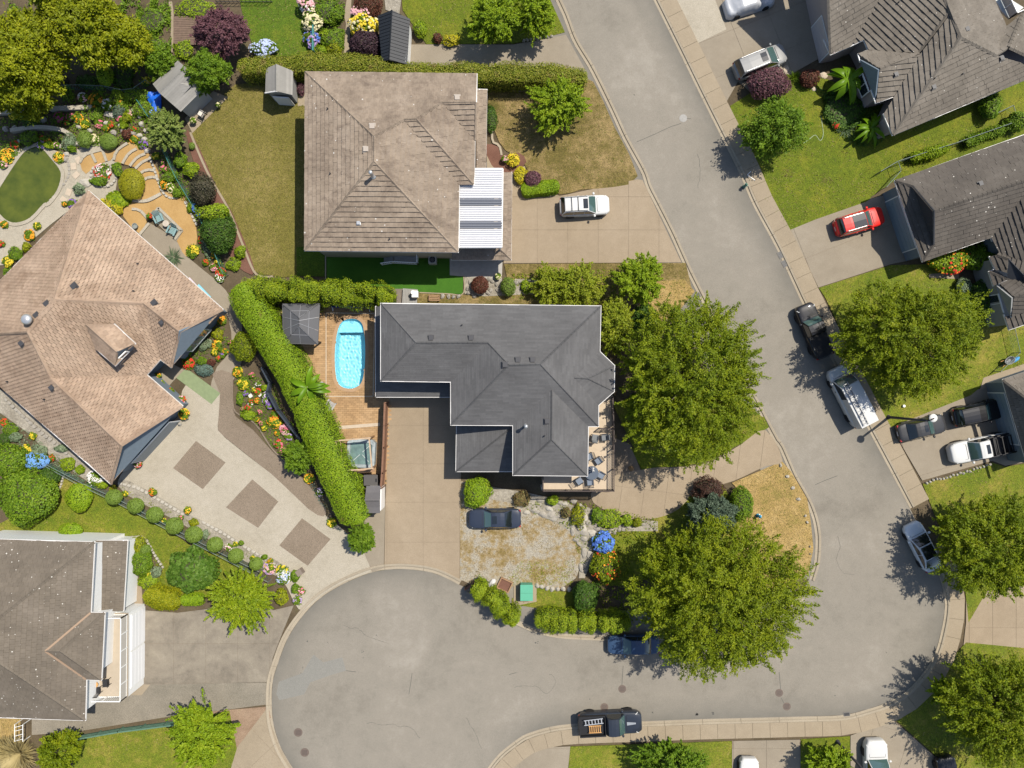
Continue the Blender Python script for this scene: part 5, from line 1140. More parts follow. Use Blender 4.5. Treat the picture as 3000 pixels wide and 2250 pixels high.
shrub('clipped_shrub','dark green rounded bush under the sky blue flowers',*T('02',405,812),32,28,1.5,L_dark,n=2000,leaf=.07,lump=.05)
shrub('broadleaf_shrub','broad-leaved green shrub under the topiary row, above the golden shrub hedge',*T('03',1560,60),72,68,2.0,leafy('broad_green_leaves',(.03,.07,.005),(.065,.13,.012),(.12,.19,.03)),n=2600,leaf=.17,lump=.12)
shrub('shrub','green shrub beside the small brown roof of the lichen-spotted house',*T('02',1140,1520),36,40,1.4,L_mid,n=2400,leaf=.08,lump=.12)
shrub('shrub','yellowish leafy plant at the top of the bed beside the small brown roof',*T('02',1115,1370),24,28,1.0,L_olive,n=1000,leaf=.08,lump=.14)
shrub('shrub_ball','dark green smooth ball in the bed beside the small brown roof',*T('02',1180,1412),16,17,1.1,L_topi,n=900,leaf=.05,lump=.02,clipped=True)
shrub('shrub','grey-green lavender bush in the bed above the golden shrub hedge',*T('02',1265,1592),17,18,.6,L_sage,n=500,leaf=.07)
shrub('shrub','low lime plant beside the grey-green lavender',*T('03',1200,150),30,22,.7,L_lime,n=1000,leaf=.07,lump=.15)
shrub('hydrangea','vivid blue hydrangea at the edge of the dry yard',*T('22',738,1342),32,31,1.4,L_mid,n=900,leaf=.09,flowers=[('blue',190,.10),('sky',70,.09)])
shrub('hydrangea','pale blue hydrangea above the hedge at the lush lawn corner',*T('10',70,400),38,24,1.1,L_mid,n=900,leaf=.09,flowers=[('paleblue',180,.10)])
shrub('hydrangea','purple and blue hydrangea against the teal fence',*T('10',460,320),24,26,1.1,L_mid,n=700,leaf=.09,flowers=[('lilac',80,.10),('blue',60,.10)])
shrub('hydrangea','cream hydrangea bush at the right of the lush lawn',*T('10',450,165),28,30,1.4,L_mid,n=700,leaf=.09,flowers=[('cream',190,.11)])
shrub('rose_bush','pink and white blossoming bush at the top of the lush lawn',*T('10',415,45),24,26,1.4,L_mid,n=600,leaf=.08,flowers=[('palepink',120,.10),('white',40,.1)])
shrub('rhododendron','yellow blossoming rhododendron beside the black metal shed',*T('10',870,215),44,32,1.8,L_lime,n=1000,leaf=.09,flowers=[('cream',90,.12),('yellow',170,.12)])
shrub('rhododendron','pink blossoming bush above the yellow rhododendron',*T('10',855,125),34,20,1.6,L_mid,n=600,leaf=.09,flowers=[('palepink',150,.11)])
for lab,x,y,a,b,m in(('dark green bush right of the pink and white blossoms at the top',560,90,40,42,L_mid),('loose green plants left of the narrow garden path',660,110,26,24,L_mid),('olive bush between the teal fence and the narrow garden path',640,320,34,36,L_mid),('golden bush at the foot of the teal fence',640,400,24,22,L_olive),('lime tuft beside the teal fence',560,300,18,18,L_lime),('lime bush at the base of the teal fence',540,420,20,18,L_lime)):
 shrub('shrub',lab,*T('10',x,y),a,b,1.2,m,n=int(a*36),leaf=.08,lump=.2)
shrub('shrub','lime potted bush beside the white shed wall',*T('10',1330,240),20,26,1.1,L_lime,n=700,leaf=.08,lump=.15)
shrub('shrub','small reddish bush on the lawn edge by the gravel drive',*T('10',1472,310),14,16,.8,L_maroon,n=600,leaf=.06,lump=.12)
shrub('shrub','yellow-green bush beside the small reddish bush',*T('10',1585,325),20,18,.8,L_gold,n=600,leaf=.07,lump=.2)
flower('yellow flowering shrub in a pot by the curved mulch bed',*T('10',2080,1300),20,['yellow'],.9,'flowering_shrub','shrub',leafm=L_gold)
shrub('shrub','pale yellow-flowered shrub above the purple ball shrub',*T('10',2150,1420),22,24,.9,L_gold,n=700,leaf=.07,lump=.14)
potted('dark pot with a small plant at the mulch bed',*T('10',2015,1290),10,'palepink',M_potd)
shrub('shrub','dark green plants along the wall left of the mulch bed',*T('10',1905,950),18,44,.9,L_dark,n=900,leaf=.07,lump=.15)
shrub('shrub','dark red-leaved shrub at the top of the spruce by the curved drive',*T('22',1590,935),52,40,2.2,leafy('dark_red_leaves',(.02,.01,.008),(.06,.03,.022),(.10,.055,.035)),n=2400,leaf=.08,lump=.14)
shrub('shrub','dense dark green shrub right of the spruce at the dry corner lawn',*T('22',1855,1040),36,52,2.0,L_mid,n=3200,leaf=.07,lump=.08)
shrub('flowering_shrub','green shrub with red-orange flowers beside the biggest tree',*T('22',760,1560),46,50,2.0,L_elm,n=3200,leaf=.08,lump=.14,flowers=[('red',26,.08),('orange',26,.08)])
shrub('shrub','dark green leafy shrub at the right end of the white stone row',*T('23',590,265),44,50,2.2,L_dark,n=3200,leaf=.09,lump=.16)
tuft('grass_clump','dark spiky grass clump at the yard edge below the red-flowered shrub',*T('22',590,1700),26,.9,110,L_dark)
for lab,x,y,a,b,m in(('tan dry bush at the top of the yard, behind the navy sedan',80,1000,28,22,L_tanb),('small green bush under the balcony edge',330,1012,18,17,L_lime),('golden-green bush among the flat stones of the yard',530,1140,20,36,L_olive),('narrow olive bush between the flat stones',440,1110,14,16,L_tanb),('yellow-green bush on the drive bank above the blue hydrangea',790,1170,38,28,L_lime),('leafy green bush at the left of the drive bank',700,1130,24,22,L_mid),('lime bush on the drive bank, middle of the three',930,1168,18,16,L_lime),('lime bush at the right of the drive bank',1015,1190,15,16,L_olive)):
 shrub('shrub',lab,*T('22',x,y),a,b,.9,m,n=int(a*32),leaf=.08,lump=.22)
shrub('rhododendron','red-flowered bush along the dark tiled roof edge',*T('31',1600,590),56,40,1.6,L_lime,n=2200,leaf=.10,lump=.14,flowers=[('red',40,.11),('orange',26,.1)])
shrub('rhododendron','big-leaved green bush right of the red-flowered one',*T('31',1840,555),56,38,1.8,L_mid,n=2400,leaf=.11,lump=.16)
shrub('shrub','bright lime bush tucked into the dark roof corner',*T('31',1985,465),20,28,2.6,L_lime,n=900,leaf=.10,lump=.14)
shrub('shrub','cream-flowered shrub at the right side of the round tree',*T('31',1715,800),18,26,1.2,L_sage,n=700,leaf=.08,lump=.14)
shrub('shrub','shaded dark shrub below the cream-flowered one',*T('31',1880,860),40,46,1.6,L_dark,n=1600,leaf=.09,lump=.14)
shrub('shrub','green shrub at the right edge of the round tree',*T('31',1730,930),20,24,1.3,L_mid,n=700,leaf=.09,lump=.14)
for lab,x,y,a,b in(('leafy vine bush at the far end of the narrow chain fence',2150,980,38,30),('dark bush at the wall behind the small gate',1930,870,32,40)):
 shrub('shrub',lab,*T('30',x,y),a,b,1.6,L_mid,n=1600,leaf=.09,lump=.16)
hedge('low_hedge','straggly vine hedge along the fence between the two right-hand lawns',Q('30',[(1310,1270),(1450,1235),(1620,1180)]),.8,1.0,L_lime,n=2600,leaf=.08,lump=.25,rough=.1)
hedge('low_hedge','darker vine growth at the far part of the same boundary fence',Q('30',[(1750,1150),(1900,1095),(2060,1040)]),.8,.9,L_mid,n=2200,leaf=.08,lump=.25,rough=.1)
tuft('pampas_grass','pale straw-coloured pampas grass in the bottom left corner',*T('03',130,1570),68,1.6,700,L_straw,'grass clump',wid=.05)
tuft('pampas_grass','smaller pale plume grass behind the pampas at the left edge',*T('03',40,1500),40,1.2,300,L_straw,'grass clump',wid=.045)
banana('large banana plant in front of the small dark gable',*T('30',830,610),2.2,17,2.2,.62,seed=4,zimg=3.0)
banana('smaller banana plant at the corner of the grey-brown roof',*T('30',1012,1010),1.6,15,1.9,.36,seed=9,zimg=2.3)
banana('palm-like banana plant rising from the tall hedge by the pool',*T('12',395,95),3.9,13,2.1,.52,seed=5,zimg=4.6)
shrub('shrub','dark leafy undergrowth beneath the banana plants',*T('30',760,900),60,60,.8,L_dark,n=1800,leaf=.12,lump=.2)
flower('red flowers in the shade between the banana plants',*T('30',690,1010),14,'red',.6)
tuft('grass_clump','grey-green strappy plant under the smaller banana plant',*T('30',770,1040),34,.6,90,L_sage)
# ------------------------------------------------------------------ flower gardens
G1='in the rockery below the olive-gold trees'
for x,y,r_,c,lab in((670,790,15,['palepink','white'],'tall pink and white flowers '+G1),(775,815,22,'orange','broad patch of orange flowers '+G1),(870,845,17,'white','white flowers beside the broad orange patch '+G1),(975,850,13,'orange','small orange flowers right of the white ones '+G1),(1185,660,15,'yellow','yellow flower ball beside the blue tarp'),(1215,290,8,'yellow','tiny yellow flowers near the plank path at the top'),(570,950,12,'pink','pink flowers left of the yellow mound in the shaded rockery'),(480,950,16,'magenta','dark magenta flowers in the shade of the garden wall'),(545,997,8,'red','small red flowers under the shaded pink ones'),(690,1005,14,'yellow','yellow flower mound above the conical shrub'),(800,1005,14,'pink','hot pink flower ball beside the yellow mound'),(862,1038,9,'orange','little orange flowers right of the hot pink ball'),(970,960,11,'pink','pink rose bush under the pale boulder'),(1085,1045,8,'red','small red flowers near the pine'),(1085,1130,12,'orange','double clump of orange flowers at the top of the steps'),(1160,1170,15,'purple','violet flowers at the top of the steps'),(350,1125,9,'red','red flowers along the pond wall'),(400,1140,8,'orange','orange flowers next to the red ones at the pond wall'),(480,1275,17,['yellow','orange'],'yellow-orange flowers at the right rim of the pond'),(60,1265,24,['orange','yellow'],'large orange flower bush at the left edge above the pond'),(30,1335,12,'palepink','pale pink flowers under the orange bush at the left edge'),(335,1175,13,'lilac','lilac flowers at the top rim of the pond'),(760,1130,16,'cream','cream flowers left of the smooth green mound'),(1260,1265,12,'yellow','yellow-green flowers beside the stone steps'),(1328,1365,10,'pink','pink flowers at the fence, lower of two'),(1325,1312,7,'pink','pink flowers at the fence, upper of two'),(1335,1490,16,'orange','orange flowers in the stone-edged bed at the fence'),(1390,1520,16,'cream','cream flowers in the stone-edged bed at the fence'),(830,1395,27,['palepink','white','red'],'mixed pink and white flowers in the round stone-ringed bed'),(110,930,15,'yellow','yellow flowers in the shade at the left edge'),(1040,920,12,'palepink','soft pink flowers near the pale boulders'),(640,960,14,'orange','orange and yellow mix beside the yellow mound'),(900,1010,10,'red','rust red flowers right of the hot pink ball'),(460,1180,9,'palepink','pale pink flowers near the pond corner'),(120,1170,12,'red','red flowers above the big orange bush')):
 flower(lab,*T('00',x,y),r_,c)
for x,y,a,b,m,lab in((400,1175,13,12,L_lime,'lime mound at the pond rim'),(585,1210,12,9,L_mid,'low green mound at the paving by the pond'),(1030,950,14,16,L_elm,'small olive bush between boulders'),(1000,1020,12,10,L_lime,'lime cushion plant among the boulders'),(960,900,20,22,L_spruce,'blue-grey dwarf conifer near the garden wall'),(1030,1090,12,16,L_maroon,'maroon-leaved plant near the steps'),(1090,760,40,20,L_mid,'green plants along the wire fence below the tarp'),(950,770,20,22,L_lime,'lime leafy bush at the wire fence'),(1160,880,26,26,L_mid,'tall green plants left of the blue tarp'),(950,1370,18,22,L_mid,'green bush beside the stone-ringed bed'),(800,1470,26,14,L_mid,'green foliage at the lower rim of the stone-ringed bed'),(640,1530,16,18,L_sage,'grey-green plant at the tip of the peach roof'),(1390,1430,22,18,L_mid,'green foliage in the stone-edged bed'),(1440,1560,18,14,L_mid,'low green plants at the end of the stone-edged bed'),(1240,400,44,40,L_mid,'leafy green bush above the dormered shed'),(1240,170,40,50,L_mid,'green bush beside the plank path at the top'),(1580,70,52,34,L_lime,'lime bush at the top edge right of the plank path'),(1490,400,30,28,L_lime,'flowering lime bush below the wooden deck'),(700,660,34,24,L_dark,'shaded green fern by the wire fence'),(1000,620,40,34,L_dark,'shaded bush right of the golden-green cone'),(780,930,20,22,L_mid,'upright green plant beside the yellow mound'),(250,960,30,26,L_dark,'shaded green bush by the garden wall'),(240,1120,26,24,L_mid,'green plant between the walls above the pond'),(560,1150,20,24,L_sage,'silvery plant at the pond corner')):
 shrub('shrub',lab,*T('00',x,y),a,b,.7,m,n=int(120+a*22),leaf=.085,lump=.2)
G2='beside the peach-tiled roof'
for x,y,r_,c,lab in((585,128,15,'purple','violet flowers at the top left roof edge'),(525,130,8,'orange','tiny orange flowers left of the violet ones'),(300,310,11,'yellow','yellow-green flowers along the narrow planter'),(62,598,18,'yellow','bright yellow bush at the left edge'),(10,455,10,'red','red flowers cut by the left edge'),(35,298,11,'orange','orange flowers in the round pot by the pond'),(1580,165,14,'blue','upper of two blue agapanthus clumps at the fence'),(1612,215,10,'blue','lower of two blue agapanthus clumps at the fence'),(1632,425,11,'red','red flowers below the large dense shrub'),(1560,515,20,'yellow','golden ball bush at the end of the sand terrace'),(1735,545,12,['yellow','orange'],'yellow flowers at the fence, upper'),(1765,600,10,'yellow','yellow flowers at the fence, lower'),(1665,605,10,'red','red flowers at the path bend'),(1730,645,12,['pink','palepink'],'pink flowers at the path bend'),(1790,690,16,'red','red flowers above the white ones at the hedge end'),(1780,730,15,'white','white flowers at the end of the tall hedge'),(1795,1075,14,'orange','orange flowers at the gable corner'),(1760,1275,16,['orange','yellow'],'orange-yellow flowers in the bed by the gable window'),(1865,1250,7,'pink','pink flowers at the path edge of the gable bed'),(1735,1332,10,'yellow','lemon flowers in the gable bed'),(1800,1360,8,'purple','violet flowers in the gable bed'),(1828,1325,9,'orange','small orange flowers in the gable bed'),(1528,1425,18,'red','large red flower clump at the entry corner'),(1770,1380,8,'red','small red flowers in the gable bed'),(1925,1490,16,['orange','yellow'],'orange flowers at the top of the long mixed bed'),(1970,1588,18,'yellow','big yellow flower ball in the long mixed bed'),(2040,1520,9,'pink','pink flowers at the top of the long mixed bed'),(240,385,18,'orange','rust-orange plant along the narrow planter')):
 flower(lab,*T('01',x,y),r_,c)
for x,y,a,b,m,lab in((900,150,44,22,L_gold,'golden shrub along the top right roof edge'),(965,90,38,26,L_lime,'hosta with broad lime leaves above the golden shrub'),(70,690,18,16,L_mid,'green bush under the bright yellow bush'),(130,540,22,20,L_mid,'green leafy plant above the bright yellow bush'),(210,480,12,14,L_olive,'olive plant along the narrow planter'),(1650,1270,20,20,L_sage,'white-edged leafy plant under the gable window'),(1515,1320,20,19,L_mid,'round green bush under the gable end'),(1760,1190,18,18,L_olive,'olive plant in the bed by the gable'),(1710,1415,12,10,L_maroon,'rust-coloured plant beside the flat juniper'),(1640,1405,16,12,L_mid,'green plant beside the large red clump'),(1655,1470,28,19,L_teal,'flat blue-green juniper at the entry mat'),(1690,470,22,40,L_sage,'silver-green plants along the fence'),(1890,620,22,20,L_lime,'lime plant behind the fence post'),(1545,165,10,14,L_lime,'lime tuft at the terrace edge')):
 rt=shrub('shrub',lab,*T('01',x,y),a,b,.6,m,n=int(140+a*24),leaf=.13 if 'hosta' in lab else .075,lump=.2)
tuft('dry_reed_bundle','bundle of dry grey reeds leaning on the peach house wall',*T('01',1400,560),34,.5,80,L_sage,'plant',wid=.05)
for x,y,r_,c,lab in((268,490,12,'yellow','yellow flowers in the lower left garden, upper'),(208,605,18,'yellow','yellow flowers above the sky blue mass'),(35,380,12,'red','red flowers near the left edge, lower garden'),(770,835,26,'white','white flowers at the lowest roof corner'),(920,918,11,'yellow','yellow flowers above the first topiary ball'),(1325,1175,9,'yellow','yellow flowers between topiary balls along the drive'),(1468,1150,7,'pink','pink flowers between topiary balls along the drive'),(350,662,12,'yellow','little yellow flowers right of the sky blue mass'),(420,668,10,'red','rust red flowers beside the sky blue mass'),(1015,955,9,'yellow','pale yellow flowers by the first topiary ball'),(1850,1390,11,['palepink','white'],'pink and white flowers past the sixth topiary ball'),(1910,1365,8,'yellow','yellow flowers on the rubble bank'),(2050,1480,8,'yellow','lemon flowers near the smallest topiary ball'),(2190,1505,9,'orange','orange flowers near the lower end of the rubble bank'),(2180,1560,20,['palepink','lilac'],'pink and lilac flowers beside the smallest topiary ball'),(1190,1598,12,'yellow','yellow flowers above the golden shrub hedge'),(5,580,12,'blue','deep blue flowers cut by the left edge'),(1990,148,9,'purple','purple flowers left of the white squares, long mixed bed'),(2095,70,8,'white','white flowers at the top right of the long mixed bed'),(2010,262,10,'red','red flowers, middle of the long mixed bed'),(1968,270,6,'pink','small pink flowers at the path side of the long mixed bed'),(2105,296,7,'pink','hot pink flowers, middle of the long mixed bed'),(2080,358,8,'orange','orange flowers at the path side of the long mixed bed'),(2145,425,8,'yellow','yellow flowers at the path curve of the long mixed bed'),(2190,372,12,'orange','orange flowers at the right of the path curve'),(2032,208,8,'red','red flowers above the middle of the long mixed bed'),(2080,203,8,'red','red flowers right of the others in the long mixed bed'),(2150,205,9,'lilac','lilac flowers at the hedge side of the long mixed bed'),(2030,235,8,'white','white flowers, middle of the long mixed bed'),(2185,250,10,'purple','dark purple flowers at the hedge side'),(2060,120,8,'yellow','pale yellow flowers in the upper mixed bed'),(2090,135,8,'red','red flowers beside the pale yellow in the upper mixed bed'),(2120,385,8,'pink','pink flowers at the path curve')):
 flower(lab,*T('02',x,y),r_,c)
flower('large mass of sky blue flowers above the glossy rhododendron',*T('02',290,690),42,'sky',.9,ry=25,dens=1.6)
for x,y,a,b,m,lab in((80,440,22,20,L_mid,'green bush near the left edge, lower garden'),(45,510,20,18,L_dark,'dark bush near the left edge, lower garden'),(130,500,20,14,L_sage,'sage mound in the lower left garden'),(320,610,26,20,L_sage,'pale green mound above the sky blue mass'),(500,590,22,12,L_sage,'sage plant on the rubble bank'),(550,720,24,22,L_lime,'lime bush at the lower left roof edge'),(650,760,14,14,L_lime,'lime grass left of the white flowers'),(1570,1192,15,13,L_olive,'olive cushion on the rubble bank by the fifth ball'),(1660,1290,12,14,L_sage,'sage plant by the fifth ball'),(1955,1355,7,7,L_mid,'tiny green ball on the rubble bank'),(2145,1470,8,7,L_mid,'tiny green ball near the lower rubble bank'),(1945,190,12,23,L_mid,'smooth oval green mound at the garden path edge'),(2010,322,22,15,L_lime,'lime mound at the garden path edge'),(2145,100,10,9,L_lime,'lime cushion in the upper mixed bed'),(830,890,16,10,L_lime,'lime plants beneath the white flowers')):
 shrub('shrub',lab,*T('02',x,y),a,b,.6,m,n=int(140+a*24),leaf=.075,lump=.15)
for x,y,r_,c,lab in((160,315,15,'red','scarlet flowers in the lower mixed bed'),(155,378,20,['orange','yellow'],'broad orange flowers in the lower mixed bed'),(250,430,22,['pink','palepink'],'large pink hydrangea-like mass at the hedge foot'),(172,470,8,'orange','narrow orange flowers below the broad ones'),(182,552,14,['red','pink'],'red-pink flowers above the hedge-end tree'),(210,600,10,'pink','pale rose flowers touching the hedge-end tree'),(272,495,12,'lilac','lavender flowers under the large pink mass'),(65,425,9,'yellow','yellow flowers at the curb of the lower mixed bed'),(30,292,7,'pink','tiny pink flowers at the curb of the lower mixed bed'),(85,165,12,['lilac','white'],'lilac flowers in the centre of the mixed bed'),(112,240,12,'purple','dark purple flowers in the centre of the mixed bed'),(15,130,10,'red','red flowers in the centre of the mixed bed'),(40,385,6,'pink','pink dots beside the yellow flowers'),(8,205,9,'orange','orange flowers beside the white paving square'),(430,835,16,['orange','yellow'],'orange and yellow flowers below the hedge-end tree'),(520,945,13,['white','lilac'],'white flowers at the hedge foot by the path end'),(612,1190,14,'yellow','pale yellow plant at the hedge foot, lower path end'),(100,1545,14,'yellow','yellow flowers at the lower end of the topiary bed')):
 flower(lab,*T('12',x,y),r_,c)
for x,y,r_,c,lab in((90,42,14,['palepink','lilac'],'pink-lilac flowers at the drive corner bed'),(210,62,18,'yellow','yellow-green flowers in the drive corner bed'),(222,112,24,['paleblue','white'],'pale blue hydrangeas in the drive corner bed'),(365,225,12,['pink','palepink'],'pink flowers in the isolated kerb planter'),(335,298,14,'lilac','lavender flowers in the isolated kerb planter')):
 flower(lab,*T('13',x,y),r_,c)
shrub('shrub','dark green leafy plant at the drive corner bed',*T('13',315,100),15,17,.8,L_mid,n=500,leaf=.09)
shrub('shrub','green top of the isolated kerb planter',*T('13',318,205),12,16,.8,L_mid,n=400,leaf=.08)
shrub('shrub','yellow-tipped bush right of the star-shaped tree',*T('13',205,275),20,26,1.0,L_olive,n=800,leaf=.08,lump=.15)
for t,x,y,r_,c,lab in(('01',1213,232,9,'red','tall red flowers in a dark pot by the patio chairs'),('01',1282,1520,8,'orange','orange potted flowers in the shaded entry'),('01',1310,1590,11,'yellow','yellow-green potted plant at the entry'),('02',1385,125,9,'red','red potted geranium along the roof edge'),('02',1475,195,13,['palepink','red'],'mixed pink pot at the roof edge'),('02',1492,312,17,['orange','yellow'],'orange flower tub at the garage corner'),('02',1115,712,13,['red','palepink'],'flower tub below the garage wall'),('02',1237,945,12,['orange','red'],'orange-red flower tub at the stamped drive edge'),('02',1522,1090,11,['orange','yellow'],'flower tub further down the stamped drive edge'),('11',1962,718,10,'cream','potted plant at the end of the striped path')):
 potted(lab,*T(t,x,y),r_,c,M_potd if t=='01' else None)
 # low growth over the beds
cover('ground_cover',Q('00',[(0,880),(420,860),(620,760),(1100,760),(1260,900),(1250,1200),(1000,1180),(680,1190),(560,1240),(330,1190),(0,1330)]),L_mid,4200,.085,.28,.5,3)
cover('ground_cover',Q('00',[(1120,-30),(1390,-30),(1400,430),(1240,520),(1120,300)]),L_mid,4200,.09,.5,.4,5,thin=1.3)
cover('ground_cover',Q('01',[(1480,1180),(1800,1040),(1860,1250),(1760,1420),(1560,1460)]),L_mid,800,.07,.2,.3,6,thin=.4)
cover('ground_cover',[T('02',1890,-40),T('02',2212,40),T('12',280,420),T('12',330,580),T('12',180,640),T('12',0,400),T('02',1950,300)],L_mid,1900,.07,.22,.3,7,thin=.4)
cover('ground_cover',Q('02',[(980,880),(1300,1050),(1700,1260),(2120,1480),(2060,1560),(1600,1330),(1250,1100),(960,950)]),L_elm,1500,.06,.2,.3,8)
cover('ground_cover',Q('02',[(0,330),(250,460),(620,760),(720,880),(400,760),(150,640),(0,620)]),L_sage,1700,.08,.25,.4,9)
cover('ground_cover',Q('10',[(470,0),(720,0),(720,430),(480,450)]),L_mid,1700,.09,.4,.4,10)
cover('ground_cover',Q('22',[(60,960),(600,1030),(1200,1160),(1180,1240),(800,1260),(640,1450),(560,1560),(480,1250),(100,1080)]),L_elm,1500,.08,.25,.3,11,thin=.35)
cover('ground_cover',Q('22',[(820,1250),(1300,1280),(1750,1000),(2050,1200),(2100,1600),(1700,2000),(800,2000),(640,1700)]),L_elm,5000,.10,.5,.5,12)
cover('ground_cover',Q('21',[(0,700),(820,660),(860,950),(0,900)]),L_elm,2400,.08,.25,.4,13,thin=.35)
cover('ground_cover',Q('30',[(560,720),(1000,800),(1130,1080),(1000,1200),(830,1180),(600,1000)]),L_dark,1800,.10,.3,.4,14)
cover('ground_cover',Q('00',[(1290,1230),(1380,1240),(1640,1640),(1550,1650),(1420,1600),(1300,1450)]),L_mid,900,.07,.25,.3,15)
cover('ground_cover',Q('01',[(1500,0),(1640,40),(1740,400),(1840,700),(1720,680),(1620,480),(1600,320)]),L_mid,900,.075,.3,.3,16)
cover('ground_cover',Q('12',[(380,800),(460,840),(700,1280),(560,1130),(440,900)]),L_teal,500,.07,.2,.3,17)
cover('ground_cover',Q('00',[(0,-20),(1150,-20),(1150,900),(0,900)]),L_mid,9000,.12,.6,.6,18,thin=1.6)
cover('ground_cover',Q('02',[(1040,1320),(1180,1340),(1340,1560),(1330,1700),(1050,1700)]),L_elm,900,.075,.3,.3,19)
def scatter_tufts(poly,n,m,seed):cover('weeds',poly,m,n,.055,.07,.6,seed,'stuff',.35)
scatter_tufts(Q('12',[(1655,1000),(2600,1150),(2600,1640),(1660,1650)]),2600,L_tanb,21)
for a_,b_ in((300,1400),(610,1440)):scatter_tufts(smooth([T('30',a_+55*math.cos(t),b_+45*math.sin(t)) for t in(0,1,2,3,4,5)],2),160,L_tanb,int(a_))
scatter_tufts(Q('12',[(2150,1500),(2580,1500),(2560,1700),(2000,1690)]),1600,L_olive,22)
L_grassg=leafy('lawn_grass_green',(.05,.075,.004),(.10,.12,.008),(.18,.17,.03),.1);L_grassd=leafy('lawn_grass_dry',(.10,.085,.02),(.19,.15,.05),(.28,.22,.10),.1)
for i,(pts,z,m) in enumerate(LAWNS):
 w=[tuple(P(x,y)[:2]) for x,y in pts];ar=abs(area2(w))
 for j,(lm,th) in enumerate(((L_grassg,.55),(L_grassd,.25))):
  if m in(G_straw,G_patchy,G_dry) and j==0:th=.3
  cover('grass',pts,lm,int(ar*14),.055,.10,.7 if j else .4,50+i*2+j,'stuff',th)
  # ------------------------------------------------------------------ vehicles
M_tyre=plain('tyre_rubber',(.018,.018,.019),.85);M_rim=plain('alloy_rim',(.42,.42,.43),.3,.7)
M_cglass=plain('tinted_car_glass',(.012,.016,.018),.04,0,.8);M_wind=plain('green_windscreen',(.055,.10,.095),.05,0,.8)
M_black=plain('black_plastic',(.018,.018,.02),.5);M_lamp=plain('clear_lamp',(.62,.62,.60),.12,0,.5);M_red=plain('red_lamp',(.36,.012,.012),.2,0,.5)
M_plate=plain('number_plate',(.6,.62,.66),.5);M_chrome=plain('chrome_trim',(.6,.6,.6),.15,.9)
def paint(name,c,metal=.35):
 m=plain(name,c,.42,0,.7);b=m.node_tree.nodes['Principled BSDF'];b.inputs['Specular IOR Level'].default_value=.15;b.inputs['Coat Roughness'].default_value=.03;return m
def lerp(a,b,t):return a+(b-a)*t
def quadpatch(mb,a,b,c,d,u0,u1,v0,v1,off):
 """pane inside the quad a,b,c,d (a-b lower edge), stood off its surface"""
 a,b,c,d=map(Vector,(a,b,c,d));n=(b-a).cross(d-a).normalized()*off
 f=lambda u,v:a*(1-u)*(1-v)+b*u*(1-v)+c*u*v+d*(1-u)*v+n
 mb.poly([f(u0,v0),f(u1,v0),f(u1,v1),f(u0,v1)]);return mb
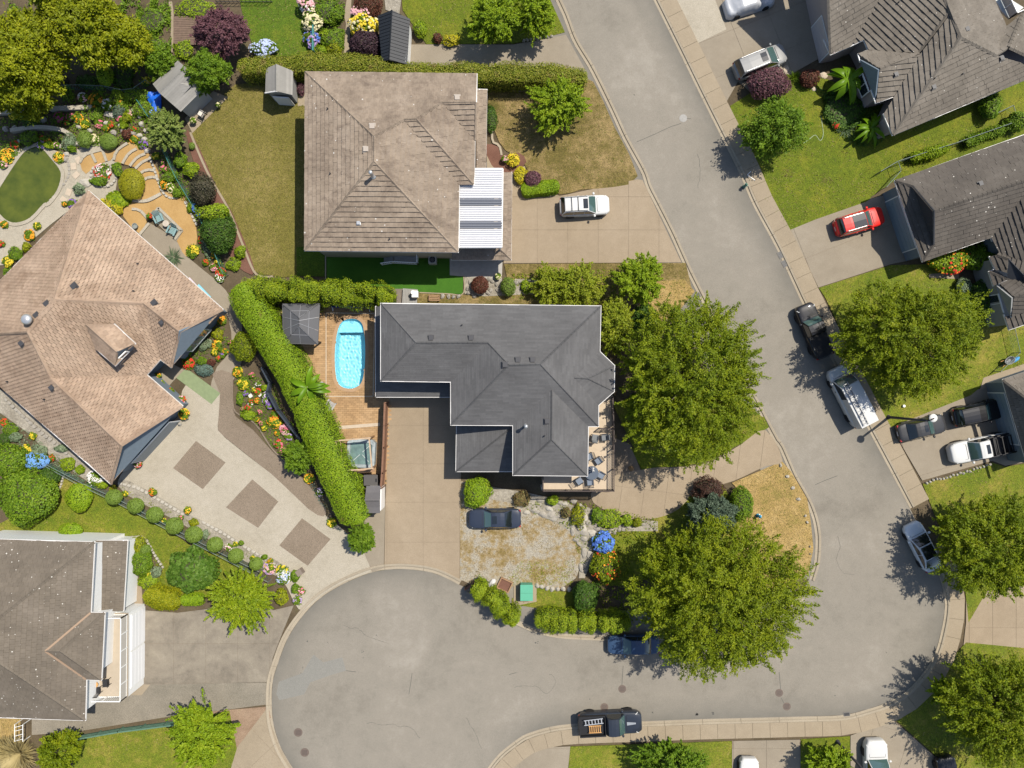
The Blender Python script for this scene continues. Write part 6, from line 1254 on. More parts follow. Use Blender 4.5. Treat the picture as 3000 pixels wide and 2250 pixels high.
def car(label,px,py,ang,L,Wd,Hc,pm,style='sedan',cat='car',name=None,roof=None,sunroof=None,rails=False,wind=None,zc=.7,group=None,glassroof=False,doors=2,hoodscoop=False):
 c=P(px,py,zc);root=empty(name or('parked_'+cat.replace(' ','_')),(c.x,c.y,.012),ang,label,cat,group)
 hw=Wd/2;F=L/2
 belt={'sedan':.92,'suv':1.05,'van':1.12,'pickup':1.08,'minivan':1.0,'hatch':.95}[style]
 hood={'sedan':.80,'suv':.98,'van':1.02,'pickup':1.10,'minivan':.92,'hatch':.82}[style]
 # cabin key points (fractions of the half length, + is forwards): rear glass foot, rear roof, front roof, windscreen foot
 cab={'sedan':(-.66,-.36,.12,.42),'suv':(-.95,-.80,.12,.44),'van':(-.97,-.95,.42,.70),'pickup':(-.15,-.08,.24,.46),'minivan':(-.95,-.84,.20,.60),'hatch':(-.86,-.42,.12,.50)}[style]
 wr={'sedan':.70,'suv':.76,'van':.86,'pickup':.76,'minivan':.76,'hatch':.68}[style]
 # lower body
 xs=[-1,-.985,-.95,-.86,-.66,-.4,-.1,.2,.44,.6,.75,.88,.95,.985,1]
 mb=MB();rows=[]
 for x in xs:
  ax=abs(x);w=hw*(1-.30*max(0,(ax-.72)/.28)**2.6-.03*max(0,(ax-.4)/.6))
  if x>cab[3]-.04:t=(x-cab[3])/(1-cab[3]);zt=lerp(belt-.0,hood,min(1,t*1.1))-(.10*max(0,(x-.86)/.14)**2)
  elif x<cab[0]:t=(cab[0]-x)/(1+cab[0]+1e-6);zt=belt+.01-(.08 if style=='sedan' else .0)*t-.10*max(0,(-x-.92)/.08)**2
  else:zt=belt
  if ax>.99:zt-=.16;w*=.95
  zb=.22+(.10 if ax>.9 else 0);cr=.035 if x>cab[3] or x<cab[0] else .0
  half=[(w*.90,zb),(w*.985,zb+.14),(w,lerp(zb,zt,.55)),(w*.985,zt-.13),(w*.935,zt-.03),(w*.80,zt+cr*.3),(w*.4,zt+cr*.85),(0,zt+cr)]
  rows.append([(x*F,y,z) for y,z in half]+[(x*F,-y,z) for y,z in half[-2::-1]])
 k=len(rows[0]);vs=[p for r in rows for p in r]
 mb.faces(vs,[(i*k+j,(i+1)*k+j,(i+1)*k+j+1,i*k+j+1) for i in range(len(rows)-1) for j in range(k-1)]+[tuple(range(k)),tuple(range((len(rows)-1)*k,len(rows)*k))[::-1]]+[(i*k,i*k+k-1,(i+1)*k+k-1,(i+1)*k) for i in range(len(rows)-1)])
 body=mb.build('body',pm,root,True)
 # cabin
 xb,xr,xf,xw=[q*F for q in cab];wb=hw*.90;w2=hw*wr;zr=Hc;zb=belt-.02
 cb=MB();st=[(xb,zb,wb),(lerp(xb,xr,.5),lerp(zb,zr,.56),lerp(wb,w2,.55)),(xr,zr-.045,w2*.96),(lerp(xr,xf,.3),zr,w2),(lerp(xr,xf,.7),zr,w2),(xf,zr-.05,w2*.97),(lerp(xf,xw,.5),lerp(zr,zb,.47),lerp(w2,wb,.45)),(xw,zb,wb*.97)]
 rows=[]
 for x,z,w in st:rows.append([(x,wb,zb) if False else(x,w,z),(x,w*.5,z+.03),(x,0,z+.04),(x,-w*.5,z+.03),(x,-w,z)])
 vs=[p for r in rows for p in r];fs=[(i*5+j,(i+1)*5+j,(i+1)*5+j+1,i*5+j+1) for i in range(7) for j in range(4)]
 cb.faces(vs,fs)
 for s_ in(1,-1):
  lo=[(xb,s_*wb,zb),(xw,s_*wb*.97,zb)];up=[(x,s_*w,z) for x,z,w in st]
  poly=up if s_<0 else up[::-1];cb.poly(poly)
 cab_o=cb.build('cabin',pm,root,False)
 if roof:
  rp=MB();rp.faces([(xr+.03,s_*w2*.9*f_,zr+.02+.025*(1-abs(f_))) if False else(x_,s2*w2*.93,zr+.012+(.03 if abs(s2)<.9 else 0)) for x_ in(xr+.05,xf-.05) for s2 in(1,.5,0,-.5,-1)],[(j+5,j+6,j+1,j)[::-1] for j in range(4)]);rp.build('roof_panel',roof,root)
 g=M_cglass;m=MB();A=(xw,wb*.97,zb+.01);B=(xw,-wb*.97,zb+.01);C=(xf,-w2*.97,zr-.035);D=(xf,w2*.97,zr-.035)
 def glassgrid(mb,st4,off,sgn,m0=.06,m1=.94):
  (x0,w0,z0),(x1,w1,z1),(x2,w2_,z2)=st4;R3=[]
  for x,w,z in st4:R3.append([(x+off*sgn,w*q,z+off+.042*(1-q*q)) for q in(.93,.5,0,-.5,-.93)])
  v=[p for r in R3 for p in r];f=[(i*5+j,i*5+j+1,(i+1)*5+j+1,(i+1)*5+j) for i in range(2) for j in range(4)]
  mb.faces(v,f if sgn<0 else[q[::-1] for q in f])
 e=.07
 def between(p,q,t):return tuple(lerp(a,b,t) for a,b in zip(p,q))
 s5,s6,s7=[(x,w,z) for x,z,w in st[5:8]];glassgrid(m,[between(s5,s7,.05)[:2]+(lerp(st[5][1],st[7][1],.05)+.01,),s6,between(s5,s7,.95)],.014,1);m.build('windscreen',wind or M_wind,root,True)
 if style not in('pickup','van'):
  m=MB();s0,s1,s2=[(x,w,z) for x,z,w in st[0:3]];glassgrid(m,[between(s0,s2,.08),s1,between(s0,s2,.92)],.014,-1);m.build('rear_window',g,root,True)
 for s_ in(1,-1):
  nW=1 if style in('pickup','van') else(3 if style in('suv','minivan') else 2)
  x0=max(xb+.12,xb) if style!='van' else lerp(xr,xf,.72);x1=xw-.1
  for q in range(nW):
   a0,a1=lerp(x0,x1,q/nW)+.03,lerp(x0,x1,(q+1)/nW)-.03
   def top(x):
    for i in range(len(st)-1):
     if st[i][0]<=x<=st[i+1][0]:
      t=(x-st[i][0])/(st[i+1][0]-st[i][0]+1e-9);return lerp(st[i][1],st[i+1][1],t),lerp(st[i][2],st[i+1][2],t)
    return zb,wb
   pts=[]
   for x in(a0,lerp(a0,a1,.33),lerp(a0,a1,.66),a1):
    z_,w_=top(x);z_=max(zb+.03,z_-.075);t=(z_-zb)/(zr-zb);pts.append((x,s_*(lerp(wb,w2,t)+.014),z_))
   ft=[(x,s_*(wb+.012),zb+.03) for x in(a0,a1)];pl=[ft[0],ft[1]]+pts[::-1]
   MB().poly(pl if s_<0 else pl[::-1]).build('side_window',g,root)
   # doors with handles
 if style!='van':
  xd0,xd1=(-.30*F,.40*F) if style not in('pickup',) else(-.12*F,.42*F);nd=doors
  for s_ in(1,-1):
   for q in range(nd):
    a0,a1=lerp(xd0,xd1,q/nd)+.012,lerp(xd0,xd1,(q+1)/nd)-.012;d_=MB().faces([(x,s_*y,z) for x in(a0,a1) for y,z in((hw*.985+.006,.40),(hw+.008,.62),(hw*.985+.007,belt-.14))],[(0,1,4,3),(1,2,5,4)] if s_<0 else[(0,3,4,1),(1,4,5,2)]).build('door',pm,root)
    MB().box((a0+.14,s_*(hw+.016),belt-.2),(.16,.03,.03)).build('handle',pm,d_)
 else:
  for s_ in(1,-1):
   d_=MB().faces([(x,s_*y,z) for x in(.30*F,.66*F) for y,z in((hw*.985+.006,.40),(hw+.008,.70),(hw*.985+.007,belt-.14))],[(0,1,4,3),(1,2,5,4)] if s_<0 else[(0,3,4,1),(1,4,5,2)]).build('door',pm,root);MB().box((.33*F,s_*(hw+.016),belt-.2),(.16,.03,.03)).build('handle',M_black,d_)
 rw=.36 if style in('suv','van','pickup') else .325
 for sx in(.60,-.60):
  for s_ in(1,-1):
   y=s_*(hw-.10);w_=empty('wheel',(sx*F,y,rw));w_.parent=root
   prof=[(rw*.62,-.11),(rw*.93,-.11),(rw,-.07),(rw,.07),(rw*.93,.11),(rw*.62,.11)]
   def ring(prof,n=16):
    q=MB();
    for r_,z in prof:
     for k_ in range(n):t=6.2832*k_/n;q.v.append((r_*math.cos(t),z,r_*math.sin(t)))
    for i in range(len(prof)-1):
     for k_ in range(n):q.f.append([i*n+k_,(i+1)*n+k_,(i+1)*n+(k_+1)%n,i*n+(k_+1)%n])
    return q
   ring(prof).build('tyre',M_tyre,w_,True);rm=ring([(rw*.62,s_*.09),(rw*.50,s_*.06),(rw*.14,s_*.05),(.01,s_*.055)])
   for k_ in range(5):t=6.2832*k_/5;rm.bar((rw*.1*math.cos(t),s_*.075,rw*.1*math.sin(t)),(rw*.58*math.cos(t),s_*.085,rw*.58*math.sin(t)),.05,.03)
   rm.build('rim',M_rim,w_)
   MB().box((sx*F,s_*(hw-.01),rw+.10),(rw*2.15,.05,rw*1.5)).build('wheel_arch',M_black,root)
 for s_ in(1,-1):
  MB().lathe((xw-.12*F*.6,s_*(hw+.09),belt+.04),[(.03,-.07),(.10,-.05),(.115,.0),(.10,.06),(.03,.08)],8,1.0,1.25).build('mirror',pm,root,True)
  h_=MB();h_.faces([(F*.955,s_*hw*.52,hood-.10),(F*.955,s_*hw*.52,hood-.22),(F*.87,s_*hw*.93,hood-.06),(F*.87,s_*hw*.955,hood-.2),(F*.80,s_*hw*.80,hood+.015),(F*.90,s_*hw*.50,hood-.02)],[(0,1,3,2),(5,0,2,4)] if s_>0 else[(0,2,3,1),(5,4,2,0)]);h_.build('headlight',M_lamp,root)
  MB().box((-F*.955,s_*hw*.70,belt-.20),(.12,hw*.34,.16)).build('tail_light',M_red,root)
  if rails:MB().tube([(xr+.05,s_*w2*.88,zr+.03),(xr+.15,s_*w2*.9,zr+.085),(xf-.2,s_*w2*.9,zr+.085),(xf-.05,s_*w2*.88,zr+.03)],.022,6).build('roof_rail',M_black if rails=='black' else M_chrome,root)
 MB().box((F*.985,0,.50),(.05,hw*.95,.16)).build('grille',M_black,root)
 MB().box((-F*.992,0,.62),(.04,.42,.12)).build('number_plate',M_plate,root)
 for x_ in(lerp(cab[3],1,.10)*F,):MB().box((x_,0,lerp(belt,hood,.1)+.035),(.025,hw*1.35,.012)).build('wiper_cowl',M_black,root)
 for s_ in(1,-1):MB().bar((lerp(cab[3],1,.12)*F,s_*hw*.72,lerp(belt,hood,.12)+.022),(F*.93,s_*hw*.60,hood-.035),.018,.012).build('bonnet_seam',M_black,root)
 if sunroof:
  x0,x1,ww=sunroof;x0,x1=lerp(xr,xf,x0),lerp(xr,xf,x1)
  MB().faces([(x0,w2*ww,zr+.044),(x1,w2*ww,zr+.044),(x1,-w2*ww,zr+.044),(x0,-w2*ww,zr+.044),(x0,0,zr+.056),(x1,0,zr+.056)],[(0,4,5,1),(4,3,2,5)]).build('sunroof',M_cglass,root)
 root['_dims']=[F,hw,belt,zr,xb,xr,xf,xw,w2]
 return root
P_white=paint('white_car_paint',(.56,.56,.545),0);P_silver=paint('silver_car_paint',(.24,.24,.235),.55);P_red=paint('red_car_paint',(.62,.018,.012),0)
P_black=paint('black_car_paint',(.008,.008,.010),0);P_navy=paint('navy_car_paint',(.026,.034,.055),.4);P_dblue=paint('dark_blue_car_paint',(.03,.06,.12),.3)
P_char=paint('charcoal_car_paint',(.035,.035,.036),.3);P_ice=paint('pale_blue_white_car_paint',(.60,.64,.68),.1);P_slate=paint('slate_black_truck_paint',(.022,.028,.04),.3)
D=math.radians
def dims(r):return list(r['_dims'])
c3=car('white pearl crossover with roof rails and open tailgate glass on the side drive',1712,604,D(3),4.62,1.86,1.68,P_white,'suv','car',sunroof=(.78,.98,.62),rails='black')
F,hw,bl,zr,xb,xr,xf,xw,w2=dims(c3)
for t in(.28,.56):MB().box((lerp(xr,xf,t),0,zr+.085),(.06,w2*1.75,.03)).build('roof_crossbar',M_black,c3)
car('silver minivan beside the purple shrub on the right-hand drive',2226,182,D(22),5.0,1.92,1.72,P_silver,'minivan','car','parked_minivan',sunroof=(.72,.94,.55),rails='silver')
car('red crossover with a black glass roof, nose to the blue-grey garage',2516,650,D(16.5),4.55,1.84,1.64,P_red,'suv','car',roof=None,sunroof=(.40,.98,.86),rails='silver')
c=car('black sedan with red tail lights under the street light head',2700,1254,D(14),4.55,1.80,1.45,P_char,'sedan','car',sunroof=(.62,.92,.5))
car('black crossover parked in the shade nearest the cut-off garage',2862,1210,D(12),4.6,1.86,1.68,P_black,'suv','car',roof=None,rails='black')
car('pale blue-white electric sedan with an all-glass roof at the kerb',2702,1601,D(117),4.75,1.86,1.44,P_ice,'hatch','car',sunroof=(.02,.98,.86),wind=M_cglass)
car('navy sedan parked on the dry yard beside the grey house',1450,1519,D(180.5),4.85,1.86,1.46,P_navy,'sedan','car',sunroof=(.58,.92,.55))
car('dark blue sedan half under the biggest tree at the kerb',1856,1889,D(180),4.85,1.78,1.46,P_dblue,'sedan','car')
car('white and red car cut off by the bottom edge, left of the camper',2192,2290,D(88),4.5,1.8,1.5,P_white,'suv','car')
car('black car in deep shade at the bottom edge right of the camper',2778,2284,D(100),4.5,1.8,1.5,P_black,'suv','car')
# black pickup on the street with a covered bed
def bed(root,closed=False,m=None):
 F,hw,bl,zr,xb,xr,xf,xw,w2=dims(root)
 if closed:
  MB().box((lerp(-F*.96,xb,.5),0,bl+.04),(xb+F*.96-.05,hw*1.72,.06)).build('bed_cover',m or M_black,root);return
 x0,x1=-F*.95,xb-.06
 MB().box(((x0+x1)/2,0,bl+.025),(x1-x0,hw*1.62,.04)).build('bed_floor',m or M_black,root)
 for s_ in(1,-1):MB().box(((x0+x1)/2,s_*hw*.87,bl+.19),(x1-x0+.1,.11,.36)).build('bed_side',root.children[0].data.materials[0],root)
 MB().box((x0-.03,0,bl+.19),(.08,hw*1.64,.36)).build('tailgate',root.children[0].data.materials[0],root)
 MB().box((x1+.02,0,bl+.19),(.06,hw*1.64,.36)).build('bed_front',root.children[0].data.materials[0],root)
t1=car('black pickup truck parked on the street above the white cargo van',2384,970,D(113),5.3,1.92,1.78,P_black,'pickup','pickup','parked_pickup');bed(t1,True)
t2=car('slate black pickup carrying a stepladder, on the pavement at the bottom',1786,2116,D(3),5.9,2.06,1.92,P_slate,'pickup','pickup','parked_pickup',hoodscoop=True);bed(t2)
for k in range(5):MB().box((-.75+k*.0+lerp(.0,.0,0)+.0,-.6+.3*k,1.965),(1.3,.02,.012)).build('roof_rib',P_slate,t2) if False else None
F2=dims(t2)[0]
MB().faces([(F2*.52,.16,1.16),(F2*.52,-.16,1.16),(F2*.80,-.07,1.165),(F2*.80,.07,1.165)],[(1,2,3,0)[::-1]]).build('bonnet_stripe',plain('bonnet_scoop',(.25,.27,.30),.4),t2)
t3_=car('white pickup with a black bed rack, facing the street on the drive',2872,1312,D(192),5.9,2.02,1.95,P_white,'pickup','pickup','parked_pickup',sunroof=(.15,.5,.55));bed(t3_)
F3_=dims(t3_)[0]
rk=MB()
for s_ in(1,-1):rk.bar((-F3_*.94,s_*.78,1.62),(-F3_*.25,s_*.78,1.62),.07)
for k in range(6):q=lerp(-F3_*.94,-F3_*.25,k/5);rk.bar((q,-.78,1.62),(q,.78,1.62),.08,.05)
for q in(-F3_*.92,-F3_*.28):
 for s_ in(1,-1):rk.bar((q,s_*.8,1.3),(q,s_*.78,1.6),.05)
rk.build('bed_rack',M_black,t3_)
# cargo van
v1=car('white cargo van with a ladder on its roof, beside the round tree',2492,1162,D(117),5.9,2.05,2.15,P_white,'van','van','cargo_van',zc=1.0)
# white truck with a camper in the corner
v2=car('white pickup with a camper body at the bottom edge',2566,2262,D(92),6.2,2.1,1.9,P_white,'pickup','camper','camper_truck')
M_cv=plain('camper_shell',(.72,.70,.66),.5)
cmx=MB();cmx.prism([(-3.4,-1.08),(-.2,-1.08),(.25,-.95),(.25,.95),(-.2,1.08),(-3.4,1.08)],.9,2.5);cmx.build('camper_body',M_cv,v2)
MB().box((-.35,0,2.53),(.45,1.35,.05)).build('skylight',plain('brown_skylight',(.25,.15,.08),.3),v2)
# car under a silver cover
cc_=P(2196,4,.7);root=empty('covered_car',(cc_.x,cc_.y,.012),D(17),'car under a silvery white fabric cover on the top drive','car')
mb=MB();xs=np.linspace(-1,1,29);rows=[];rr_=np.random.RandomState(5)
for x in xs:
 ax=abs(x);z=.86 if x>.45 else(.9 if x<-.72 else .92);tb=np.interp(x,[-.78,-.42,.12,.46],[0,.5,.52,0]);w=.92*(1-.22*max(0,(ax-.75)/.25)**2);zz=z+tb-.35*max(0,(ax-.9)/.1)**1.5
 prof=[]
 for q in np.linspace(0,1,17):
  a=(q-.5)*2;s_=1 if a>0 else -1;aa=abs(a)
  if aa<.55:y=aa/.55*w*(.86 if tb<.1 else .72);h_=zz-.03*(aa/.55)**2
  else:t=(aa-.55)/.45;y=w*(lerp(.86 if tb<.1 else .72,1.02,min(1,t*1.6)));h_=lerp(zz-.03,.12,t**1.15)
  n_=rr_.randn()*.022;prof.append((x*2.35,s_*(y+n_*.6),h_+n_+.012*math.sin(x*23+q*9)))
 rows.append(prof)
k=17;mb.faces([p for r in rows for p in r],[(i*k+j,i*k+j+1,(i+1)*k+j+1,(i+1)*k+j)[::-1] for i in range(28) for j in range(16)]+[tuple(range(k)),tuple(range(28*k,29*k))[::-1]])
mb.build('fabric_cover',plain('silver_cover_cloth',(.52,.53,.55),.4,.2),root,True)
for sx in(1.4,-1.4):
 for s_ in(1,-1):MB().tube([(sx,s_*.78,.32),(sx,s_*.98,.32)],.32,14).build('tyre',M_tyre,root)
 # loads
def ladder(name,label,loc,rz,L,w,m,n,parent=None):
 o=empty(name,loc,rz,label,'ladder')
 for s_ in(1,-1):MB().box((0,s_*w/2,0),(L,.06,.08)).build('rail',m,o)
 for k in range(n):MB().box((-L/2+L*(k+.5)/n,0,0),(.07,w-.07,.035)).build('rung',m,o)
 return o
M_alu=plain('aluminium',(.62,.63,.64),.35,.5);M_pine=plain('orange_wood',(.55,.30,.11),.6,vary=.15)
va=D(117);o=v1.location
ladder('extension_ladder','long grey ladder strapped on the roof of the white van',(o.x+math.cos(va)*-.5-math.sin(va)*.42,o.y+math.sin(va)*-.5+math.cos(va)*.42,2.27),va,4.3,.42,plain('grey_ladder',(.30,.30,.30),.4,.4),14)
ta=D(3);o=t2.location
def tl(x,y):return(o.x+math.cos(ta)*x-math.sin(ta)*y,o.y+math.sin(ta)*x+math.cos(ta)*y)
ladder('stepladder','silver aluminium stepladder lying in the slate pickup bed',(*tl(-1.55,.48),1.47),ta+.07,1.75,.42,M_alu,6)
ladder('wooden_ladder','orange wooden ladder beside the silver one in the pickup bed',(*tl(-1.45,-.22),1.42),ta,1.15,.62,M_pine,6)
# ------------------------------------------------------------------ pool terrace
M_brick=tiled('tan_paving_brick',[(.3,(.20,.12,.058)),(.5,(.27,.17,.085)),(.7,(.32,.215,.12))],.13,bump=.3)
M_pale=plain('pale_paver',(.46,.38,.29),.8,vary=.1)
def bricks():
 reg=Q('11',[(500,925),(1000,925),(1090,1650)])+Q('12',[(1090,200),(1062,880),(880,800),(760,760),(690,700),(640,420),(500,180)])+Q('11',[(420,1640),(250,1250),(200,1000),(330,930)])
 rw=[tuple(P(x,y)[:2]) for x,y in reg]
 if area2(rw)<0:rw=rw[::-1]
 root=MB().prism([p for p in rw],-.05,-.045).build('pool_terrace',G_soil);
 bpy.data.objects.remove(root)
 ring=inset(POOLW[::-1] if area2(POOLW)<0 else POOLW,-.14);px=np.array([p[0] for p in ring]);
 L_,B_=.40,.20;xs=[p[0] for p in rw];ys=[p[1] for p in rw];cand=[];mb=MB();tints=[];z=.06;root=None;n=0
 pm=MB().prism([(-L_/2+.005,-B_/2+.005),(L_/2-.005,-B_/2+.005),(L_/2-.005,B_/2-.005),(-L_/2+.005,B_/2-.005)],-.01,z).mesh('brick');pm.materials.append(M_brick)
 bed=MB()
 j=0;y=min(ys)
 allb=[]
 while y<max(ys):
  x=min(xs)-(j%2)*L_/2
  while x<max(xs):
   allb.append((x+L_/2,y+B_/2));x+=L_
  y+=B_;j+=1
 A=np.array(allb);ins=inpoly(rw,A[:,0],A[:,1]);
 cor=np.zeros(len(A),bool)
 for dx,dy in((-.2,-.1),(.2,-.1),(.2,.1),(-.2,.1),(0,0)):cor|=inpoly(ring,A[:,0]+dx*0,A[:,1]+dy*0)
 A=A[ins&~cor]
 root=empty('pool_terrace',(0,0,0));tag(root,None,None,None,'structure')
 pick=set(np.argsort(np.abs(A[:,1]-.5)+np.abs(A[:,0]+17))[:290].tolist())
 for i,(x,y) in enumerate(A):
  dz=rnd.uniform(-.004,.004)
  if i in pick:
   o=bpy.data.objects.new('brick',pm);COL.objects.link(o);o.parent=root;o.location=(x,y,dz)
  else:
   h_,b_=L_/2-.005,B_/2-.005;v=[(x+i_*h_,y+j_*b_,zz) for zz in(z+dz,-.01) for i_,j_ in((-1,-1),(1,-1),(1,1),(-1,1))]
   mb.faces(v,[(0,1,2,3),(0,4,5,1),(1,5,6,2),(2,6,7,3),(3,7,4,0)]);tints+=[rnd.random()]*8
 me=mb.mesh('bricks');a=me.attributes.new('tint','FLOAT','POINT');a.data.foreach_set('value',tints);tag(link('bricks',me,M_brick,root),None,None,None,'stuff')
 # coping round the pool, cast in short lengths
 pw=POOLW if area2(POOLW)>0 else POOLW[::-1];rg=inset(pw,-.31)
 for i in range(0,len(pw),2):
  ii=[i,(i+1)%len(pw),(i+2)%len(pw)];q=[pw[k] for k in ii]+[rg[k] for k in ii[::-1]]
  MB().prism(q,-.05,.075).build('coping_stone',plain('tan_coping',(.37,.24,.14),.75,vary=.12),root)
 for a,b in((C8(488,168),C8(488,1050)),(C8(488,1050),C8(985,1050)),(C8(985,1050),C8(1003,175)),(C8(1003,175),C8(488,168))):
  p,q=P(*a,.06),P(*b,.06);MB().bar((p.x,p.y,.064),(q.x,q.y,.064),.085,.02).build('border_paver',M_pale,root)
 p,q=P(*C8(565,1385),.06),P(*C8(1060,1345),.06);MB().bar((p.x,p.y,.07),(q.x,q.y,.07),.3,.03).build('border_paver',M_pale,root)
bricks()
M_pool=plain('pool_shell',(.50,.98,1.12),.4,vary=.10,vscale=1.2)
def pool():
 pw=POOLW if area2(POOLW)>0 else POOLW[::-1];lo=inset(pw,.16);mb=MB();n=len(pw)
 cy=sum(p[1] for p in pw)/n;top=max(p[1] for p in pw)
 mb.faces([(*p,.02) for p in pw]+[(*p,-1.35) for p in lo],[(i,n+i,n+(i+1)%n,(i+1)%n) for i in range(n)]+[[n+i for i in range(n)]])
 o=mb.build('pool',M_pool);tag(o,'bright blue oval swimming pool with rippling water and an end step','pool')
 st=[p for p in clip(inset(pw,.03),[(-50,top-1.25),(50,top-1.25),(50,top+2),(-50,top+2)])]
 # curved entry step: front edge bowed towards the far wall
 xs=sorted(p[0] for p in st);x0,x1=xs[0],xs[-1]
 front=[(x0+(x1-x0)*k/10,top-1.25-.55+(.55*math.sin(math.pi*k/10))) for k in range(11)]
 keep=[p for p in st if p[1]>top-1.2]
 MB().prism(st,-1.3,-.42).build('entry_step',M_pool,o)
 m,nt,N,L,b=_new('pool_water');N.remove(b)
 g=N.new('ShaderNodeBsdfGlass');g.inputs['IOR'].default_value=1.33;g.inputs['Roughness'].default_value=0;g.inputs['Color'].default_value=(.86,.98,1,1)
 L.new(g.outputs[0],N['Material Output'].inputs[0])
 x0,x1=min(p[0] for p in pw),max(p[0] for p in pw);y0,y1=min(p[1] for p in pw),max(p[1] for p in pw);rr=np.random.RandomState(3)
 K=rr.randn(26,2);K=K/np.linalg.norm(K,axis=1,keepdims=True)*(7+20*rr.rand(26,1));ph=rr.rand(26)*6.28;am=.0065/np.linalg.norm(K,axis=1)*2.2
 nx,ny=120,260;gx=np.linspace(x0-.05,x1+.05,nx);gy=np.linspace(y0-.05,y1+.05,ny);X,Y=np.meshgrid(gx,gy)
 Z=-.10+(np.sin(X[...,None]*K[:,0]+Y[...,None]*K[:,1]+ph)*am).sum(-1)
 V=np.stack([X,Y,Z],-1).reshape(-1,3);cx,cy2=X.ravel(),Y.ravel();ok=inpoly(pw,cx,cy2).reshape(ny,nx)
 F_=[(j*nx+i,j*nx+i+1,(j+1)*nx+i+1,(j+1)*nx+i) for j in range(ny-1) for i in range(nx-1) if ok[j,i] or ok[j+1,i] or ok[j,i+1] or ok[j+1,i+1]]
 used=sorted({i for f in F_ for i in f});mp={u:k for k,u in enumerate(used)}
 w=MB();w.faces([tuple(V[u]) for u in used],[tuple(mp[i] for i in f) for f in F_]);wo=w.build('water',m,o,True)
 try:
  wo.cycles.is_caustics_caster=True;o.cycles.is_caustics_receiver=True;sun.cycles.is_caustics_light=True
  for c_ in o.children:
   if c_ is not wo:c_.cycles.is_caustics_receiver=True
 except Exception as ex:print('caustics',ex)
pool()
# pool cover roller
a,b=P(*C8(545,95),.5),P(*C8(945,100),.5);r0=empty('pool_cover_roller',(a.x,a.y,0),math.atan2(b.y-a.y,b.x-a.x),'dark blue pool cover rolled on its white-ended reel in the hedge shade','pool cover');ln=(b-a).length
MB().tube([(.1,0,.5),(ln-.1,0,.5)],.17,12).build('rolled_cover',plain('blue_pool_cover',(.02,.05,.22),.5),r0,True)
for x in(.04,ln-.04):MB().bar((x,-.42,.05),(x,.3,.05),.07).bar((x,-.05,.05),(x,-.05,.55),.07).bar((x,-.42,.06),(x,-.05,.5),.06).build('stand',M_white,r0)
# gazebo
gz=empty('gazebo',(P(875,948).x,P(875,948).y,0),0,'grey metal-roofed garden gazebo with a short ridge beside the pool','gazebo');gM=plain('gazebo_roof_metal',(.10,.10,.105),.6);gR=plain('gazebo_rib',(.27,.27,.28),.45,.3)
def rel(root,p):return Vector((p.x-root.location.x,p.y-root.location.y,p.z))
zc_,ze=3.55,2.45;cor=[rel(gz,P(x,y,ze)) for x,y in((828,891),(936,890),(930,1008),(830,1005))];rg=[rel(gz,P(876,931,zc_)),rel(gz,P(876,956,zc_))]
def panelled(q,nu,nv):
 a,b,c,d=q
 for i in range(nu):
  for j in range(nv):
   f=lambda u,v:(a*(1-u)+b*u)*(1-v)+(d*(1-u)+c*u)*v
   e_=.012;u0,u1,v0,v1=i/nu+e_,(i+1)/nu-e_,j/nv+e_,(j+1)/nv-e_
   pts=[f(u0,v0),f(u1,v0),f(u1,v1),f(u0,v1)]
   if(pts[2]-pts[3]).length<.02:pts=pts[:3]
   MB().faces(pts+[p-Vector((0,0,.03)) for p in pts],[list(range(len(pts))),list(range(len(pts),2*len(pts)))[::-1]]).build('roof_panel',gM,gz)
 for i in range(nu+1):
  p,q_=a*(1-i/nu)+b*i/nu,d*(1-i/nu)+c*i/nu;MB().bar(p+Vector((0,0,.015)),q_+Vector((0,0,.015)),.05,.05).build('rib',gR,gz)
 for j in range(1,nv):MB().bar((a*(1-j/nv)+d*j/nv)+Vector((0,0,.012)),(b*(1-j/nv)+c*j/nv)+Vector((0,0,.012)),.04,.04).build('rib',gR,gz)
panelled([cor[0],cor[3],rg[1],rg[0]][::1],3,2);panelled([cor[2],cor[1],rg[0],rg[1]],3,2);panelled([cor[1],cor[0],rg[0],rg[0]],2,2);panelled([cor[3],cor[2],rg[1],rg[1]],2,2)
for p in cor:q=p*.86;MB().bar((q.x,q.y,0),(q.x,q.y,2.55),.12).build('post',M_dark,gz)
for a,b in zip(cor,cor[1:]+cor[:1]):MB().bar(a-Vector((0,0,.06)),b-Vector((0,0,.06)),.08,.1).build('eave_beam',gM,gz)
def adirondack(label,px,py,ang,m,group,name='garden_chair'):
 c=P(px,py,.3);r=empty(name,(c.x,c.y,.07),ang,label,'chair',group)
 for k in range(5):x=-.30+.125*k;MB().box((x,0,.28+.05*k/2+.02),(.105,.54,.025)).build('seat_slat',m,r)
 for k in range(5):
  y=-.24+.12*k;h=.75-.10*abs(k-2)*.6;MB().bar((-.33,y,.24),(-.33-h*.5,y*1.15,.24+h*.9),.10,.025,(1,0,.5)).build('back_slat',m,r)
 for s_ in(1,-1):
  MB().box((-.02,s_*.36,.56),(.72,.14,.03)).build('armrest',m,r);MB().bar((.28,s_*.32,0),(.28,s_*.32,.55),.05,.1).build('leg',m,r);MB().bar((-.5,s_*.30,0),(.3,s_*.30,.33),.04,.1).build('leg',m,r)
 MB().box((-.5,0,.52),(.04,.7,.08)).build('back_rail',m,r);return r
M_greyw=plain('weathered_grey_wood',(.34,.33,.32),.8,vary=.2)
adirondack('grey slatted chair by the banana plant, nearer the pool',*C8(440,950),D(20),M_greyw,'grey slatted chairs by the pool')
adirondack('grey slatted chair at the hedge edge, lower of the pool pair',*C8(545,1135),D(58),M_greyw,'grey slatted chairs by the pool')
M_teal=plain('teal_plastic',(.20,.31,.31),.5);
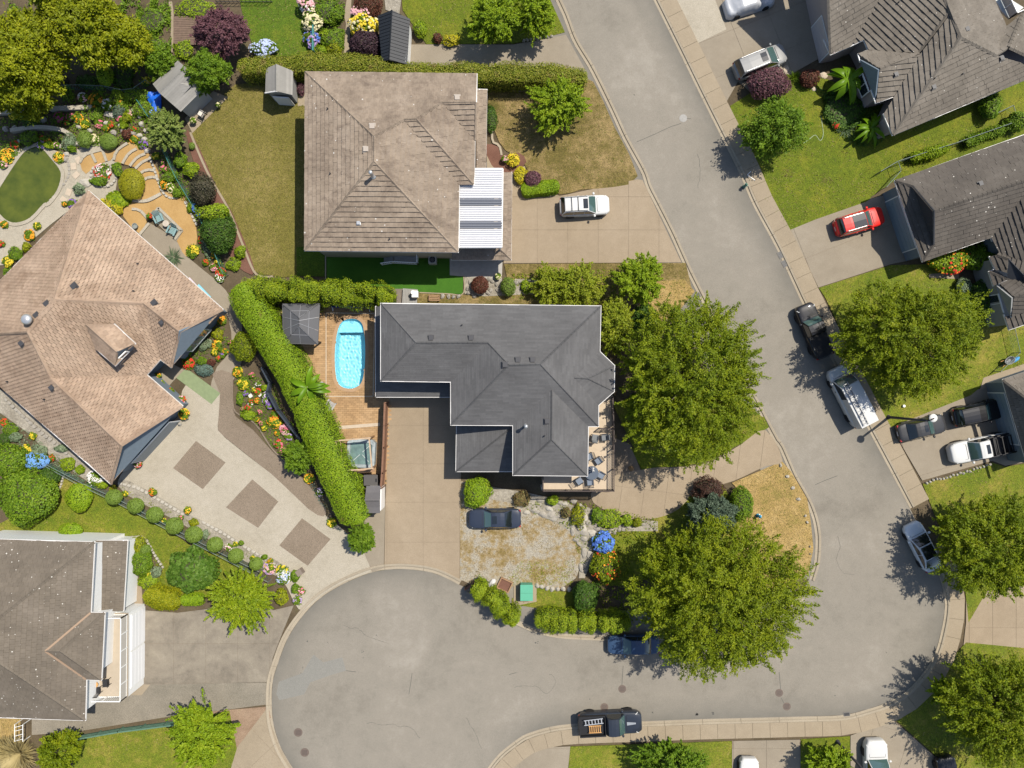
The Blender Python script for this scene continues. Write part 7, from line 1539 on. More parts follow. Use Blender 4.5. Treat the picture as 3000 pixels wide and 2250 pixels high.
# hot tub and pergola
hx=empty('hot_tub',(P(*T('12',865,625)).x,P(*T('12',865,625)).y,0),D(-3),'square hot tub with cloudy green water under the brown timber frame','hot tub')
tub=MB();r_,ri=1.30,1.02
sq=lambda r,z,k=.22:[(x*r*(1-k*f),y*r*(1-k*g),z) for x,y,f,g in((1,1,0,1),(1,1,1,0),(-1,1,1,0),(-1,1,0,1),(-1,-1,0,1),(-1,-1,1,0),(1,-1,1,0),(1,-1,0,1))]
rings=[sq(r_,0),sq(r_,.85),sq(ri,.86),sq(ri*.95,.45)];v=[p for q in rings for p in q]
tub.faces(v,[(i*8+j,i*8+j+1 if j<7 else i*8,(i+1)*8+(j+1)%8,(i+1)*8+j)[::-1] for i in range(3) for j in range(8)]+[list(range(24,32))]);tub.build('shell',plain('marbled_tub_shell',(.30,.34,.35),.35,vary=.4,vscale=2.5),hx)
MB().poly(sq(ri*.985,.72)).build('water',plain('tub_water',(.13,.20,.185),.06,0,.5,.35,1.5),hx)
for(x,y) in((.72,.72),(-.72,-.72),(.72,-.72)):MB().bar((x*1.05,y*1.05,.735),(x*.15,y*.15,.735),.05,.02).build('seat_edge',plain('pale_tub_edge',(.42,.46,.45),.4),hx)
pg=empty('pergola',(P(*T('12',840,620)).x,P(*T('12',840,620)).y,0),D(5),'brown timber pergola frame standing over the hot tub','pergola');M_perg=plain('pergola_timber',(.30,.18,.10),.7,vary=.2);M_pergt=plain('pergola_top_timber',(.44,.32,.21),.7,vary=.15)
hw_,hh_=1.50,1.38
for sx in(1,-1):
 for sy in(1,-1):MB().bar((sx*hw_,sy*hh_,0),(sx*hw_,sy*hh_,2.3),.11).build('post',M_perg,pg);MB().bar((sx*hw_,sy*hh_,1.75),(sx*(hw_-.55),sy*hh_,2.28),.07).build('brace',M_perg,pg)
for sy in(1,-1):MB().box((0,sy*hh_,2.38),(2*hw_+.3,.12,.14)).build('beam',M_pergt,pg)
for sx in(1,-1):MB().box((sx*hw_,0,2.36),(.12,2*hh_-.13,.14)).build('beam',M_pergt,pg)
MB().box((-hw_+.38,0,2.34),(.06,2*hh_-.2,.09)).build('beam',M_perg,pg);MB().box((0,-hh_-.28,1.2),(2*hw_,.35,.05)).build('shelf',M_perg,pg)
MB().box((-hw_+.28,0,.5),(.5,2.3,.9)).build('bench',M_perg,pg)
# brown board fence along the drive
def board_fence(name,label,pts,h,m,bw=.16,step=1.9,cap=True,mcap=None,group=None,t=.025):
 w=[P(x,y) for x,y in pts];o=w[0];root=empty(name,(o.x,o.y,0),0,label,'fence',group);n=0;rest=MB();pm=None
 for a,b in zip(w[:-1],w[1:]):
  a=a-o;b=b-o;a.z=b.z=0;d=b-a;L=d.length;u=d.normalized();ang=math.atan2(d.y,d.x);k=max(1,int(L/bw))
  for i in range(k):
   p=a+u*(L*(i+.5)/k);MB().box((p.x+rnd.uniform(-.004,.004),p.y,h/2),(L/k-.012,t,h-.02),ang).build('board',m,root) if n<295 else rest.box((p.x,p.y,h/2),(L/k-.012,t,h-.02),ang);n+=1
  q=max(1,round(L/step));nn=Vector((-u.y,u.x,0))*.06
  for i in range(q+1):p=a+u*(L*i/q)+nn;MB().box((p.x,p.y,h/2+.04),(.1,.1,h+.08),ang).build('post',mcap or m,root)
  if cap:MB().bar(a+Vector((0,0,h+.02)),b+Vector((0,0,h+.02)),.14,.035).build('cap_rail',mcap or m,root)
  for z in(.35,h-.3):MB().bar(a+nn*.6+Vector((0,0,z)),b+nn*.6+Vector((0,0,z)),.04,.09).build('rail',m,root)
 if rest.v:tag(rest.build('boards',m,root),None,None,None,'stuff')
 return root
board_fence('board_fence','tall brown board fence between the hot tub and the washed concrete drive',Q('12',[(1072,215),(1060,570),(1050,770),(1040,890)]),1.9,M_wood)
# two storage sheds at the drive
def mini(name,label,cat='shed'):return empty(name,(0,0,0),0,label,cat)
T_shed=tiled('dark_shed_roof',[(.3,(.075,.07,.072)),(.7,(.105,.10,.10))],.1)
s1=mini('storage_shed','small grey plastic shed with white lattice doors by the brown fence');rf=Roof(s1,T_shed,99,.6,.02,0,name='roof_sheet')
A_=lambda x,y,z:T('12',x,y)+(z,)
rf.face([A_(895,895,2.2),A_(880,1015,2.5),A_(1000,1015,2.5),A_(1008,895,2.2)][::1]);rf.face([A_(880,1015,2.5),A_(895,1112,2.2),A_(1003,1115,2.2),A_(1000,1015,2.5)]);rf.done([(A_(880,1015,2.52),A_(1000,1015,2.52))],cap=.12)
walls(s1,Q('12',[(905,900),(1008,900),(1006,1108),(905,1108)]),2.15,plain('shed_plastic',(.42,.40,.38),.6),.05,2.2)
a_,b_=segp(*T('12',1003,1105),*T('12',1006,905),2.2);door(s1,(a_[0]-.02,a_[1]),(b_[0]-.02,b_[1]),1.9,1.9,.5,plain('white_lattice',(.75,.73,.70),.5),3,name='double_door')
s2=empty('storage_box',(P(*T('12',950,835)).x,P(*T('12',950,835)).y,0),0,'low dark lidded storage box above the grey plastic shed','storage box')
MB().box((0,0,.55),(1.15,.85,1.1)).build('box',plain('brown_plastic_box',(.10,.085,.075),.6),s2);MB().box((0,0,1.14),(1.28,.98,.08)).build('lid',plain('dark_lid',(.085,.08,.078),.5),s2);MB().box((.5,.0,1.2),(.12,.3,.05)).build('handle',M_black,s2)
# sheds
T_grs=tiled('grey_shed_shingle',[(.3,(.15,.145,.13)),(.7,(.215,.205,.19))],.1)
s3=mini('garden_shed','grey garden shed with a small gabled dormer beside the blue tarp');B_=lambda x,y,z:T('00',x,y)+(z,)
rf=Roof(s3,T_grs,99,.2,.02,0,name='shingle_course')
rf.face([B_(1238,682,2.3),B_(1442,492,2.3),B_(1505,545,3.25),B_(1290,752,3.25)]);rf.face([B_(1290,752,3.25),B_(1505,545,3.25),B_(1655,715,2.3),B_(1465,905,2.3)])
rf.face([B_(1415,665,3.0),B_(1545,700,2.9),B_(1440,820,2.5)]);rf.face([B_(1415,665,3.0),B_(1430,640,3.05),B_(1560,650,2.55),B_(1545,700,2.9)])
rf.done([(B_(1290,752,3.27),B_(1505,545,3.27))],cap=.15)
walls(s3,Q('00',[(1245,690),(1440,500),(1650,720),(1465,900)]),2.3,plain('shed_siding',(.40,.40,.39),.7),.1,2.3)
gable(s3,[B_(1292,750,3.2),B_(1245,690,2.3),B_(1460,895,2.3)],plain('shed_siding',(.40,.40,.39),.7))
s4=mini('garden_shed','small grey gabled shed between the top hedge and the tan roof');B_=lambda x,y,z:T('10',x,y)+(z,)
rf=Roof(s4,T_grs,99,.2,.02,0,name='shingle_course')
rf.face([B_(82,555,2.2),B_(165,520,3.0),B_(165,738,3.0),B_(76,752,2.2)]);rf.face([B_(165,520,3.0),B_(300,575,2.2),B_(295,770,2.2),B_(165,738,3.0)])
rf.done([(B_(165,520,3.02),B_(165,738,3.02))],cap=.16,eaves=[[B_(76,752,2.2),B_(165,740,3.0)]])
walls(s4,Q('10',[(85,560),(290,585),(285,765),(85,750)]),2.2,M_siding,.08,2.2);gable(s4,[B_(90,760,2.2),B_(285,770,2.2),B_(168,742,2.95)],M_siding)
a_,b_=segp(*T('10',95,755),*T('10',285,768),2.2);door(s4,(a_[0],a_[1]-.1),(b_[0],b_[1]-.1),1.3,1.8,.5,M_white,1,name='door')
s5=mini('garden_shed','black standing-seam metal roofed shed with white walls at the top');
rf2=Roof(s5,plain('black_roof_metal',(.016,.019,.025),.55),.30,40,.012,0,name='roof_sheet',stagger=0,gap=.045)
rf2.face([B_(985,128,2.3),B_(1100,80,3.2),B_(1078,485,3.2),B_(1020,495,2.3)]);rf2.face([B_(1100,80,3.2),B_(1248,155,2.3),B_(1225,520,2.3),B_(1078,485,3.2)])
rf2.done([(B_(1100,80,3.22),B_(1078,485,3.22))],cap=.14)
walls(s5,Q('10',[(995,135),(1240,160),(1220,510),(1015,480)]),2.3,M_white,.06,2.3)
# brown play-deck boards left of the purple maple
wd=empty('wooden_deck',(0,0,0),0,'brown wooden deck boards beside the purple maple at the top','deck');q=[tuple(P(x,y)[:2]) for x,y in Q('00',[(1420,150),(1620,140),(1600,380),(1420,370)])]
for k in range(16):
 f=lambda t:((1-t)*q[0][0]+t*q[3][0],(1-t)*q[0][1]+t*q[3][1]);g_=lambda t:((1-t)*q[1][0]+t*q[2][0],(1-t)*q[1][1]+t*q[2][1])
 a,b=f((k+.5)/16),g_((k+.5)/16);MB().bar((*a,.35+.0),(*b,.35),.14,.04).build('board',plain('brown_deck_board',(.16,.11,.08),.8,vary=.25),wd)
 # picket fence at the very top and small fences
def wire_fence(name,label,pts,h,mp,mm,post=2.4,mesh=.26,group=None,wr=.006):
 w=[P(x,y) for x,y in pts];o=w[0].copy();root=empty(name,(o.x,o.y,0),0,label,'fence',group);net=MB()
 for a,b in zip(w[:-1],w[1:]):
  a=a-o;b=b-o;a.z=b.z=0;d=b-a;L=d.length;u=d.normalized();k=max(1,round(L/post))
  for i in range(k+1):p=a+u*(L*i/k);MB().tube([(p.x,p.y,0),(p.x,p.y,h+.04)],.03,6).build('post',mp,root)
  MB().tube([a+Vector((0,0,h)),b+Vector((0,0,h))],.028,6).build('rail',mp,root)
  n=max(2,int(L/mesh))
  for i in range(n):
   for s_ in(1,-1):
    p0=a+u*(L*i/n)+Vector((0,0,.03));e=u*(L*(i/n)+s_*h*.8);
    p1=a+u*max(0,min(L,L*i/n+s_*h*.8))+Vector((0,0,min(h-.03,.03+abs(max(0,min(L,L*i/n+s_*h*.8))-L*i/n)/.8)));net.bar(p0,p1,wr*1.6,wr*1.6)
 net.build('wire_mesh',mm,root);return root
M_gf=plain('teal_fence_paint',(.05,.19,.17),.5);M_gm=plain('green_wire',(.05,.16,.14),.6);M_galv=plain('galvanised_fence',(.15,.19,.175),.6)
wire_fence('chain_link_fence','teal chain-link fence along the flower beds and mulch strip',[T('00',1370,1250),T('00',1480,1480),T('00',1600,1680),T('01',1640,210),T('01',1770,520),T('01',1850,710)],1.3,M_gf,M_gm)
wire_fence('chain_link_fence','grey-teal wire fence running under the row of topiary balls',Q('02',[(420,725),(700,880),(980,1010),(1450,1260),(1800,1440),(2200,1650)]),1.0,M_galv,M_gm)
wire_fence('chain_link_fence','second low rail of the topiary fence, on the drive side',Q('02',[(430,715),(720,865),(1000,990),(1470,1240),(1820,1420),(2130,1570)]),.95,M_galv,M_gm)
wire_fence('chain_link_fence','wire fence behind the orange and white rockery flowers',Q('00',[(510,735),(690,730),(900,740),(1040,770),(1130,760),(1230,690)]),1.2,M_galv,M_gm)
wire_fence('chain_link_fence','short teal fence by the blue tarp',Q('00',[(1160,850),(1250,980)]),1.2,M_gf,M_gm)
wire_fence('chain_link_fence','chain-link fence between the two lawns on the right',Q('30',[(1140,1335),(1600,1190),(2095,1015)]),1.1,M_galv,M_galv)
wire_fence('wire_gate','pair of open chain-link gates at the dark tiled roof corner',Q('30',[(1005,1415),(1140,1335),(1165,1410),(1050,1540)]),1.1,M_galv,M_galv)
wire_fence('wire_gate','chain-link gate behind the grey-brown tiled roof',Q('30',[(1915,960),(2060,890),(2095,1010)]),1.1,M_galv,M_galv)
wire_fence('chain_link_fence','chain-link side fence right of the round tree',Q('31',[(2060,1100),(2115,1340),(1960,1490)]),1.1,M_galv,M_galv)
board_fence('board_fence','green low board fence along the gravel strip, lower left',Q('03',[(640,1392),(1000,1330),(1540,1262)]),.9,plain('green_fence_board',(.09,.17,.12),.7,vary=.2),.16,2.2)
board_fence('board_fence','teal screen fence beside the purple and blue hydrangea',Q('10',[(490,222),(488,455)]),1.2,M_gf,.15,1.6)
board_fence('board_fence','dark retaining boards behind the diagonal conifer hedge',Q('13',[(1700,200),(1765,148)]),.7,M_wood,.15)
board_fence('board_fence','dark plank screen along the foot of the tall hedge, mixed bed side',[T('02',2150,-60),T('02',2212,60),T('12',120,130),T('12',200,280),T('12',380,510)],1.1,plain('dark_blue_board',(.035,.045,.06),.6),.16,2.0)
pk=empty('picket_fence',(0,0,0),0,'black metal railing at the top edge above the lush lawn','fence')
for k in range(14):p=P(*T('00',1760+34*k,20));MB().bar((p.x,p.y,0),(p.x,p.y,1.1),.03).build('picket',M_dark,pk)
a,b=P(*T('00',1750,20)),P(*T('00',2212,20));MB().bar((a.x,a.y,1.08),(b.x,b.y,1.08),.04).bar((a.x,a.y,.15),(b.x,b.y,.15),.04).build('rail',M_dark,pk)
wg=empty('trellis_gate',(0,0,0),0,'white metal gate panel below the lichen-spotted roof','gate');
for y in(1270,1300,1340,1380):p,q=P(*T('03',180,y+18)),P(*T('03',245,y));MB().bar((p.x,p.y,1.0),(q.x,q.y,1.0),.04).build('bar',M_white,wg)
for x in(180,245):p,q=P(*T('03',x,1265)),P(*T('03',x,1400));MB().bar((p.x,p.y,1.0),(q.x,q.y,1.0),.05).bar((q.x,q.y,0),(q.x,q.y,1.0),.05).bar((p.x,p.y,0),(p.x,p.y,1.0),.05).build('frame',M_white,wg)
# street lights
def lamp(label,px,py,h,az,reach):
 b=P(px,py);r=empty('street_light',(b.x,b.y,0),az,label,'street light');M_pole=plain('dark_bronze_pole',(.05,.048,.05),.5)
 MB().lathe((0,0,0),[(.22,0),(.22,.1),(.14,.16),(.13,1.2),(.09,h)],10).build('pole',M_pole,r,True);MB().tube([(0,0,h-.05),(reach*.4,0,h+.25),(reach,0,h+.28)],.07,8).build('arm',M_pole,r,True)
 MB().lathe((reach,0,h+.16),[(.05,-.12),(.30,-.06),(.36,.0),(.34,.05),(.16,.12),(.05,.15)],20).build('lamp_head',plain('white_lamp_head',(.66,.64,.60),.4),r,True)
lamp('curved-arm street light standing on the pavement by the black sedan',2602,1222,6.3,D(32),.42)
lamp('grey street light pole leaving the frame at the bottom',2453,2172,7.0,D(-120),1.2)
# ------------------------------------------------------------------ street furniture and covers
M_cov=plain('cast_iron_cover',(.15,.115,.095),.7,.2,vary=.15,vscale=14);M_covw=plain('pale_manhole_ring',(.30,.29,.27),.7,vary=.2,vscale=14);M_drain=plain('drain_frame',(.16,.15,.14),.7,vary=.2)
def manhole(label,t,x,y,r=.33,m=None):
 p=P(*T(t,x,y));o=MB().lathe((0,0,0),[(r,-.02),(r,.010),(r*.97,.014)],20).build('manhole_cover',m or M_cov);o.location=(p.x,p.y,.012);tag(o,label,'manhole cover','round covers in the road')
 MB().lathe((0,0,0),[(r*1.14,-.02),(r*1.14,.004)],20).build('frame_ring',m or M_cov,o)
 for k in range(-2,3):MB().bar((-r*.7,k*r*.28,.015),(r*.7,k*r*.28,.015),.02,.008).build('rib',M_dark if m is None else M_covw,o)
manhole('pale round manhole cover in the upper street','20',1387,958,.32,M_covw)
manhole('brown manhole cover above the slate pickup','23',893,1018);manhole('manhole cover partly under the slate pickup','23',748,1165)
manhole('upper manhole cover of the pair at the street bend','33',228,1050);manhole('lower manhole cover of the pair at the street bend','33',290,1160)
manhole('upper manhole cover in the turning circle','13',342,1370,.36);manhole('lower manhole cover in the turning circle','13',395,1532,.36)
def basin(label,t,x,y,rz,w=.55,d=.35,rnd_=False):
 p=P(*T(t,x,y));o=empty('storm_drain',(p.x,p.y,.03),rz,label,'storm drain')
 MB().box((0,0,.0),(w+.1,d+.1,.03)).build('frame',M_drain,o)
 for k in range(5):MB().box((-w/2+w*(k+.5)/5,0,.012),(w/5-.035,d,.035)).build('bar',M_dark,o)
basin('upper of two storm drain grates at the right kerb','31',243,543,D(27),.5,.55);basin('lower of two storm drain grates at the right kerb','31',277,613,D(27),.5,.55)
basin('storm drain at the kerb by the big tree tip','21',1505,872,D(27),.4,.4);basin('storm drain slot in the lower kerb','33',775,1222,D(5),.5,.28)
def hydrant(label,t,x,y,m,mc):
 p=P(*T(t,x,y),.4);o=empty('fire_hydrant',(p.x,p.y,.1),0,label,'fire hydrant')
 MB().lathe((0,0,0),[(.17,0),(.17,.06),(.11,.08),(.11,.55),(.15,.57),(.15,.62),(.12,.72),(.05,.80),(.03,.84)],14).build('barrel',m,o,True)
 for s_ in(1,-1):MB().tube([(0,0,.45),(0,s_*.22,.45)],.065,10).build('nozzle',mc,o,True)
 MB().tube([(0,0,.38),(.22,0,.38)],.085,10).build('nozzle',mc,o,True)
hydrant('blue fire hydrant with a white band on the straw lawn','22',2000,1138,plain('blue_hydrant',(.04,.30,.50),.4),M_white)
hydrant('green fire hydrant at the kerb above the covered grates','20',1888,1505,plain('green_hydrant',(.09,.20,.15),.4),plain('pale_green_cap',(.35,.45,.36),.4))
o=MB().bar(P(*T('20',1910,1420),.14),P(*T('20',1968,1460),.14),.05,.04).bar(P(*T('20',1905,1418),.14),P(*T('20',1935,1388),.14),.05,.04).build('bent_pipe',M_white);tag(o,'bent white pipe lying on the pavement below the ornamental tree','pipe')
# utility kiosk, sandbox, boulder
p=P(*T('23',118,235),.8);k_=empty('utility_box',(p.x,p.y,.05),0,'mint green electrical utility box on a concrete pad','utility box');M_mint=plain('mint_green_paint',(.10,.36,.24),.45,vary=.05)
MB().box((0,0,.45),(1.08,1.40,.9)).build('cabinet',M_mint,k_);MB().box((0,0,.93),(1.16,1.48,.07)).build('lid',M_mint,k_);MB().box((0,-.04,.968),(1.14,.02,.012)).build('lid_seam',plain('dark_green_seam',(.05,.18,.12),.6),k_)
for k in(-.25,.25):MB().box((k,-.715,.5),(.44,.03,.72)).build('door',M_mint,k_)
sheet('concrete_pad',[(1505,1715),(1572,1712),(1572,1762),(1505,1775)],.056,G_conc)
p=P(*T('13',2015,175),.15);sb=empty('sandbox',(p.x,p.y,.05),D(-25),'brown timber sandbox frame beside the white boulder','sandbox')
for a,b in(((-.62,-.5),(.62,-.5)),((-.62,.5),(.62,.5))):MB().bar((*a,.14),(*b,.14),.1,.26).build('plank',M_perg,sb)
for a,b in(((-.57,-.45),(-.57,.45)),((.57,-.45),(.57,.45))):MB().bar((*a,.14),(*b,.14),.1,.26).build('plank',M_perg,sb)
MB().box((0,0,.06),(1.06,.9,.08)).build('soil_fill',G_mulch,sb)
M_bl=plain('white_boulder',(.58,.57,.55),.85,vary=.12,vscale=3)
rock('large white boulder between the sandbox and the diagonal conifer hedge',*T('13',1912,160),17,M_bl,None,10,.55,'boulder',D(50));tuft('grass_clump','dark strappy plant left of the white boulder',*T('13',1860,160),14,.5,60,L_dark)
for k,(x,y) in enumerate(((205,182),(240,190),(285,203),(325,212),(370,210),(415,208),(465,215))):rock('white stone in the curved row above the dry lawn',*T('23',x,y),8,M_rockw,'white stones in the curved row',6.5,.28,'stone')
for k,(x,y,r_) in enumerate(((240,728,6),(295,818,7),(340,912,7),(385,1002,7),(440,1137,5),(455,1190,5),(478,1385,3.5),(480,1445,3))):rock('pale stone set behind the kerb of the straw lawn',*T('32',x,y),r_,M_rockw,'pale stones behind the inner kerb',None,.22,'stone')
YR=[(185,1095,16,9,-20),(250,1125,17,9,-30),(120,1110,12,7,0),(325,1140,18,16,0),(300,1080,14,8,-20),(370,1140,12,6,30),(485,1200,8,18,10),(520,1170,10,10,0),(590,1150,9,14,0),(575,1225,10,24,15),(490,1260,8,14,0),(620,1190,10,9,0),(590,1275,14,10,0),(655,1280,17,12,-20),(700,1245,14,9,0),(545,1365,13,6,-40),(585,1325,13,8,-20),(520,1330,12,7,0),(585,1430,10,23,5),(625,1450,10,14,0),(560,1560,8,16,10),(640,1400,8,8,0),(230,1010,14,8,0),(430,1040,12,7,0),(390,1030,10,7,0),(500,1020,11,8,10),(550,1060,9,9,0)]
for x,y,a,b,r_ in YR:rock('flat grey stone in the rockery edge of the dry yard',*T('22',x,y),a,M_rock if(x+y)%3 else M_rockw,'flat stones edging the dry yard',b,.22,'flat_stone',D(r_))
for x,y,r_ in((830,1270,8),(870,1250,8),(900,1245,9),(940,1230,7),(1000,1215,7),(800,1250,7),(1060,1205,8)):rock('rounded stone along the bank below the curved drive',*T('22',x,y),r_,M_rock,'stones along the drive bank',None,.2,'stone')
for x,y,r_ in((1735,770,9),(1715,815,8),(1725,850,9),(1890,740,10),(1915,760,8),(1900,830,9),(1880,855,8),(1950,780,8),(1960,830,10),(2110,770,9),(2140,760,9),(2175,850,8),(2200,770,9),(1770,880,8),(1560,880,8),(1600,885,7),(1640,880,8),(1510,880,9),(2240,800,9),(2290,770,9),(2350,760,8),(2480,780,9),(2520,800,8),(2550,770,8)):rock('grey rockery stone below the artificial lawn',*T('11',x,y),r_,M_rock,'rockery stones below the artificial lawn',None,.25,'stone')
for k in range(9):rock('grey stone bordering the shaded gravel drive',*T('20',95+28*k,328-4.2*k),5.5,M_rock,'stones bordering the gravel drive',4.5,.22,'stone')
for k in range(20):rock('pale stone in the border below the white pickup',*T('32',1425+27*k,868-7.4*k+rnd.uniform(-8,8)),4.6,M_rockw,'pale stones below the white pickup',4,.18,'stone')
GR=[(1130,940,9,8),(1145,1005,8,9),(1080,1080,10,8),(1130,1100,9,8),(1170,1130,9,9),(1190,1225,9,8),(980,1020,9,8),(920,1075,10,8),(1000,1060,9,9),(860,1000,8,7),(690,1480,20,14),(1180,1060,8,7),(340,970,10,14),(1225,105,11,10),(1190,190,7,7),(640,1030,8,6),(730,1060,9,7),(475,1185,9,8),(160,1145,7,6),(620,1160,9,8),(540,1250,9,8),(530,1290,10,9),(45,1045,10,9),(120,1040,9,8),(890,930,20,10),(1080,900,9,7)]
for x,y,a,b in GR:rock('pale boulder among the rockery flowers',*T('00',x,y),a,M_rockw if a!=10 else M_rock,'pale boulders in the rockery',b,.3,'boulder')
def stone_row(label,path,size,m,closed=False,name='stone_edging',hgt=.22):
 w=[tuple(P(x,y)[:2]) for x,y in path];w=smooth(w,4,closed)
 if closed:w=w+[w[0]]
 f=resample([Vector(p) for p in w],size*1.05);o=f[0];r=empty(name,(o.x,o.y,0),0,label,'stone edging')
 for i in range(len(f)-1):
  c=(f[i]+f[i+1])/2-o;d=f[i+1]-f[i];a=math.atan2(d.y,d.x);s_=size*rnd.uniform(.85,1.0);wd_=size*rnd.uniform(.55,.8);h_=hgt*rnd.uniform(.8,1.15)
  pts=[(c.x+math.cos(a)*x-math.sin(a)*y,c.y+math.sin(a)*x+math.cos(a)*y) for x,y in[(s_/2*q*rnd.uniform(.88,1),wd_/2*e*rnd.uniform(.88,1)) for q,e in((-.7,-1),(.7,-1),(1,-.5),(1,.5),(.7,1),(-.7,1),(-1,.5),(-1,-.5))]]
  mb=MB();k=8;cx_=sum(p[0] for p in pts)/8;cy_=sum(p[1] for p in pts)/8;tp=[((p[0]-cx_)*.78+cx_,(p[1]-cy_)*.78+cy_) for p in pts]
  mb.faces([(*p,0) for p in pts]+[(*p,h_*.75) for p in pts]+[(*p,h_) for p in tp],[(i_,(i_+1)%8,8+(i_+1)%8,8+i_) for i_ in range(8)]+[(8+i_,8+(i_+1)%8,16+(i_+1)%8,16+i_) for i_ in range(8)]+[list(range(16,24))]);mb.build('stone',m,r)
ring=[(845+105*math.cos(t),1425+92*math.sin(t)) for t in[i*6.2832/12 for i in range(12)]]
stone_row('ring of stones round the mixed pink flower bed',Q('00',ring),.36,M_rockw,True)
stone_row('stone edge of the flower bed at the chain-link fence',Q('00',[(1215,1270),(1255,1370),(1290,1480),(1330,1570),(1400,1610),(1480,1580)]),.34,M_rockw)
stone_row('stones edging the sand terrace at the blue agapanthus',Q('01',[(1500,110),(1555,220),(1600,310)]),.34,M_rockw)
stone_row('stone rim on the right side of the pond',Q('00',[(540,1260),(560,1330),(560,1430),(470,1560),(380,1659)]),.36,M_rock,hgt=.12)
stone_row('rubble row along the stamped drive, upper stretch',Q('02',[(960,870),(1120,910),(1300,1010),(1500,1130)]),.42,M_rockw)
stone_row('rubble row along the stamped drive, lower stretch',Q('02',[(1640,1180),(1800,1270),(1960,1370),(2150,1480),(2330,1600)]),.42,M_rockw)
stone_row('stones along the bank below the peach roof',Q('02',[(40,180),(200,330),(400,500),(560,620)]),.45,M_rock)
stone_row('second line of stones on the bank below the peach roof',Q('02',[(150,280),(300,430),(460,560),(620,690)]),.45,M_rock)
stone_row('stones beside the brown mulch near the spade-shaped shrub',Q('02',[(515,815),(500,890),(440,980)]),.3,M_rockw)
stone_row('low stone kerb at the bed beside the small brown roof',Q('02',[(1060,1310),(1170,1310),(1240,1420),(1330,1560)]),.3,M_rockw)
for x,y,s_ in((2035,165,.34),(2110,155,.32),(2090,75,.32),(2062,108,.28),(1810,1245,0)):
 if s_:p=P(*T('02',x,y));o=MB().box((0,0,.06),(s_,s_,.1),D(35)).build('paving_square',plain('white_paver',(.62,.58,.52),.8));o.location=(p.x,p.y,.12);tag(o,'pale paving square among the mixed bed flowers','paving stone','pale squares in the mixed bed')
for k,(x,y) in enumerate(((285,80),(620,1420),(560,1560),(600,1350),(640,1300),(520,1620))):
 if k:p=P(*T('00',x,y));o=MB().box((0,0,.04),(.62,.5,.07),D(20+25*k)).build('flagstone',M_pale);o.location=(p.x,p.y,.03);tag(o,'rectangular flagstone in the paving right of the pond','flagstone','flagstones right of the pond')
for k,(x,y,a,b) in enumerate(((285,545,36,26),(590,610,36,30),(510,720,24,18))):rock('flat tan flagstone beside the purple and rust-red shrubs',*T('30',x if k else 285,y if k else 560),a*.36,M_pale,'tan flagstones by the minivan',b*.36,.12,'flagstone')
# garden steps with sand treads
gs=empty('garden_steps',(0,0,0),0,'curving garden steps of stone edges and orange sand treads','steps')
sheet('gravel_terrace',Q('00',[(900,1235),(1060,1150),(1200,1230),(1290,1400),(1300,1580),(1090,1650),(1160,1480),(1110,1360),(1000,1330),(930,1310)]),.07,G_sand)
sheet('gravel_terrace',smooth(Q('00',[(655,1330),(700,1265),(840,1215),(935,1215),(900,1300),(800,1330),(700,1410)]),2),.065,G_sand)
for k,pts in enumerate(([(930,1300),(955,1225),(1040,1165)],[(1000,1330),(1050,1250),(1115,1210)],[(1060,1350),(1120,1280),(1185,1250)],[(1105,1370),(1165,1315),(1230,1290)],[(1140,1412),(1195,1380),(1260,1385)],[(1168,1465),(1220,1438),(1285,1445)],[(1085,1630),(1200,1632),(1312,1575)],[(750,1250),(785,1320)],[(840,1225),(870,1310)],[(655,1320),(690,1265),(760,1235),(840,1215)])):
 f=resample([Vector(p) for p in smooth([tuple(P(*q)[:2]) for q in Q('00',pts)],4,False)],.5);h_=.16 if k<7 else .12
 for a,b in zip(f[:-1],f[1:]):MB().bar((a.x,a.y,h_/2+.06),(b.x,b.y,h_/2+.06),.24,h_).build('edge_stone',G_stamp,gs)
for pts in([(1075,175),(1140,185),(1200,250)],[(1080,105),(1180,110),(1310,50)],[(1290,165),(1480,350)],[(1480,350),(1420,420)],[(1290,165),(1230,250)],[(1140,380),(1215,290)]):
 f=resample([Vector(p) for p in smooth([tuple(P(*q)[:2]) for q in Q('01',pts)],4,False)],.5)
 for a,b in zip(f[:-1],f[1:]):MB().bar((a.x,a.y,.11),(b.x,b.y,.11),.24,.16).build('edge_stone',G_stamp,gs)
 # pond
pm_,nt,N,L,b=_new('pond_water');f_=_noise(nt,.8,4,.6,_pos(nt));L.new(_ramp(nt,f_,[(.3,(.040,.055,.008)),(.7,(.075,.088,.012))]),b.inputs['Base Color']);b.inputs['Roughness'].default_value=.12;b.inputs['Specular IOR Level'].default_value=.4
pts=smooth(Q('00',[(-60,1630),(20,1500),(120,1345),(200,1240),(280,1195),(345,1205),(430,1300),(485,1370),(500,1430),(470,1540),(395,1640)])+Q('01',[(360,130),(250,245),(140,285),(60,265),(0,210),(-60,160)]),3)
o=MB().prism([tuple(P(x,y)[:2]) for x,y in pts],0,.085).build('pond',pm_);tag(o,None,None,None,'structure')
rim_=inset([tuple(P(x,y)[:2]) for x,y in pts],-.32);pw_=[tuple(P(x,y)[:2]) for x,y in pts];pw_=pw_ if area2(pw_)>0 else pw_[::-1]
for i in range(len(pw_)):j=(i+1)%len(pw_);MB().prism([pw_[i],pw_[j],rim_[j],rim_[i]],0,.13).build('rim_stone',G_stamp,o)
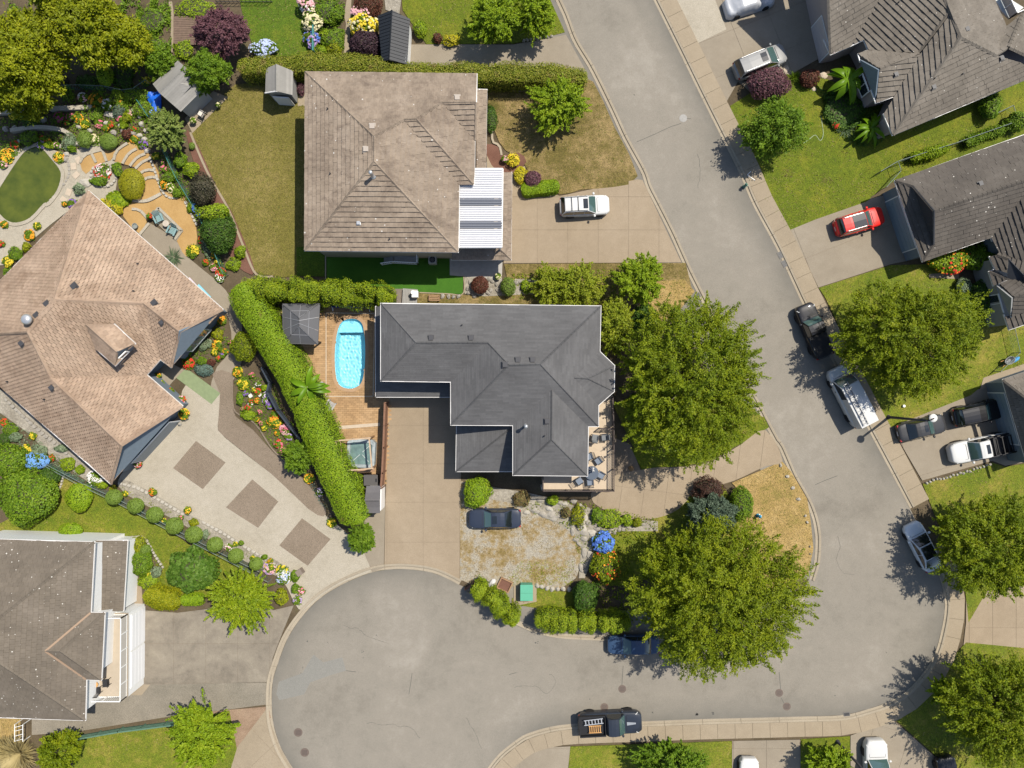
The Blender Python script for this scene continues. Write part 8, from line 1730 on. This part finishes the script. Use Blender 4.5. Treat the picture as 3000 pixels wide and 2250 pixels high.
# patio set of the peach house, tarp, tables, chairs, cooler units
sheet('patio',Q('01',[(1295,165),(1490,350),(1430,440),(1230,250)]),.066,G_drive2)
adirondack('teal plastic chair at the patio wall, nearer the pot of red flowers',*T('01',1295,255),D(-65),M_teal,'teal chairs on the patio','plastic_chair');adirondack('teal plastic chair at the patio wall, lower one',*T('01',1400,355),D(-115),M_teal,'teal chairs on the patio','plastic_chair')
p=P(*T('01',1342,290),.5);o=empty('side_table',(p.x,p.y,.07),0,'small round patio table between the two teal chairs','table');MB().lathe((0,0,.42),[(.30,0),(.30,.03),(.26,.045)],18).build('tabletop',plain('beige_tabletop',(.46,.40,.33),.6,vary=.15),o)
for k in range(3):a=2.09*k;MB().bar((.05*math.cos(a),.05*math.sin(a),.42),(.24*math.cos(a),.24*math.sin(a),0),.035).build('leg',M_black,o)
p=P(*T('01',1098,312),.3);o=MB().lathe((0,0,0),[(.16,0),(.24,.3),(.27,.42),(.22,.42),(.2,.3)],14).build('garden_urn',plain('grey_urn',(.22,.24,.23),.6));o.location=(p.x,p.y,.06);tag(o,'round grey urn on the sand terrace by the roof edge','urn')
mb=MB();q=np.random.RandomState(2);n=14;g0,g1=T('00',1200,750),T('00',1340,940);c=P(*T('00',1270,845));V=[]
for j in range(n+1):
 for i in range(n+1):
  u,v=i/n,j/n;x,y=T('00',1198+120*u+40*v*(1-u),765+175*v-25*u*(1-v));w_=P(x,y);V.append((w_.x-c.x+q.randn()*.03,w_.y-c.y+q.randn()*.03,.28+.18*math.sin(u*7+v*3)*math.cos(v*6)+.12*q.rand()))
mb.faces(V,[(j*(n+1)+i,(j+1)*(n+1)+i,(j+1)*(n+1)+i+1,j*(n+1)+i+1) for j in range(n) for i in range(n)]);o=mb.build('tarpaulin',plain('blue_tarpaulin',(.012,.11,.55),.4),None,True);o.location=(c.x,c.y,0);tag(o,'bright blue crumpled tarp beside the grey dormered shed','tarp')
def wood_chair(label,t,x,y,ang,m,mcush=None,name='patio_chair',z=0.06,group=None,zi=None):
 c=P(*T(t,x,y),z+.45);r=empty(name,(c.x,c.y,z),ang,label,'chair',group)
 for sx,sy in((.25,.26),(.25,-.26),(-.25,.26),(-.25,-.26)):MB().bar((sx,sy,0),(sx,sy,.42),.045).build('leg',m,r)
 MB().box((0,0,.44),(.56,.58,.05)).build('seat',mcush or m,r)
 for k in range(5):y_=-.22+.11*k;MB().bar((-.27,y_,.46),(-.42,y_,.95),.04,.03).build('back_slat',m,r)
 MB().bar((-.43,-.27,.97),(-.43,.27,.97),.05,.05).build('back_rail',m,r)
 for s_ in(1,-1):MB().bar((.24,s_*.29,.64),(-.32,s_*.29,.64),.06,.04).build('armrest',m,r)
 return r
M_gcush=plain('grey_cushion',(.17,.18,.19),.85,vary=.1);M_dfr=plain('dark_chair_frame',(.03,.03,.032),.5)
wood_chair('dark garden chair with a white cushion on the shed flagstones','00',1630,920,D(150),M_dfr,plain('white_cushion',(.6,.56,.5),.8));potted('dark tub with a trailing plant by the shed flagstones',*T('00',1565,975),9,'cream',M_potd);potted('small dark tub at the end of the shed flagstones',*T('00',1765,850),7,'cream',M_potd)
for lab,x,y,a in(('cushioned dark armchair nearest the roof corner on the balcony',672,505,80),('cushioned dark armchair against the balcony railing, upper pair',752,500,185)):
 r=wood_chair(lab,'22',x,y,D(a),M_dfr,M_gcush,'balcony_armchair',2.9,'cushioned balcony armchairs');MB().bar((-.25,0,.72),(-.36,0,.93),.46,.1,(1,0,.3)).build('back_cushion',M_gcush,r)
for lab,x,y,a in(('dark balcony dining chair above the striped parasol',700,690,215),('dark balcony dining chair right of the striped parasol',722,808,150),('dark balcony dining chair below the striped parasol',632,865,95),('dark balcony dining chair lower left of the striped parasol',545,855,35),('dark balcony chair half hidden by the eave',628,655,200)):
 wood_chair(lab,'22',x,y,D(a),M_dfr,plain('blue_grey_seat',(.16,.19,.24),.8),'dining_chair',2.9,'dining chairs round the parasol table')
p=P(*T('22',645,790),3.6);tb=empty('patio_table',(p.x,p.y,2.9),0,'glass balcony dining table under the striped parasol','table');MB().lathe((0,0,.70),[(.62,0),(.62,.025)],24).build('tabletop',plain('smoky_glass',(.10,.12,.15),.1),tb)
for k in range(4):a=.785+1.57*k;MB().bar((.45*math.cos(a),.45*math.sin(a),0),(.45*math.cos(a),.45*math.sin(a),.7),.04).build('leg',M_dfr,tb)
p=P(*T('22',650,770),4.6);um=empty('closed_parasol',(p.x,p.y,2.9),0,'closed white and navy striped parasol over the balcony table','parasol');MB().tube([(0,0,0),(0,0,2.1)],.025,8).build('pole',M_white,um)
for k in range(12):
 a0,a1=6.2832*k/12,6.2832*(k+1)/12;rr1=.24 if k%2 else .33;ra,rb=(.33 if k%2 else .22),(.22 if k%2 else .33)
 MB().poly([(0,0,2.1),(ra*math.cos(a0),ra*math.sin(a0),1.05),(rb*math.cos(a1),rb*math.sin(a1),1.05)]).build('canopy_gore',M_white if k%2 else plain('navy_cloth',(.05,.07,.16),.8),um)
wood_chair('dark deck chair on the cream balcony, upper one','03',855,968,D(185),M_dfr,M_dfr,'balcony_chair',2.9,'dark chairs on the cream balcony');wood_chair('dark deck chair on the cream balcony, lower one','03',785,1030,D(95),M_dfr,M_dfr,'balcony_chair',2.9,'dark chairs on the cream balcony')
p=P(*T('03',770,985),3.4);tb=empty('side_table',(p.x,p.y,2.9),0,'little balcony table with an orange top between dark chairs','table');MB().lathe((0,0,.45),[(.26,0),(.26,.03)],16).build('tabletop',plain('orange_top',(.48,.26,.08),.5),tb);MB().tube([(0,0,0),(0,0,.46)],.04,8).build('leg',M_dfr,tb)
p=P(*T('11',1430,585),.7);ac=empty('air_conditioner',(p.x,p.y,.06),0,'beige air conditioner with a round fan grille on the shaded turf','air conditioner');MB().box((0,0,.42),(.72,.72,.82)).build('casing',plain('beige_casing',(.42,.41,.37),.5),ac);MB().lathe((0,0,.835),[(.29,0),(.29,.012),(.10,.02)],20).build('fan_grille',M_black,ac)
for k in range(4):MB().box((0,0,.862),(.54,.05,.008),.785*k).build('fan_blade',plain('grey_blade',(.12,.12,.12),.5),ac)
# grey ramp, white basin, slatted pallet between the houses
q=[tuple(P(*C_)[:2]) for C_ in((1183,847),(1226,850),(1224,893),(1180,893))];pf=empty('grey_platform',(0,0,0),0,'grey boarded platform above the dark grey eave','platform')
for k in range(10):
 t0=(k+.5)/10;a=(q[0][0]+(q[1][0]-q[0][0])*t0,q[0][1]+(q[1][1]-q[0][1])*t0);b=(q[3][0]+(q[2][0]-q[3][0])*t0,q[3][1]+(q[2][1]-q[3][1])*t0);MB().bar((*a,.5),(*b,.5),.125,.05).build('board',plain('grey_deck_board',(.27,.26,.245),.8,vary=.12),pf)
q=[tuple(P(*C_)[:2]) for C_ in((1150,847),(1182,847),(1179,895),(1147,895))]
for k in range(8):t0=(k+.5)/8;a=(q[0][0]+(q[1][0]-q[0][0])*t0,q[0][1]);b=(q[3][0]+(q[2][0]-q[3][0])*t0,q[3][1]);MB().bar((*a,.2),(*b,.2),.12,.05).build('board',plain('brown_grey_board',(.18,.15,.125),.8,vary=.12),pf)
p=P(1216,862,1.0);wb_=empty('outdoor_sink',(p.x,p.y,.53),0,'white utility sink with a round basin on the grey platform','sink');MB().box((0,0,.35),(.55,.6,.7)).build('cabinet',M_white,wb_);MB().lathe((-.16,.14,.70),[(.2,0),(.2,.06),(.15,.06),(.13,.02)],16).build('basin',M_white,wb_,True)
p=P(1272,873,.3);pl_=empty('slatted_bench',(p.x,p.y,.05),D(-2),'brown slatted bench seat among the stones between the houses','bench')
for k in range(4):MB().box((0,-.22+.15*k,.36),(1.0,.09,.03)).build('slat',M_perg,pl_)
for s_ in(1,-1):MB().box((s_*.46,0,.17),(.07,.55,.34)).build('leg',M_perg,pl_)
# kayaks / boards stored along the peach house wall, and dark bits
for k,(t,x0,y0,x1,y1,c,lab) in enumerate((('01',1525,735,1640,860,(.62,.52,.60),'pale pink pool float stored along the peach house wall'),('01',1600,790,1700,895,(.22,.50,.60),'turquoise board leaning along the peach house wall'))):
 a,b=P(*T(t,x0,y0),.4),P(*T(t,x1,y1),.4);o=MB().bar((0,0,.35),(b.x-a.x,b.y-a.y,.35),.32,.12).build('paddle_board',plain('board_colour_%d'%k,c,.5));o.location=(a.x,a.y,0);tag(o,lab,'paddle board')
MBh=smooth([tuple(P(*T('30',x,y),.04)) for x,y in((425,1160),(470,1130),(520,1095),(560,1140),(585,1090),(575,1000),(565,940))],5,False);o=MB().tube([(x,y,.065) for x,y,z in MBh],.022,6).build('garden_hose',plain('pale_green_hose',(.40,.48,.34),.5),None,True);tag(o,'pale garden hose curling over the right-hand lawn','hose')
p=P(*T('31',2085,1400),.4);bb=empty('garden_barrow',(p.x,p.y,.06),D(25),'grey wheelbarrow with a blue sack beside the side fence','wheelbarrow');MB().lathe((0,0,.3),[(.2,0),(.38,.28),(.40,.30),(.36,.30),(.18,.06)],12,1.3,.9).build('tray',plain('grey_tray',(.20,.21,.21),.5),bb);MB().tube([(.62,-.03,.18),(.62,.03,.18)],.18,12).build('wheel',M_tyre,bb)
for s_ in(1,-1):MB().bar((.62,s_*.06,.2),(-.8,s_*.26,.5),.035).build('handle',M_pine,bb)
p=P(*T('31',2150,1395),.4);o=MB().tube([(-.45,0,.2),(-.2,0,.22),(.2,0,.22),(.45,0,.2)],[.08,.17,.18,.08],10).build('blue_sack',plain('blue_sack',(.05,.25,.50),.6),None,True);o.location=(p.x,p.y,.05);o.rotation_euler=(0,0,D(35));tag(o,'rolled blue sack lying by the wheelbarrow','sack')
p=P(*T('02',1462,392),.4);o=rock('small white ornament stone at the garage corner',*T('02',1462,392),5,M_rockw,None,6,.5,'garden_ornament',0,'ornament')
p=P(*T('03',1055,240),.3);o=MB().lathe((0,0,0),[(.22,0),(.28,.4),(.31,.5),(.26,.5)],14,1,1.4).build('dark_tub',M_potd);o.location=(p.x,p.y,.06);o.rotation_euler=(0,0,D(-30));tag(o,'dark oval tub at the entrance of the lichen-spotted house','tub')
p=P(*T('13',358,70),.4);o=MB().box((0,0,.4),(.55,.55,.8),D(35)).build('kerb_pillar',plain('brown_pillar',(.20,.16,.13),.8));o.location=(p.x,p.y,0);tag(o,'square brown pillar at the drive corner flower bed','pillar')
p=P(*T('22',965,755),.2);o=rock('rusty round stone on the brown footpath corner',*T('22',965,755),9,plain('rust_stone',(.25,.16,.08),.9,vary=.2),None,9,.3,'stone',0)
p=P(*T('32',1240,248),.2);o=MB().lathe((0,0,0),[(.1,0),(.14,.1),(.12,.2),(.04,.22)],12).build('white_bag',M_white);o.location=(p.x,p.y,.06);tag(o,'small white bundle on the straw strip beside the van','bundle')
# ------------------------------------------------------------------ every stone of a row gets its own description
def ordinal(k):return['leftmost','second from the left','third from the left','fourth from the left','fifth from the left','sixth from the left','seventh from the left','eighth from the left','ninth from the left','tenth from the left','eleventh from the left','twelfth from the left','thirteenth from the left','fourteenth from the left','fifteenth from the left','sixteenth from the left','seventeenth from the left','eighteenth from the left','nineteenth from the left','twentieth from the left'][k] if k<20 else f"{['twenty-first', 'twenty-second', 'twenty-third', 'twenty-fourth', 'twenty-fifth', 'twenty-sixth', 'twenty-seventh', 'twenty-eighth'][k-20]} from the left"
byg={}
for o in COL.objects:
 if o.parent is None and o.get('group'):byg.setdefault(o['group'],[]).append(o)
for gname,obs in byg.items():
 if len(obs)>2 and len({o['label'] for o in obs})==1:
  for k,o in enumerate(sorted(obs,key=lambda o:o.location.x)):o['label']=o['label']+', '+ordinal(k)
